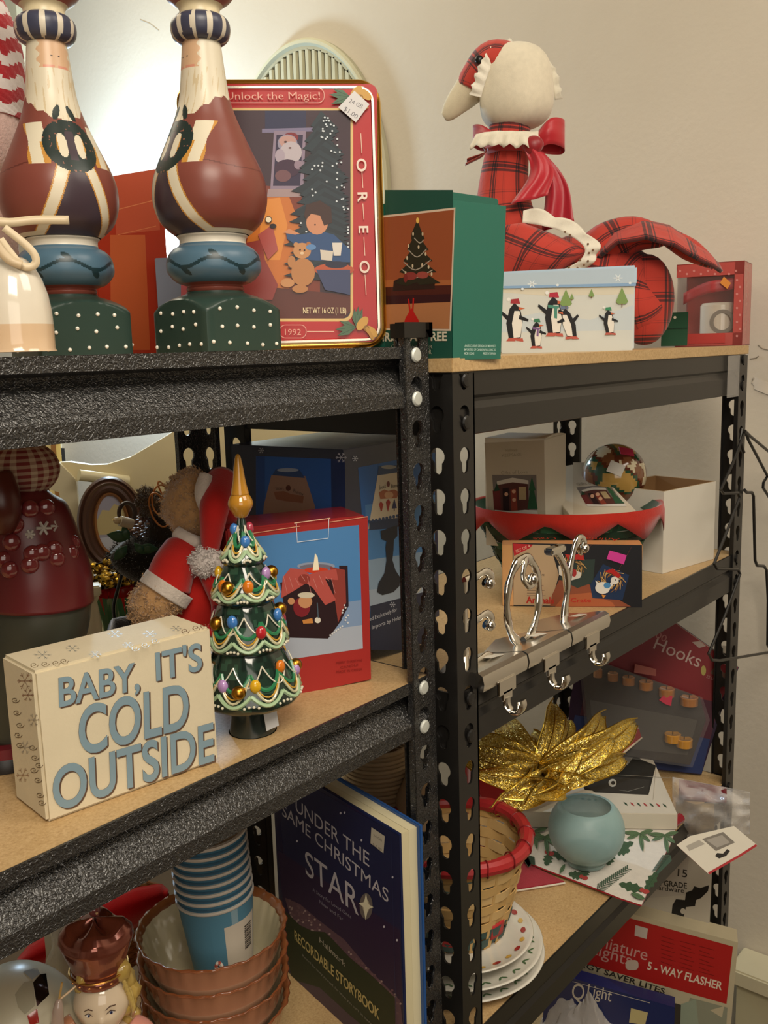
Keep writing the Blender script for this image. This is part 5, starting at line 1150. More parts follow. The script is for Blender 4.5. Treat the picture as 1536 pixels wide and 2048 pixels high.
def F2(a,b):
    l=(1149,968);r=(1212,960);bl=(1172,1012);br=(1254,1012); t=(l[0]+(r[0]-l[0])*a,l[1]+(r[1]-l[1])*a); d=(bl[0]+(br[0]-bl[0])*a,bl[1]+(br[1]-bl[1])*a); return (t[0]+(d[0]-t[0])*b,t[1]+(d[1]-t[1])*b)
scene(P,F2); P.text('Gifts of Love',F2(.05,.1),F2(.9,.1),6,'938a78'); P.build(ob2.o)
# painted glass globe
gc=CAM+FW*(.735e-3*FPX)+RT*((1228-768)*.735e-3)-UP*((950-1024)*.735e-3)
def pg(c):
    k=noise.noise(c*34+V((3,1,0))); j=noise.noise(c*60)
    return 'b08c4a' if k>.25 else ('2a4a34' if k>.05 else ('5a2a1c' if k>-.12 else ('d0c4a4' if j>.1 else '7a4c30')))
gm=MB().ball((0,0,0),.0465,'ffffff',72,fcol=pg); go=gm.build('glass_ornament',ceram,ang=3); solo(go,'large round glass ornament painted brown, green and gold, resting in the basket back','ornament',M=T(*gc)@RZ(facing(gc)))
PL=MB(); 
def dec(u,v,w,h,col,rot): 
    d=ray(u,v).normalized(); oc=CAM-gc; b=oc.dot(d); t=-b-math.sqrt(max(0,b*b-(oc.length_squared-.0468**2))); p=CAM+d*t; nn=(p-gc).normalized(); a=V((0,0,1)).cross(nn).normalized(); a=a*math.cos(rot)+nn.cross(a)*math.sin(rot); bb=nn.cross(a); I=go.matrix_world.inverted()
    MB().add([I@(p+a*sx*w+bb*sy*h+nn*.0006) for sx,sy in ((-1,-1),(1,-1),(1,1),(-1,1))]+[I@(p+a*sx*w+bb*sy*h-nn*.0006) for sx,sy in ((-1,-1),(1,-1),(1,1),(-1,1))],[(0,1,2,3),(7,6,5,4),(0,4,5,1),(1,5,6,2),(2,6,7,3),(3,7,4,0)],col).build('price_label',paper,go)
dec(1253,903,.0105,.0075,'b0304c',-.35); dec(1232,937,.011,.0085,'c9c4ba',-.4)
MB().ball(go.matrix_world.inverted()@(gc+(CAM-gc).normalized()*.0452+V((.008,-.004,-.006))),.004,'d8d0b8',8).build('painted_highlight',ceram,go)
# open white carton
wp0=V((.5585,.0395,zN)); wp1=V((.6880,.0150,zN)); wh=zat(wp0.x,wp0.y,983)-zN
wb=Box('white_carton','empty white corrugated carton with an open top beside the green basket','box',wp0,wp1,.105,wh,'d2cdc0',body=None)
W2=wb.w; c_in='8a6844'
for nm,a,b in (('side_panel',(0,0,0),(W2,.003,wh)),('side_panel',(0,.102,0),(W2,.105,wh)),('side_panel',(0,.003,0),(.003,.102,wh)),('side_panel',(W2-.003,.003,0),(W2,.102,wh)),('bottom_panel',(.003,.003,0),(W2-.003,.102,.003))):
    m=MB(); m.box(a,b,'d4cfc2'); 
    # brown inside faces
    cx,cy=W2/2,.0525; fc=m.f
    for i,f in enumerate(fc):
        ce=sum((m.v[k] for k in f),V())/4; nn=(m.v[f[1]]-m.v[f[0]]).cross(m.v[f[2]]-m.v[f[0]]).normalized()
        if nm=='side_panel' and nn.dot(V((cx-ce.x,cy-ce.y,0)))>.02 and abs(nn.z)<.1: m.c[i]=lin(c_in)
        if nn.z>.9: m.c[i]=lin('a8885c')
    m.build(nm,paper,wb.o,smooth=False)
# animals ornament box
ap0=V((.292,.136,zN)); ap1=V((.381,-.010,zN)); ah=zat(ap1.x,ap1.y,1090)-zN
an=Box('craft_kit_box','Animals Crate ornament box with two straw wreath ornaments pictured on black','box',ap0,ap1,.030,ah,'cf9c66',r=.0006,mat=glossy)
P=an.face('front'); P.poly([(1025,1086),(1284,1090),(1284,1215),(1027,1212)],'1c1c20')
P.tri([(1027,1210),(1027,1088),(1100,1090),(1118,1150),(1100,1211)],'b59a78'); P.poly([(1026,1087),(1066,1089),(1060,1096),(1028,1112)],'b8242c'); P.text('SET OF 4',(1033,1106),(1061,1094),6,'e0b8a0')
P.text('MADE BY CRATE',(1052,1153),(1089,1152),4,'2c2420'); P.text('CODE GREY',(1054,1160),(1084,1159),4,'2c2420'); 
for k in range(6): P.line([(1054,1166+k*5),(1080+((k*7)%12),1166+k*5)],.0005,'5c4c40')
P.tri([(1118,1160),(1150,1162),(1190,1172),(1230,1195),(1262,1213),(1100,1212),(1104,1190)],'8a4a30'); P.tri([(1130,1190),(1180,1185),(1225,1205),(1230,1213),(1110,1213)],'a85c38')
P.text('Animals',(1052,1206),(1108,1207),13,'b02a20',.03); P.text('Crate',(1141,1204),(1182,1204),8,'b02a20',.02)
P.poly([(1140,1120),(1190,1118),(1186,1165),(1155,1176),(1118,1158)],'2c3a34'); P.poly([(1206,1128),(1258,1150),(1245,1200),(1185,1196),(1180,1170)],'1c3050')
for (cu,cv) in ((1145,1133),(1223,1160)):
    for k in range(34): a=k*.37+.2; r=24+5*math.sin(k*1.7); P.line([(cu+r*math.cos(a),cv-r*.85*math.sin(a)),(cu+(r-9)*math.cos(a+.9),cv-(r-9)*.85*math.sin(a+.9))],.0009,'c8a060' if k%3 else '8a6030')
P.tri([(1117,1130),(1144,1137),(1163,1145),(1160,1155),(1143,1160),(1118,1149)],'ded8cc'); P.tri([(1130,1108),(1148,1110),(1166,1104),(1168,1120),(1152,1118),(1140,1126)],'b82c24'); P.disk(1148,1145,5,8,'b03030')
P.tri([(1190,1160),(1196,1175),(1215,1185),(1219,1178),(1232,1160),(1240,1158),(1232,1152),(1224,1158),(1218,1170),(1205,1170)],'e0dcd2'); P.disk(1205,1175,15,12,'e0dcd2'); P.disk(1229,1160,8,8,'e0dcd2'); P.disk(1214,1170,7,6,'4a88b8'); P.tri([(1208,1142),(1225,1136),(1242,1150),(1236,1156),(1222,1146)],'b02420'); P.tri([(1203,1188),(1212,1190),(1206,1196)],'d89040'); P.dots([(1231,1159)],1.3,1.3,'181818')
P.line([(1164,1104),(1185,1088)],.0004,'6a3c34'); P.line([(1238,1137),(1262,1094)],.0004,'6a3c34'); P.poly([(1219,1100),(1253,1110),(1247,1128),(1213,1117)],'d03c94'); P.build(an.o)
P=an.face('top'); P.text('Animals',(1240,1077),(1157,1074),-5 if False else 5,'b03a20'); P.text('Crate',(1108,1074),(1065,1076),5,'b03a20'); P.build(an.o)
# ---- silver stocking holders
def holder(x0,x1,kind,label):
    t=thing('stocking_holder',label,'stocking holder',loc=((x0+x1)/2,0,zN),group=None); w=(x1-x0)/2-.0015
    vs=[];fs=[];cs=0
    prof=[(.060,.0),(.060,.004),(.030,.007),(.004,.013),(-.003,.0145),(-.0085,.012),(-.0105,.004),(-.009,-.0035),(-.0035,-.004),(-.0025,.0005),(.0,.0)]
    m=MB(); n=len(prof); vs=[]
    N_=9
    for i in range(N_):
        x=-w+2*w*i/(N_-1); k=1-.0*abs(x)
        for y,z in prof:
            yy=y if y<.02 else .02+(y-.02)*(1-.35*abs(i-(N_-1)/2)/((N_-1)/2)*(1 if kind!='O' else 1))
            vs.append((x,yy,z))
    fs=[(i*n+k,i*n+(k+1)%n,(i+1)*n+(k+1)%n,(i+1)*n+k) for i in range(N_-1) for k in range(n)]+[tuple(range(n))[::-1],tuple((N_-1)*n+k for k in range(n))]
    m.add(vs,fs,'e2ded6'); m.build('weighted_base',silver,t,ang=.5)
    m=MB().box((-.016,-.0115,-.016),(.016,-.0085,.0),'e2ded6',r=.001); m.box((-.009,-.0115,-.023),(.009,-.0085,-.012),'e2ded6',r=.001)
    hk=[(0,-.010,-.020),(0,-.0105,-.028),(0,-.016,-.034),(0,-.024,-.033),(0,-.028,-.026),(0,-.027,-.020)]
    limb(m,hk,[.0065,.0060,.0055,.006,.0075,.0070],'e2ded6',n=12,flat=.45); m.build('hook',chrome,t,ang=1)
    m=MB(); m.box((-.014,.0,0),(.010,.0002,.011),'d8d2c4',M=T(.020,.012,.0128)@RX(-math.pi/2-.14)@RZ(.1)); m.build('price_label',paper,t)
    m=MB(); 
    def ribbon(pts,r): limb(m,catm([V(p) for p in pts],3),[r*(.85+.15*math.sin(i)) for i in range((len(pts)-1)*3+1)],'e6e2da',n=14,k=3,flat=.62)
    yb=.024
    if kind=='O':
        pts=[(.000,yb,.010)]+[(.033*math.sin(a),yb,.055-.045*math.cos(a)) for a in [math.radians(q) for q in range(20,352,22)]]
        pts=[(.033*math.sin(a),yb,.054-.046*math.cos(a)) for a in [math.radians(q) for q in range(0,350,20)]]; 
        ribbon(pts[::-1]+[],.0062); ribbon([(.008,yb,.0985),(-.004,yb-.004,.094),(-.010,yb-.006,.082),(-.004,yb-.008,.072),(.006,yb-.008,.072),(.008,yb-.008,.079),(.003,yb-.008,.081)],.0052)
        m.ball((.003,yb-.010,.078),.0062,'e6e2da',14)
    elif kind=='Y':
        ribbon([(-.004,yb,.006),(-.001,yb,.025),(.004,yb,.045),(.000,yb,.068),(-.016,yb,.090),(-.024,yb,.097)],.0068); ribbon([(.003,yb,.050),(.012,yb,.072),(.022,yb,.092),(.032,yb,.100),(.042,yb,.098),(.044,yb,.088),(.038,yb,.083),(.034,yb,.089)],.0058)
        m.box((-.040,yb-.006,.093),(-.008,yb+.006,.101),'e6e2da',r=.002); m.ball((.038,yb-.004,.088),.006,'e6e2da',12)
    else:
        ribbon([(-.024,yb,.006),(-.024,yb,.05),(-.022,yb,.098)],.0068)
        for z in (.010,.054,.098): ribbon([(-.022,yb,z),(.0,yb,z),(.016,yb,z+.002),(.026,yb,z-.006),(.020,yb,z-.012),(.014,yb,z-.008)],.0052)
        m.ball((.018,yb-.003,.088),.006,'e6e2da',12); m.ball((.018,yb-.003,.044),.006,'e6e2da',12)
    m.build('letter',chrome,t,ang=1.2); return t
holder(.028,.112,'E','silver stocking holder nearest the black post, its letter half hidden by the post')
holder(.112,.204,'O','silver stocking holder topped by a curled letter O')
holder(.204,.297,'Y','silver stocking holder topped by a curly letter Y in front of the ornament kit box')
# ---- black wire tree hanging on the right post
m=MB(); wl=[(1490,862),(1466,925),(1441,980),(1447,987),(1476,986),(1479,996),(1455,1060),(1428,1128),(1434,1137),(1476,1139),(1480,1148),(1450,1230),(1417,1308),(1424,1320),(1440,1321),(1536,1305),(1700,1276)]
A_=[on(1,-.018-.03*max(0,(u-1490)/200),u,v) for u,v in wl]
wt_o=V(A_[0]); loc=lambda p:(V(p)-wt_o)
m.tube([loc(p) for p in A_],.0022,'1a1815',8)
m.tube([loc(on(1,-.020,u,v)) for u,v in [(1490,862),(1500,872),(1540,905),(1600,955)]],.0022,'1a1815',8)
m.tube([loc(on(1,-.012,u,v)) for u,v in [(1490,862),(1497,880),(1535,952),(1527,965),(1526,975),(1560,1030)]],.0022,'1a1815',8)
m.tube([loc(on(1,-.006,u,v)) for u,v in [(1489,980),(1493,985),(1504,985),(1507,992),(1510,1120),(1514,1131),(1528,1132),(1533,1140),(1536,1200),(1535,1290),(1540,1298),(1600,1290)]],.0024,'1a1815',8)
m.tube([loc(on(1,-.010,u,v)) for u,v in [(1488,905),(1480,880),(1484,858),(1490,862)]],.0022,'1a1815',8)
wt=m.build('wire_tree',enamel); solo(wt,'black wire Christmas tree frame hanging on the far right post','wire decoration',loc=wt_o)
# clear tape wrapped round the far end of the top right beam
m=MB(); m.box((0,0,0),(.048,.0006,.060),'ffffff'); tp_=m.build('packing_tape',clear,uB,smooth=False); tp_.location=(W-PW-.050,-.0012,-FLZ+ZB[0]-.0605)
# ------------------------------------------------------------ lowest visible level, left unit
zL=ZA[2]+.0004
# recordable storybook standing on end
bt_=-.408; A0=on(2,bt_,797.5,1669); A1=on(2,bt_,549,1517); dr=(A1-A0).normalized(); A1=A0+dr*.222
bk0=V((A1.x,A1.y,zL)); bk1=V((A0.x,A0.y,zL)); BH=bt_-zL
bo=Box('storybook','tall dark blue Christmas storybook with silver lettering standing beside the black post','book',bk0,bk1,.027,BH,'1b2140',body=None,mat=glossy); BW=bo.w
MB().box((0,0,0),(BW,.0035,BH),'1c2344',r=.0006).build('front_cover',glossy,bo.o); MB().box((0,.0245,0),(BW,.028,BH),'27508c',r=.0006).build('back_cover',glossy,bo.o); MB().box((0,.0035,0),(.003,.0245,BH),'1c2344').build('spine',glossy,bo.o)
MB().box((.003,.0036,.003),(BW-.004,.0145,BH-.003),'cfc5a0').build('pages',paper,bo.o); MB().box((.003,.0150,.003),(BW-.0045,.0244,BH-.003),'d4cba8').build('pages',paper,bo.o)
P=bo.face('front'); P.poly([(555,1535),(799,1672),(808,2200),(590,2060)],'1c2145')
P.tri([(556,1700),(800,1860),(806,2060),(806,2200),(600,2080),(575,1900)],'2a1c3c')
P.tri([(570,1795),(600,1808),(640,1842),(690,1880),(740,1940),(800,2000),(806,2048),(806,2100),(700,1990),(600,1900)],'5c4450'); 
dts=[(575+ t*225+R.uniform(-6,6),1806+t*205+R.uniform(-14,26)) for t in [R.random() for _ in range(170)]]; P.dots(dts[:90],2.2,2.2,'a08c88'); P.dots(dts[90:],2.6,2.6,'6a5058')
P.tri([(556,1808),(600,1850),(625,1862),(650,1864),(665,1878),(700,1915),(745,1952),(790,1995),(792,2100),(700,2060),(590,1990)],'24301f')
P.tri([(590,1960),(640,1975),(700,2030),(760,2080),(760,2150),(640,2080),(600,2010)],'4a3c48')
wht='b9b6bc'
P.text('UNDER THE',(592,1622),(739,1734),27,wht,.0); P.text('SAME CHRISTMAS',(565,1630),(777,1806),25,wht,.0); P.text('STAR',(612,1748),(718,1831),50,wht,.0)
P.text('A Story for Loved Ones',(626,1782),(703,1837),7,'8c8a98'); P.text('Near and Far',(640,1806),(687,1842),7,'8c8a98')
P.disk(733,1812,13,26,'6a6460',20); P.disk(733,1812,7,14,'b0a890',16); P.tri([(733,1786),(737,1808),(748,1814),(737,1818),(732,1840),(728,1814),(718,1806),(729,1804)],'e0dcc0')
P.dots([(769,1853),(690,1625),(724,1680),(682,1626),(595,1682),(786,1754),(795,1880)],2,2.5,'c8c8d4')
P.text('Hallmark',(640,1884),(692,1934),11,'b0aa98'); P.text('RECORDABLE STORYBOOK',(590,1878),(760,2040),20,'b8a86c',.02)
P.text('Record the story yourself, for when you can\'t be there',(606,1912),(744,2050),5,'8a8a80'); 
P.poly([(744,1654),(771,1672),(768,1706),(742,1686)],'bdb7a6'); P.text('24 GB',(748,1672),(765,1683),5,'6a665c'); P.text('$ 5.00',(747,1690),(765,1702),5,'6a665c')
P.line([(783,1664),(795,2100)],.0006,'2c3358'); P.build(bo.o)
# ---- nested scalloped bowls
SB=.47e-3; bc=CAM+FW*(SB*FPX)+RT*((423-768)*SB)-UP*((1848-1024)*SB)
zr0=bc.z; hb=.072; rB=.0705
def bowl_prof(): return [(.030,0),(.031,.004),(.038,.009),(.052,.026),(.062,.048),(.0665,hb-.004),(rB,hb),(rB-.0015,hb+.001),(.0635,hb-.006),(.058,.046),(.048,.026),(.034,.011),(.001,.008)]
def bowl(z,i,label):
    def c(a,zz): return '8a5436'
    wob=lambda a,j:(.0007*math.sin(a*30+i)+.0006*math.sin(a*13+i)) if j in (6,7) else (.0006*math.sin(a*30+i) if j in(5,8) else 0)
    pr_=bowl_prof(); cs=['c8b292','b8947a','b88a6a','c49a7c','c08c6c','a06444','7a4426','8a5430','d2c4a0','d2c4a0','d6c8a6','d6c8a6']
    pp=[(r,z_,cs[min(k,11)]) for k,(r,z_) in enumerate(pr_)]
    o=MB().lathe(pp,'a87858',120,wob=wob,cap=False).build('bowl',ceram,ang=2); return solo(o,label,'bowl',loc=(bc.x,bc.y,z),group='nested brown rimmed bowls')
stp=.0245; nb=max(1,int((zr0-hb-zL)/stp)+1); zs=[zr0-hb-k*stp for k in range(nb)]; 
lb_=['topmost of the nested brown rimmed bowls, holding the paper cups','second of the nested brown rimmed bowls, just under the topmost','third of the nested brown rimmed bowls from the top','fourth of the nested brown rimmed bowls from the top','fifth of the nested brown rimmed bowls from the top','lowest nested brown rimmed bowl on the shelf board']
for k,z in enumerate(zs): bowl(z,k,lb_[min(k,5)])
zs_low=zs[-1]
if zs_low-zL>.001: solo(MB().lathe([(.055,0),(.058,.003),(.06,max(.004,zs_low-zL)),(.001,max(.004,zs_low-zL))],'b08a6a',40).build('plate',ceram),'small brown plate under the nested bowls','plate',loc=(bc.x,bc.y,zL))
# ---- nested paper cups leaning in the top bowl
base=V((bc.x+.004,bc.y-.012,zs[0]+.010)); topd=spot(424,.455e-3,0)
cd_=V((0,0,1)); lean=(RT*(-.06)+V((0,0,1))).normalized(); q=lean.to_track_quat('Z','Y').to_matrix().to_4x4()
ncup=8
for k in range(ncup):
    m=MB(); H=.098; 
    if k==0:
        def cc(a,z): 
            n_=noise.noise(V((math.cos(a)*3,math.sin(a)*3,z*60))); return '4f7c92' if n_<.5 else '7f9aa6'
    else: cc='c9c2b8'
    m.lathe([(.0245,0),(.0255,.004),(.0335,H-.018),(.0347,H-.0035)],cc if k==0 else '3f6c84',64,cap=False)
    m.lathe([(.0347,H-.0035),(.0362,H-.002),(.0362,H),(.034,H)],'cbc3b8',48,cap=False); m.lathe([(.001,.003),(.024,.003),(.033,H)],'d6d0c4',40,cap=False)
    o=m.build('paper_cup',paper,ang=1.5)
    solo(o,['lowest blue paper cup of the nested stack, its candy cane print showing','second paper cup up in the nested stack','third paper cup up in the nested stack','fourth paper cup up in the nested stack','fifth paper cup up in the nested stack','sixth paper cup up in the nested stack','seventh paper cup up in the nested stack','topmost paper cup of the nested stack in the bowl'][k],'paper cup',M=T(*(base+lean*(.0088*k)))@q,group='nested paper cups in the top bowl')
    if k==0: cup0=o
    for zz in (.0,):
        if k: MB().lathe([(.0350,H-.0075),(.0352,H-.0055)],'35586e',48,cap=False).build('stripe',paper,o)
# label wrapped on the lowest cup
I0=cup0.matrix_world.inverted(); dc=I0@CAM; aa=math.atan2(dc.y,dc.x)
m=MB(); rr_=lambda z:.0245+.0102*z/.098+.0007
m.grid(lambda a,b:(rr_(.012+.068*b)*math.cos(aa+.12+a*1.15),rr_(.012+.068*b)*math.sin(aa+.12+a*1.15),.012+.068*b),14,4,'c2b8a8'); m.build('paper_label',paper,cup0)
m=MB()
for k in range(13): 
    b0=.048+k*.0019; a_0=aa+.12+.62; w_=.0009 if k%3 else .0013
    m.grid(lambda a,b:((rr_(b0)+.0003)*math.cos(a_0+a*.32),(rr_(b0)+.0003)*math.sin(a_0+a*.32),b0+w_*b),5,1,'2c2824')
m.build('barcode',paper,cup0)
vs,fs,wd,xx=textmesh('CUPS',.0085,.01); m=MB(); m.add([((rr_(.016+q.x)+.0004)*math.cos(aa+.12+.30-q.y/.026),(rr_(.016+q.x)+.0004)*math.sin(aa+.12+.30-q.y/.026),.016+q.x) for q in vs],[tuple(f) for f in fs],'2c2824'); m.build('lettering',paper,cup0)
m=MB(); 
cp=[(aa-.05,.008),(aa-.05,.030),(aa-.08,.042),(aa-.16,.046),(aa-.24,.042),(aa-.26,.034)]
pts=catm([V(((rr_(z)+.0006)*math.cos(a),(rr_(z)+.0006)*math.sin(a),z)) for a,z in cp],6)
for i in range(len(pts)-1): m.tube([pts[i],pts[i+1]],.0018,'b8584a' if (i//3)%2 else 'd8cfc4',6)
m.build('candy_cane',paper,cup0)
# ---- porcelain child king with a copper lustre crown
SK=.40e-3; fkg=Fr(205,SK,zL,loc=(lambda p:V((p.x,p.y,zL)))(CAM+FW*(SK*FPX)+RT*((205-768)*SK)-UP*(950*SK))); KK=lambda u,v,dy=0: fkg.P(u,v,dy)
kg=thing('porcelain_king','porcelain child king figurine with blond hair and a copper lustre crown','figurine',M=fkg.M)
def kz(v): return KK(205,v).z
m=MB()
hc=KK(205,2000); 
def headf(a,b):
    t=a*2*math.pi; ph=-math.pi/2+b*math.pi; d=V((math.cos(ph)*math.sin(t),-math.cos(ph)*math.cos(t),math.sin(ph))); r=V((SK*56,SK*54,SK*62))
    k=1; f=max(0,-d.y)
    x,y,z=d.x*r.x,d.y*r.y,d.z*r.z
    if z<0: x*=1-.20*(-z/r.z); 
    u_=(d.x-(-.10))/.16; w_=(d.z-(-.02))/.20; nose=math.exp(-(u_*u_*2.2+((d.z+.15)/.16)**2))*f; y-=.0030*nose
    ey=sum(math.exp(-(((d.x-ex)/.18)**2+((d.z-.06)/.13)**2)) for ex in (-.50,.24))*f; y+=.0016*ey
    lip=math.exp(-(((d.x+.10)/.22)**2+((d.z+.46)/.09)**2))*f; y-=.0012*lip; chin=math.exp(-(((d.x+.10)/.25)**2+((d.z+.8)/.2)**2))*f; y-=.0015*chin
    return (hc.x+x,hc.y+y,hc.z+z)
m.grid(headf,64,44,'d8c4a8'); m.build('head',ceram,kg,ang=3)
def face_pt(dx,dz,off=0):
    dy=-math.sqrt(max(0,1-dx*dx-dz*dz)); t=math.atan2(dx,-dy); ph=math.asin(dz); a=(t/(2*math.pi))%1; b=(ph+math.pi/2)/math.pi; return V(headf(a,b))+V((0,-off,0))
for ex,s_ in ((-.50,.8),(.24,1)):
    e=face_pt(ex,.05,-.0008); m=MB().ball(e,(.0030*s_,.0013,.0019),'e4ded6',16); m.ball(e+V((.0003,-.0009,-.0001)),(.0013,.0006,.0014),'3a4a7c',12); m.ball(e+V((.0004,-.0013,.0)),(.0006,.0004,.0007),'14141c',8); m.build('eye',ceram,kg)
    m=MB(); m.tube([face_pt(ex-.17*s_,.22,.0006),face_pt(ex,.30,.0006),face_pt(ex+.18*s_,.27,.0006)],[.0002,.0005,.0003],'4a3020',6); m.build('eyebrow',satin,kg)
    m=MB(); m.tube([face_pt(ex-.16*s_,.09,.0008),face_pt(ex,.16,.0008),face_pt(ex+.16*s_,.08,.0008)],[.0002,.0004,.0002],'3a2418',6); m.build('eyelid_line',satin,kg)
m=MB(); m.tube([face_pt(-.26,-.44,.0006),face_pt(-.16,-.42,.001),face_pt(-.10,-.435,.001),face_pt(-.04,-.42,.001),face_pt(.06,-.44,.0006)],[.0003,.0009,.0007,.0009,.0003],'b0483c',8); m.tube([face_pt(-.22,-.47,.0006),face_pt(-.10,-.51,.0012),face_pt(.02,-.47,.0006)],[.0003,.0009,.0003],'b85848',8); m.build('lips',ceram,kg)
m=MB()
for (u,v,r,y) in ((246,1958,26,.006),(258,1982,24,.004),(252,2008,22,-.002),(240,1940,22,-.006),(262,2030,20,.006),(164,1958,12,-.010),(160,1975,11,-.004),(205,1952,34,.014),(235,1990,26,.016)):
    c=KK(u,v,y); m.ball(c,(SK*r,SK*r*.9,SK*r),'b89a50',18,bump=.25,sd=u)
for k in range(7): m.tube([KK(236+k*4,1945+k*6,-.008),KK(250+k*3,1965+k*8,-.012),KK(246+k*3,1990+k*7,-.006)],.0016,'c0a45c',6)
m.build('hair',ceram,kg,ang=3)
m=MB(); limb(m,[KK(205,2200,.0),KK(205,2130,.0),KK(210,2075,.002),KK(208,2045,.002)],[SK*x for x in (95,90,62,26)],'d2bca0'); limb(m,[KK(110,2130,-.004),KK(124,2070,-.008),KK(150,2045,-.006)],[SK*x for x in (26,24,20)],'b07858'); limb(m,[KK(290,2140,-.0),KK(282,2075,-.004),KK(256,2050,.0)],[SK*x for x in (40,34,24)],'c88878'); m.lathe([(.036,0),(.040,.01),(.038,.06),(.034,kz(2180))],'9c4a38',32); m.build('robe',ceram,kg,ang=3)
m=MB(); limb(m,[KK(114,2060,-.022),KK(116,2020,-.024),KK(118,1998,-.022)],[SK*x for x in (14,10,5)],'b09a8c'); m.tube([KK(118,2000,-.022),KK(124,1965,-.022)],.0009,'c8a060',6); m.tube([KK(118,2000,-.022),KK(152,1972,-.02)],.0009,'c8a060',6); m.build('sceptre',ceram,kg)
m=MB(); cz=kz(1955); cx=hc.x-.0006
def cr(a,b):
    t=a*2*math.pi; prof=[(52,1956),(54,1950),(55,1944),(52,1938),(53,1932),(56,1918),(64,1895),(69,1878),(66,1862),(52,1846),(30,1840),(4,1836)]
    s_=b*(len(prof)-1); i=min(len(prof)-2,int(s_)); f=s_-i; r=(prof[i][0]*(1-f)+prof[i+1][0]*f)*SK; v=prof[i][1]*(1-f)+prof[i+1][1]*f
    lob=1+.07*math.cos(4*t+.6)*max(0,min(1,(b-.35)*3)) ; dip=.006*max(0,(b-.45))*(1-math.cos(4*t+.6)); return (cx+math.sin(t)*r*lob,hc.y+.004-math.cos(t)*r*lob,kz(v)-dip)
m.grid(cr,72,44,'8c4a3a'); m.build('crown',colmat('copper_lustre',.16,metal=.55,spec=.7,coat=.6,var=.12,vs=40),kg,ang=3)
m=MB()
for k in range(16): t=2*math.pi*k/16; m.ball((cx+math.sin(t)*SK*54,hc.y+.004-math.cos(t)*SK*54,kz(1946)),(.0016,.0012,.0010),'b8804c',8)
m.tube([(cx+math.sin(t)*SK*57,hc.y+.004-math.cos(t)*SK*57,kz(1937)) for t in [2*math.pi*i/40 for i in range(40)]],.0009,'c8944c',6,closed=True)
m.build('crown_beading',goldm,kg)
m=MB().ball((cx+.0005,hc.y+.004,kz(1822)),(SK*12,SK*12,SK*14),'7a3c3c',16); m.ball((cx+.002,hc.y-.0015,kz(1822)),(.0012,.001,.0012),'d8b080',8); m.build('crown_orb',ceram,kg)
# ---- red felt cloth behind, wicker basket, clear bag and patchwork egg
Zf=lambda u,v,s: CAM+FW*(s*FPX)+RT*((u-768)*s)-UP*((v-1024)*s)
frd=Fr(180,.52e-3,0,loc=(lambda p:V((p.x,p.y,zL)))(Zf(180,1850,.52e-3))); D=lambda u,v,dy=0: frd.P(u,v,dy)
m=MB(); tp=[(38,1922),(60,1895),(130,1850),(200,1805),(270,1780),(320,1772),(335,1785)]; bo2=[(46,1932),(110,1922),(160,1900),(215,1870),(270,1850),(315,1820),(338,1792)]
def red(a,b):
    t=a*6; i=min(5,int(t)); f=t-i; p=[(x0*(1-f)+x1*f) for x0,x1 in zip(tp[i],tp[i+1])]; q=[(x0*(1-f)+x1*f) for x0,x1 in zip(bo2[i],bo2[i+1])]
    return D(p[0]*(1-b)+q[0]*b,p[1]*(1-b)+q[1]*b,-.018*math.sin(math.pi*b)-.004*math.sin(a*12))
m.grid(red,36,8,'b00c12'); rc2=m.build('felt_cloth',cloth,thick=.006,ang=3); solo(rc2,'bright red felt cloth lying in the wicker basket behind the crowned figurine','cloth',M=frd.M)
mw=MB(); bx0=D(30,1900).x; cxb=D(215,1870).x; rW=abs(D(345,1800).x-cxb)
wk=thing('wicker_basket','round brown wicker basket behind the crowned figurine and bowls','basket',M=frd.M@T(cxb,.105,0)); hw=D(300,1790,.105).z
for k in range(14):
    z=hw*(k+.5)/14; r=rW*(.82+.18*(k/13)); MB().tube([((r+.002*math.sin(a*14+k*math.pi))*math.cos(a),(r+.002*math.sin(a*14+k*math.pi))*math.sin(a)*.8,z) for a in [2*math.pi*i/84 for i in range(84)]],hw/28,'8a5424' if k%2 else '9c6430',6,closed=True).build('wicker_strand',wood,wk)
MB().lathe([(rW*.82,.0),(rW*.82,.003),(.001,.003)],'7a4a20',40,sy=.8).build('base',wood,wk)
m=MB()
def egg(a,b):
    t=a*2*math.pi; ph=-math.pi/2+b*math.pi; return (.064*math.cos(ph)*math.sin(t),-.064*math.cos(ph)*math.cos(t),.1025*math.sin(ph)+.1025)
def ecol(a,b):
    k=noise.cell(V((a*7+.3,b*4.5,2)));
    return ['cfc8ae','c4c4b4','a8a898','15120f','cfc8ae','b2261e','c8c0a8'][int(k*6.99)]
pe=Zf(10,2040,.40e-3); m.grid(egg,84,56,'cfc8ae')
def patch(mb,pts,col):
    pass
eo=m.build('glazed_egg',satin,ang=3); solo(eo,'large cream glazed egg with black, grey and red patches at the lower left corner','ornament',M=T(pe.x+.006,pe.y-.004,zL)@RZ(facing(pe)))
Ie=eo.matrix_world.inverted(); ec=V((0,0,.1025))
def eggpt(u,v,off):
    o=Ie@CAM-ec; d=(Ie.to_3x3()@ray(u,v)); S_=V((1/.064,1/.064,1/.1025)); o2=V((o.x*S_.x,o.y*S_.y,o.z*S_.z)); d2=V((d.x*S_.x,d.y*S_.y,d.z*S_.z))
    A=d2.dot(d2);B=2*o2.dot(d2);Cq=o2.dot(o2)-1; dd=B*B-4*A*Cq
    if dd<0: return None
    t=(-B-math.sqrt(dd))/(2*A); p=o+d*t; return ec+p*(1+off)
from mathutils.geometry import tessellate_polygon
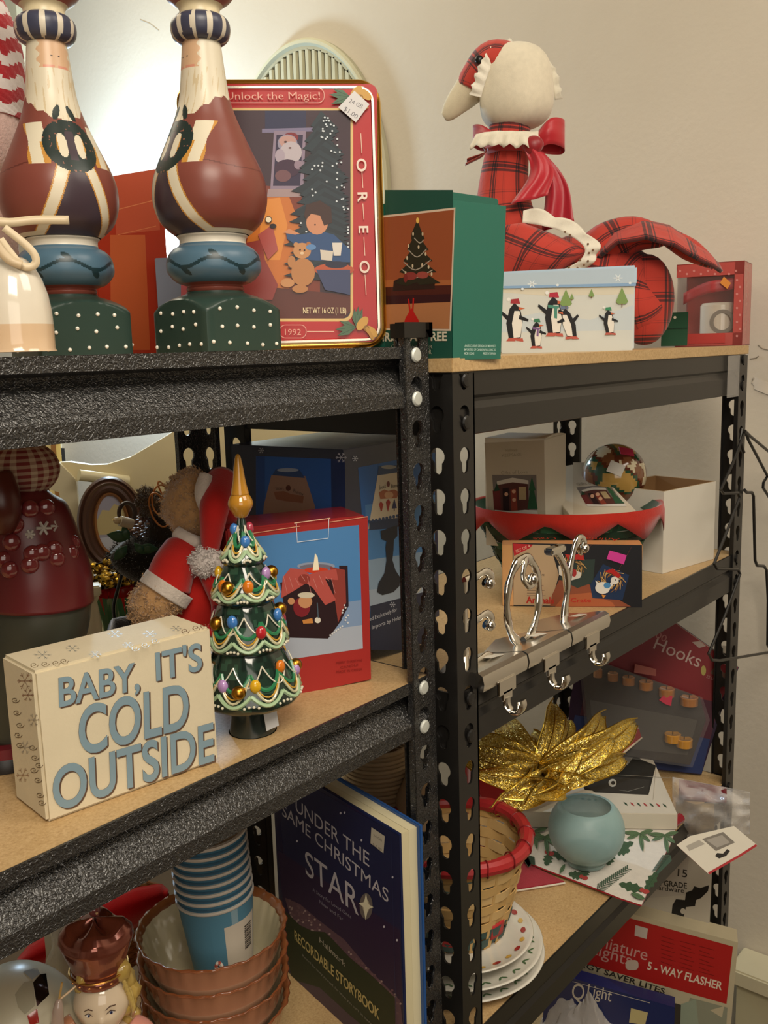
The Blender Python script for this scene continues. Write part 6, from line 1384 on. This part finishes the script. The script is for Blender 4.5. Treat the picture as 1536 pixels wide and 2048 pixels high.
def epatch(px,col,off):
    # subdivided patch hugging the shell
    cu=sum(p[0] for p in px)/len(px); cv=sum(p[1] for p in px)/len(px); mb=MB(); rings=5; n=len(px); dens=[]
    for i in range(n):
        for q in range(4): f=q/4; dens.append((px[i][0]*(1-f)+px[(i+1)%n][0]*f,px[i][1]*(1-f)+px[(i+1)%n][1]*f))
    vs=[]; 
    for r in range(rings+1):
        for (u,v) in dens:
            p=eggpt(cu+(u-cu)*r/rings,cv+(v-cv)*r/rings,off)
            if p is None: return
            vs.append(p)
    N_=len(dens); fs=[(r*N_+i,(r+1)*N_+i,(r+1)*N_+(i+1)%N_,r*N_+(i+1)%N_) for r in range(rings) for i in range(N_)]
    ar=sum(px[i][0]*px[(i+1)%n][1]-px[(i+1)%n][0]*px[i][1] for i in range(n))
    if ar<0: fs=[f[::-1] for f in fs]
    mb.add(vs,fs,col).build('glazed_patch',ceram,eo,ang=3)
epatch([(66,1966),(80,1950),(92,1948),(98,1990),(74,2014)],'15120f',.006); epatch([(30,1990),(48,1966),(66,1962),(70,2012),(50,2030),(36,2015)],'b4ae96',.005); epatch([(54,2032),(74,2018),(78,2046),(60,2052)],'a82820',.006); epatch([(46,1944),(74,1936),(80,1948),(64,1960)],'a4a8a4',.004)
mb=MB(); bgp=Zf(140,1955,.47e-3)
mb.grid(lambda a,b:((a-.5)*.034*(1+.3*math.sin(b*7)),.006*math.sin(a*9+b*5),.10+.075*b),10,14,'dcdcd8'); bgm=mb.build('plastic_bag',bagm,thick=.0006,ang=3); solo(bgm,'crumpled clear plastic bag standing beside the crowned figurine','bag',M=T(bgp.x,bgp.y,zL)@RZ(facing(bgp)))
MB().ball((0,.008,.11),(.020,.008,.06),'ccc8bc',20,bump=.4).build('white_filling',paper,bgm)
MB().grid(lambda a,b:(-.017+.034*a,-.004+.002*math.sin(b*9),.0+.10*b),4,4,'dcdcd8').build('bag_base',bagm,bgm)
# ------------------------------------------------------------ lowest visible level, right unit
zK=ZB[2]+.0004
# three nested white plates
pcn=V((.120,.090,0)); 
def plate(z,r,label,hol):
    m=MB(); m.lathe([(r*.55,0),(r*.56,.002),(r*.72,.0035),(r*.96,.0095),(r,.0125),(r*.985,.0135),(r*.95,.012),(r*.72,.006),(r*.55,.0045),(.001,.0045)],'d8d4c8',80,cap=False)
    m.lathe([(r*.55,0),(.001,.0)],'d8d4c8',60,cap=False)
    o=m.build('plate',ceram,ang=2); solo(o,label,'plate',loc=(pcn.x,pcn.y,z),group='stacked white Christmas plates')
    mm=MB()
    for k in range(26):
        a=2*math.pi*k/26; rr=r*.865; zz=.0096; c=V((rr*math.cos(a),rr*math.sin(a),zz+.0008)); red=k%2==0
        if hol: 
            n=8; pts=[c+V(((.0042 if red else .0034)*math.cos(2*math.pi*i/n)*1.3,(.0030)*math.sin(2*math.pi*i/n),0)) for i in range(n)]; pts=[c+RZ(a+math.pi/2).to_3x3()@(q-c)+V((0,0,((q-c).length)*0)) for q in pts]
            pts=[V((q.x,q.y,.0060+(math.hypot(q.x,q.y)/r-.72)*.0060/.23+.0007)) for q in pts]
            mm.add(pts,[tuple(range(n))],'a02c28' if red else 'd0a84c')
        else:
            for s_ in (-1,1):
                cc=V((rr*math.cos(a+s_*.03),rr*math.sin(a+s_*.03),0)); pts=[cc+RZ(a+s_*.7).to_3x3()@V((.0045*math.cos(2*math.pi*i/6),.0014*math.sin(2*math.pi*i/6),0)) for i in range(6)]
                mm.add([V((q.x,q.y,.0060+(math.hypot(q.x,q.y)/r-.72)*.0060/.23+.0007)) for q in pts],[tuple(range(6))],'4a6a44')
    mm.build('painted_hearts' if hol else 'painted_leaves',ceram,o,smooth=False)
for k,(r,l,h) in enumerate(((.099,'lowest of three stacked white plates under the natural basket',0),(.097,'middle of three stacked white plates under the natural basket',0),(.086,'topmost white plate with red and gold hearts, directly under the basket',1))): plate(zK+k*.0125,r,l,h)
# natural chip basket with a wrapped red rim
fq=Fr(915,.58e-3,0,loc=V((pcn.x+.012,pcn.y+.012,zK+.0125*2+.0048))); zr_=fq.p(915,1668)[1]; rr_t=.082
bk2=basket('chip_basket','natural woven chip basket with a red wrapped rim and green band, on the plates',fq,.056,rr_t,zr_,9,20,['38504c','38504c','c8a468','d0ae74','c8a468','d4b47c','c8a468','d0ae74','c29a5c'],'c8a468')
m=MB().tube([(rr_t*1.01*math.cos(a),rr_t*1.01*math.sin(a),zr_+.0015*math.sin(a*3)) for a in [2*math.pi*i/64 for i in range(64)]],[.0082+.0008*((i%5)==0) for i in range(64)],'a82c2e',10,closed=True); m.build('wrapped_rim',satin,bk2)
for k in range(16): m=MB(); a=2*math.pi*k/16; c=V((rr_t*1.01*math.cos(a),rr_t*1.01*math.sin(a),zr_)); e1=V((math.cos(a),math.sin(a),0)); e2=V((0,0,1)); tt_=V((-math.sin(a),math.cos(a),0)); m.tube([c+e1*.0092*math.cos(q)+e2*.0092*math.sin(q)+tt_*.004*math.sin(q/2) for q in [2*math.pi*i/14 for i in range(14)]],.0009,'7c1c20',5,closed=True).build('rim_binding',satin,bk2)
for k in range(6):
    a=2*math.pi*(k+.3)/6; m=MB(); m.grid(lambda u,v:((.060+.0020+v*.0+.004*u)*math.cos(a+.34*(v-.5)),(.060+.0020+.004*u)*math.sin(a+.34*(v-.5)),.012+.020*u),3,4,'b02c2c'); m.build('red_splint',wood,bk2,thick=.0008)
# coil ridged stack behind
fs_=Fr(765,.64e-3,zK); tz=fs_.p(765,1480)[1]
cs_=thing('coiled_basket','pale ridged coiled rope basket standing behind the storybook','basket',M=fs_.M); nn=int(tz/.0052)
for k in range(nn): 
    z=.0026+k*.0052; r=.046-.010*(max(0,k-nn*.6)/nn*2); MB().tube([(r*math.cos(a),r*math.sin(a),z) for a in [2*math.pi*i/40 for i in range(40)]],.0029,'b09a78' if k%2 else 'a08a6a',6,closed=True).build('coil',wood,cs_)
MB().lathe([(.044,0),(.044,.003),(.001,.003)],'a08a6a',32).build('base',wood,cs_)
fs2=Fr(838,.62e-3,zK); tz2=fs2.p(838,1545)[1]; solo(MB().lathe([(.018,0),(.026,.01),(.030,tz2*.5),(.024,tz2*.85),(.010,tz2)],'a89070',28).build('wooden_ornament',wood),'rounded pale wooden ornament half hidden behind the black post','ornament',M=fs2.M)
# white window box lying flat
wb0=V((.408,.183,zK+.008)); wb1=V((.534,-.001,zK+.008)); 
xw=(wb1-wb0).normalized(); 
fx=Box('gift_window_box','flat white gift box with a dark square window and red and green dashes','box',wb0,wb1,.235,.024,'cfc6b4',mat=paper,r=.0008)
P=fx.face('top')
P.poly([(1185,1508),(1255,1490),(1268,1508),(1284,1520),(1312,1531),(1297,1590),(1170,1580),(1150,1540)],'26241f'); P.tri([(1195,1500),(1240,1487),(1258,1492),(1270,1510),(1255,1530),(1220,1545),(1180,1545),(1165,1535)],'77726a'); P.tri([(1170,1548),(1300,1560),(1295,1590),(1190,1585),(1160,1565)],'35322c')
P.disk(1225,1566,8,8,'b8b4a8'); P.disk(1226,1566,4,4,'35322c'); P.line([(1238,1580),(1256,1583),(1288,1574)],.001,'8a867c')
P.line([(1150,1548),(1240,1550),(1368,1558)],.0012,'9c9484'); P.poly([(1314,1497),(1344,1497),(1342,1516),(1313,1515)],'a83a30'); P.disk(1329,1507,12,7,'d2c8b8'); P.line([(1312,1531),(1306,1600)],.0005,'a89c88')
for k in range(7): P.poly([(1247+k*13,1604+k*.6),(1253+k*13,1607+k*.6),(1256+k*13,1612+k*.6),(1250+k*13,1609+k*.6)],'2c4a34' if k%2==0 else 'b0383a')
for k in range(8): P.dots([(1100+k*13,1592+k*1.2)],3,2,'3a3a34' if k%2 else '6a5c50')
P.build(fx.o)
# holly runner
H1=on(2,zK+.0066,1000,1690); TLp=on(2,zK+.0066,1040,1590); TRp_=on(2,zK+.0066,1345,1652); BRp_=on(2,zK+.0066,1283,1810)
nh=V((0,0,1))
hrn=slab3(TLp,nh,[(985,1560),(1150,1590),(1330,1640),(1352,1655),(1340,1690),(1310,1745),(1290,1795),(1283,1810),(1240,1796),(1180,1772),(1100,1742),(1050,1722),(960,1690)],.0022,'d8d2c8',Matrix(),side='a81c26')
hr=hrn.build('cloth',cloth,smooth=False); ht=thing('table_runner','white table runner printed with holly and pine sprigs hanging over the board edge','table runner',loc=TLp); hr.parent=ht; hr.matrix_parent_inverse=T(*TLp).inverted()
P=Print(T(*TLp).inverted(),TLp,nh,RT)
def leaf(u0,v0,u1,v1,w,col,spiky=False):
    dx,dy=u1-u0,v1-v0; L_=math.hypot(dx,dy); nx,ny=-dy/L_,dx/L_; pts=[]
    for sgn in (1,-1):
        sq=[i/8 for i in range(9)] if sgn>0 else [i/8 for i in range(8,-1,-1)]
        for t in sq: 
            ww=w*math.sin(math.pi*min(.98,max(.02,t)))**.7*(1.25 if spiky and int(t*8)%2 else (.7 if spiky else 1)); pts.append((u0+dx*t+nx*ww*sgn,v0+dy*t+ny*ww*sgn))
    P.tri(pts,col); P.line([(u0,v0),(u1,v1)],.0005,'1a3420')
def holly(u,v,dirs,s=1):
    for (dx,dy) in dirs: leaf(u,v,u+dx*s,v+dy*s,9*s,'2c4e2c',True)
    P.disk(u+2,v+2,7*s,4.5*s,'a8322c'); P.disk(u-6*s,v-1,5*s,4*s,'a8322c')
holly(1225,1703,[(42,-18),(-10,28),(35,-2)],1); holly(1290,1782,[(-52,-14),(25,-38)],1); holly(1168,1755,[(-34,-8),(-2,-24),(6,-20)],.9); holly(1100,1706,[(-8,26),(50,14)],1)
holly(1070,1640,[(-30,-10),(-10,-24)],.8)
for (u0,v0,u1,v1) in ((1195,1780,1258,1736),(1340,1712,1312,1745),(1055,1712,1062,1730),(1160,1715,1186,1724)):
    for k in range(16):
        t=k/16; cu,cv=u0+(u1-u0)*t,v0+(v1-v0)*t; dx,dy=(u1-u0),(v1-v0); L_=math.hypot(dx,dy); dx/=L_;dy/=L_; q=14*(1-.4*t)
        for sg in (1,-1): P.line([(cu,cv),(cu+(dx*.7-dy*sg*.8)*q,cv+(dy*.7+dx*sg*.8)*q*.8)],.0016,'34503a')
for (u,v) in ((1280,1668),(1225,1664),(1330,1672),(1068,1665),(1090,1676)):
    for (dx,dy) in ((-26,12),(20,18),(6,40),(-34,-2),(26,-6)): leaf(u,v,u+dx,v+dy*.9,4.2,'4e6e48')
leaf(1120,1750,1130,1732,4,'4e6e48'); leaf(1262,1790,1290,1802,5,'4e6e48')
P.build(ht,mat=cloth)
m=MB(); a_=on(1,-.006,1345,1660); m.tube([TRp_+V((0,0,.004)),TRp_+V((.02,-.004,.006))],.007,'8c1c28',10); m.build('rolled_edge',cloth,ht).matrix_parent_inverse=T(*TLp).inverted()
# red napkin with a white stitched edge
nk=[on(2,zK+.0006,u,v) for u,v in [(940,1735),(1040,1722),(1128,1765),(1050,1778),(940,1795)]]; c0=nk[0]
m=MB(); n=len(nk); m.add([q-c0 for q in nk]+[q-c0+V((0,0,.002)) for q in nk],[tuple(range(n)),tuple(range(2*n-1,n-1,-1))]+[(i,i+n,(i+1)%n+n,(i+1)%n) for i in range(n)],'a02434'); nko=m.build('napkin',cloth,smooth=False); solo(nko,'dark red napkin with a white edge under the holly runner','napkin',loc=c0)
m=MB(); m.tube([on(2,zK+.003,u,v)-c0 for u,v in [(950,1795),(1050,1779),(1130,1766)]],.0012,'d8d0c0',6); m.build('white_edge',cloth,nko)
# frosted blue glass globe
gg=Fr(1172,.675e-3,zK+.010,loc=(lambda p:V((p.x,p.y,zK+.0105)))(spot(1172,.675e-3,zK)))
def gz(v): return gg.p(1172,v)[1]
Rg=.0505; zc_=.047
pr_=[(.001,.0),(.026,.0)]+[(Rg*math.sin(t),zc_-.0475*math.cos(t)) for t in [math.radians(q) for q in range(34,138,5)]]
inn=[(max(.001,r-.004),z+.002 if z<.02 else z) for r,z in pr_[::-1]]
m=MB().lathe(pr_+inn,'a9cfcd',64,cap=False); go2=m.build('candle_globe',frostg,ang=1.5); solo(go2,'frosted pale blue glass candle globe standing on the holly runner','candle holder',M=gg.M)
MB().lathe([(.001,.0065),(.030,.0065),(.034,.012),(.034,.014),(.001,.015)],'9ab4b0',40).build('wax_residue',frost,go2)
# shallow red paper tray with a pale rim and a pointed corner
near=[(930,1668,.040),(1040,1618,.040),(1110,1585,.042),(1180,1552,.046),(1240,1512,.054),(1285,1474,.066),(1318,1442,.082)]
far=[(930,1520,.085),(1040,1500,.085),(1120,1490,.080),(1180,1478,.079),(1240,1465,.079),(1285,1454,.081),(1318,1442,.082)]
c0=on(2,zK+.04,1040,1618)
def tray_(a,b):
    t=a*6; i=min(5,int(t)); f=t-i; p=[x*(1-f)+y*f for x,y in zip(near[i],near[i+1])]; q=[x*(1-f)+y*f for x,y in zip(far[i],far[i+1])]
    P0=on(2,zK+p[2],p[0],p[1]); P1=on(2,zK+q[2],q[0],q[1]); s_=P0*(1-b)+P1*b; s_.z-=.010*math.sin(math.pi*b)*(1-a); return s_-c0
rt_=thing('paper_tray','shallow dark red square tray with a pale rim holding the gold bow','tray',loc=c0)
MB().grid(tray_,30,10,'8e1f22').build('tray_surface',satin,rt_,thick=.0015,ang=2)
MB().tube([tray_(i/30,0) for i in range(31)],.0017,'cfc0a8',6).build('pale_rim',paper,rt_); MB().tube([tray_(i/30,1) for i in range(31)],.0014,'b8a08c',6).build('pale_rim',paper,rt_)
# gold glitter poinsettia
sG=.64e-3; pc_=Zf(1080,1540,sG) 
ps=thing('glitter_poinsettia','large gold glitter fabric poinsettia lying on the red tray','artificial flower',loc=pc_)
def petal(tipu,tipv,ds,w,curl,cu=1080,cv=1540,midk=.0):
    tip=Zf(tipu,tipv,sG+ds*1e-3)-pc_; st=Zf(cu,cv,sG)-pc_; d=tip-st; L_=d.length; dn=d.normalized(); vw=(-FW); sd=dn.cross(vw).normalized(); up=sd.cross(dn).normalized()*1
    if up.dot(vw)<0: up=-up
    sx=R.random()*6
    def f(a,b):
        ww=w*(math.sin(math.pi*min(.97,  .10+.88*a))**.55); e=(b-.5)*2; rip=.0035*math.sin(a*11+sx+e*2)*abs(e)+.0018*math.sin(e*9+a*4)
        return st+d*a+sd*ww*e+up*(curl*math.sin(math.pi*a)*.02-abs(e)*.006*(1-a)+rip+abs(e)**2*.006*curl)
    m=MB().grid(f,22,10,'c9a437'); o=m.build('petal',glit,ps,thick=.0008,ang=2.5)
    MB().tube([f(i/22,0) for i in range(23)],.0009,'d8b850',5).build('petal_wire',goldm,o); MB().tube([f(i/22,1) for i in range(23)],.0009,'d8b850',5).build('petal_wire',goldm,o)
    MB().tube([V(f(i/22,.5))+up*.0006 for i in range(20)],.0008,'b8943c',5).build('petal_vein',goldm,o)
for a in [(1268,1443,.045,.020,1.2),(1245,1512,.02,.017,1.4),(1190,1558,-.03,.012,1.2),(1150,1566,-.05,.016,1.4),(1105,1408,.05,.015,1),(1130,1440,.06,.014,1),(1200,1428,.05,.018,1.5),(960,1480,.03,.024,1.2),(950,1545,-.02,.017,1.2),(920,1505,.0,.022,1),(1060,1470,.04,.018,.8),(975,1622,-.03,.018,1.4),(1035,1618,-.05,.012,1.3),(1060,1592,-.06,.013,1.5),(1000,1590,-.03,.016,1.4),(1225,1475,.0,.015,1.6),(1010,1445,.06,.018,1.2),(1165,1500,-.02,.017,1.8)]:
    petal(*a)
m=MB(); 
for k in range(10): m.ball(Zf(1080+R.uniform(-12,12),1538+R.uniform(-9,9),sG-.004)-pc_,.0035,'d8b850',8)
m.build('stamens',goldm,ps)
# ---- hanging card packs at the back right
def panel(name,label,cat,o,n,px,th,col,mat=paper,side=None):
    t=thing(name,label,cat,loc=o); I=T(*o).inverted(); slab3(V(o),V(n).normalized(),px,th,col,I,side=side).build('body',mat,t,smooth=False); return t,Print(I,V(o),V(n).normalized(),V((0,0,1)).cross(V(n)))
oH=on(2,zK+.001,1403,1552)
nH=V((-.90,-.40,.20)).normalized()
hk,P=panel('gutter_hook_pack','red and dark blue hanging card pack lettered Gutter Hooks leaning at the back right','package',oH,nH,[(1175,1235),(1345,1240),(1478,1335),(1450,1400),(1403,1549),(1130,1520),(1140,1400)],.012,'2c1c34',glossy)
P.poly([(1175,1236),(1345,1241),(1476,1335),(1440,1405),(1330,1385),(1180,1330)],'7c1c20'); P.tri([(1180,1330),(1330,1385),(1440,1405),(1420,1480),(1160,1430)],'4a1c2c'); P.tri([(1150,1430),(1420,1478),(1403,1548),(1130,1518)],'22305c'); P.line([(1345,1242),(1474,1334)],.001,'a87868')
P.text('Gutter Hooks',(1200,1252),(1397,1335),26,'b8a098',.0); P.text('100',(1303,1271),(1330,1284),13,'a86c64'); P.poly([(1384,1284),(1400,1282),(1412,1292),(1398,1296)],'a89488')
P.poly([(1437,1290),(1462,1293),(1464,1332),(1440,1326)],'cfc4b4'); P.tri([(1440,1305),(1460,1308),(1460,1315),(1440,1313)],'3a3430'); P.poly([(1428,1335),(1458,1350),(1450,1362),(1420,1346)],'6a4a3c'); P.disk(1407,1341,5,10,'a89a50'); P.text('25 LIGHTS',(1412,1355),(1444,1368),6,'a07a74'); P.build(hk)
oT=oH+nH*.030+V((0,0,.0)); 
tl,P=panel('tealight_pack','clear pack of tealight candles in two rows before the red card pack','package',oT,nH,[(1165,1345),(1215,1330),(1400,1395),(1412,1440),(1380,1530),(1180,1500)],.010,'38322e',glossy)
P.tri([(1180,1400),(1395,1440),(1375,1510),(1190,1490)],'4a453e'); P.tri([(1270,1328),(1312,1338),(1312,1352),(1268,1345)],'9c5448')
P.build(tl)
I_=T(*oT).inverted()
for k,(u,v) in enumerate(((1196,1350),(1226,1357),(1257,1365),(1292,1374),(1333,1388),(1378,1405))):
    q=P.w(u,v); m=MB(); r=(9+k*1.6)*.82e-3; m.lathe([(r,-.002),(r,.010),(r*.85,.011),(.001,.009)],'a8744a',20); m.tube([(0,0,.009),(0,0,.014)],.0007,'1c140e',5); m.build('tealight',ceram,tl).matrix_local=I_@T(*(q+nH*.006))
for k,(u,v) in enumerate(((1345,1478),(1368,1488))):
    q=P.w(u,v); m=MB(); r=.013; m.lathe([(r,-.002),(r,.010),(r*.85,.011),(.001,.009)],'c08a3c',20); m.tube([(0,0,.009),(0,0,.014)],.0007,'1c140e',5); m.build('tealight',ceram,tl).matrix_local=I_@T(*(q+nH*.006))
P2=Print(I_,oT+nH*.018,nH,V((0,0,1)).cross(nH)); P2.tri([(1328,1390),(1345,1392),(1342,1412),(1330,1408),(1318,1400)],'b8344a'); P2.build(tl)
slab3(oT+nH*.0165,nH,[(1160,1345),(1215,1328),(1405,1395),(1420,1440),(1385,1535),(1175,1505)],.0006,'ffffff',I_).build('blister',clear,tl,smooth=False)
# ---- crumpled bag with a header card hanging over the edge
oB=V((.600,-.016,zK+.002)); fB=Fr(1400,.72e-3,zK,loc=oB); BB=lambda u,v,dy=0: fB.P(u,v,dy)
bg=thing('cellophane_bag','crumpled cellophane bag with dark red and tan filling and a white header card','bag',M=fB.M)
def bagf(a,b):
    u=1345+a*155; top=1562+ (1-a)*-8+ a*22; bot=1690-a*22; v=top+(bot-top)*b; n_=noise.noise(V((a*5,b*5,2))); return BB(u,v,-.030*math.sin(math.pi*b)*math.sin(math.pi*min(.95,a+.05))+.016*n_)
MB().grid(bagf,40,26,'ffffff').build('film',bagm,bg,thick=.0005,ang=.5)
m=MB(); m.grid(lambda a,b:tuple(V(bagf(.08+.62*a,.05+.32*b))+V((0,.008,0))),14,6,'6a1c24'); m.build('red_filling',paper,bg,thick=.001,ang=2)
m=MB(); m.grid(lambda a,b:tuple(V(bagf(.04+.5*a,.4+.5*b))+V((0,.008+.004*math.sin(a*9),0))),14,8,'94805a'); m.build('tan_filling',cloth,bg,thick=.001,ang=2)
nB=(V((-.55,-.60,.58))).normalized(); oC=on(1,-.055,1415,1748); I_=fB.M.inverted()
hd=slab3(oC,nB,[(1353,1690),(1380,1672),(1468,1652),(1514,1690),(1480,1712),(1417,1748)],.0012,'d8d2c2',I_,side='a82c30').build('header_card',paper,bg,smooth=False)
P=Print(I_,oC,nB,RT); P.poly([(1404,1678),(1446,1664),(1470,1685),(1432,1702)],'7c766c'); P.poly([(1412,1680),(1444,1670),(1460,1685),(1434,1695)],'a09a90'); P.tri([(1372,1692),(1398,1680),(1410,1688),(1378,1702)],'a8a296'); P.tri([(1430,1712),(1434,1706),(1446,1707),(1454,1698),(1460,1702),(1452,1712),(1438,1717)],'26221c'); P.line([(1417,1747),(1480,1711),(1513,1690)],.003,'a82c30'); P.build(bg)
# ------------------------------------------------------------ bottom right: cartons of lights
zQ=ZB[3]+.0004
nF=V((-.92,-.385,.0)).normalized(); oF=on(1,-.050,1476,1885)
fl,P=panel('light_set_carton','large red and cream carton lettered miniature lights and 5-WAY FLASHER, lowest right','box',oF,nF,[(1160,1800),(1268,1829),(1476,1885),(1462,2048),(1455,2130),(1150,2130)],.035,'b8ad90',glossy)
P.poly([(1150,1803),(1266,1838),(1466,1893),(1453,2008),(1180,1930),(1150,1925)],'a8211e'); 
P.text('Miniature',(1170,1885),(1293,1921),24,'c89890',.0); P.text('Lights',(1180,1906),(1261,1932),24,'c89890',.0)
P.poly([(1271,1850),(1296,1857),(1293,1878),(1269,1871)],'c0b4aa'); P.poly(rpx(1251,1920,1277,1940,8),'c4b0a0'); P.text('5 - WAY FLASHER',(1294,1938),(1443,1980),16,'d8c8b4',.02)
P.text('ENERGY SAVER LITES',(1120,1920),(1329,1988),11,'35302a',.02)
for k in range(7):
    for j in range(3): P.line([(1322+j*38,1872+j*10+k*8.5),(1322+j*38+26+5*math.sin(k*3+j),1880+j*10+k*8.5)],.0011,'7c1814')
P.poly([(1150,1948),(1450,2035),(1448,2130),(1150,2130)],'3c372e'); P.poly([(1380,1995),(1455,2015),(1452,2060),(1365,2060)],'8a8c78'); P.tri([(1362,2008),(1392,1998),(1396,2040),(1400,2070),(1360,2070)],'8f9a86'); P.poly([(1420,2020),(1448,2012),(1444,2035)],'b8ad90')
P.build(fl)
oW=oF-nF*.012+V((0,.05,.0)); 
hw_,P=panel('hardware_box','white carton printed with black silhouettes and the word hardware, behind the red carton','box',oW,nF,[(1240,1700),(1420,1690),(1424,1745),(1418,1875),(1240,1830)],.030,'b0a898',paper)
P.poly([(1255,1700),(1380,1700),(1370,1790),(1250,1800)],'a8a093'); P.text('15',(1355,1752),(1374,1755),15,'2a2620',.01); P.text('UPGRADE',(1310,1769),(1374,1777),11,'2a2620',.02); P.text('Hardware',(1306,1778),(1368,1786),10,'2a2620',.01)
P.tri([(1345,1810),(1352,1798),(1370,1800),(1372,1785),(1385,1780),(1388,1772),(1400,1776),(1418,1770),(1416,1782),(1402,1796),(1392,1800),(1390,1812),(1372,1814),(1366,1840),(1360,1842),(1366,1856),(1340,1856),(1342,1838)],'14120f'); P.disk(1366,1822,5,6,'b0a898'); P.poly([(1298,1826),(1322,1832),(1324,1840),(1300,1836)],'14120f'); P.tri([(1385,1850),(1392,1846),(1412,1862),(1404,1866)],'a02428'); P.build(hw_)
oP=oW-nF*.045+V((.01,0,0)); oF2=oF+nF*.030+V((-.02,-.01,-.03))
bl,P=panel('light_set_carton','dark blue carton with cream script Light lettering under the plastic bag, bottom edge','box',oF2,nF,[(1090,1965),(1150,1958),(1350,2015),(1345,2130),(1080,2130)],.025,'1c2858',glossy)
P.line([(1145,1963),(1300,2006)],.0009,'c0bcae'); P.text('Q',(1142,1995),(1166,2002),32,'c4beae',.0); P.text('Light',(1174,1990),(1222,2003),24,'c4beae',.0); P.poly([(1262,2016),(1296,2025),(1290,2050),(1258,2045)],'b8ad7c'); P.build(bl)
fM=Fr(1170,.84e-3,zQ,loc=(lambda p:V((p.x,p.y,zQ)))(Zf(1170,2060,.80e-3))); zt3=fM.p(1170,1992)[1]
def mbag(a,b):
    t=a*2*math.pi; ph=b*math.pi/2; n_=1+.14*noise.noise(V((math.cos(t)*2,math.sin(t)*2,b*3)))+.05*noise.noise(V((math.cos(t)*8,math.sin(t)*8,b*9))); return (math.sin(t)*.085*math.cos(ph)**.9*n_,-math.cos(t)*.05*math.cos(ph)**.9*n_,max(0.0,zt3*math.sin(ph)*n_))
o=MB().grid(mbag,80,36,'ffffff').build('poly_bag',milky,ang=.5); solo(o,'milky crumpled poly bag of goods at the bottom edge before the blue carton','bag',M=fM.M)
m=MB()
for k in range(8): a=k*.8; m.tube([(.05*math.cos(a+q*.5)*(.5+.4*math.sin(q)),.02*math.sin(a+q*.5),zt3*.55+.004*q) for q in range(8)],.0012,'6a6a58',6)
m.build('wire_coils',plast,o)
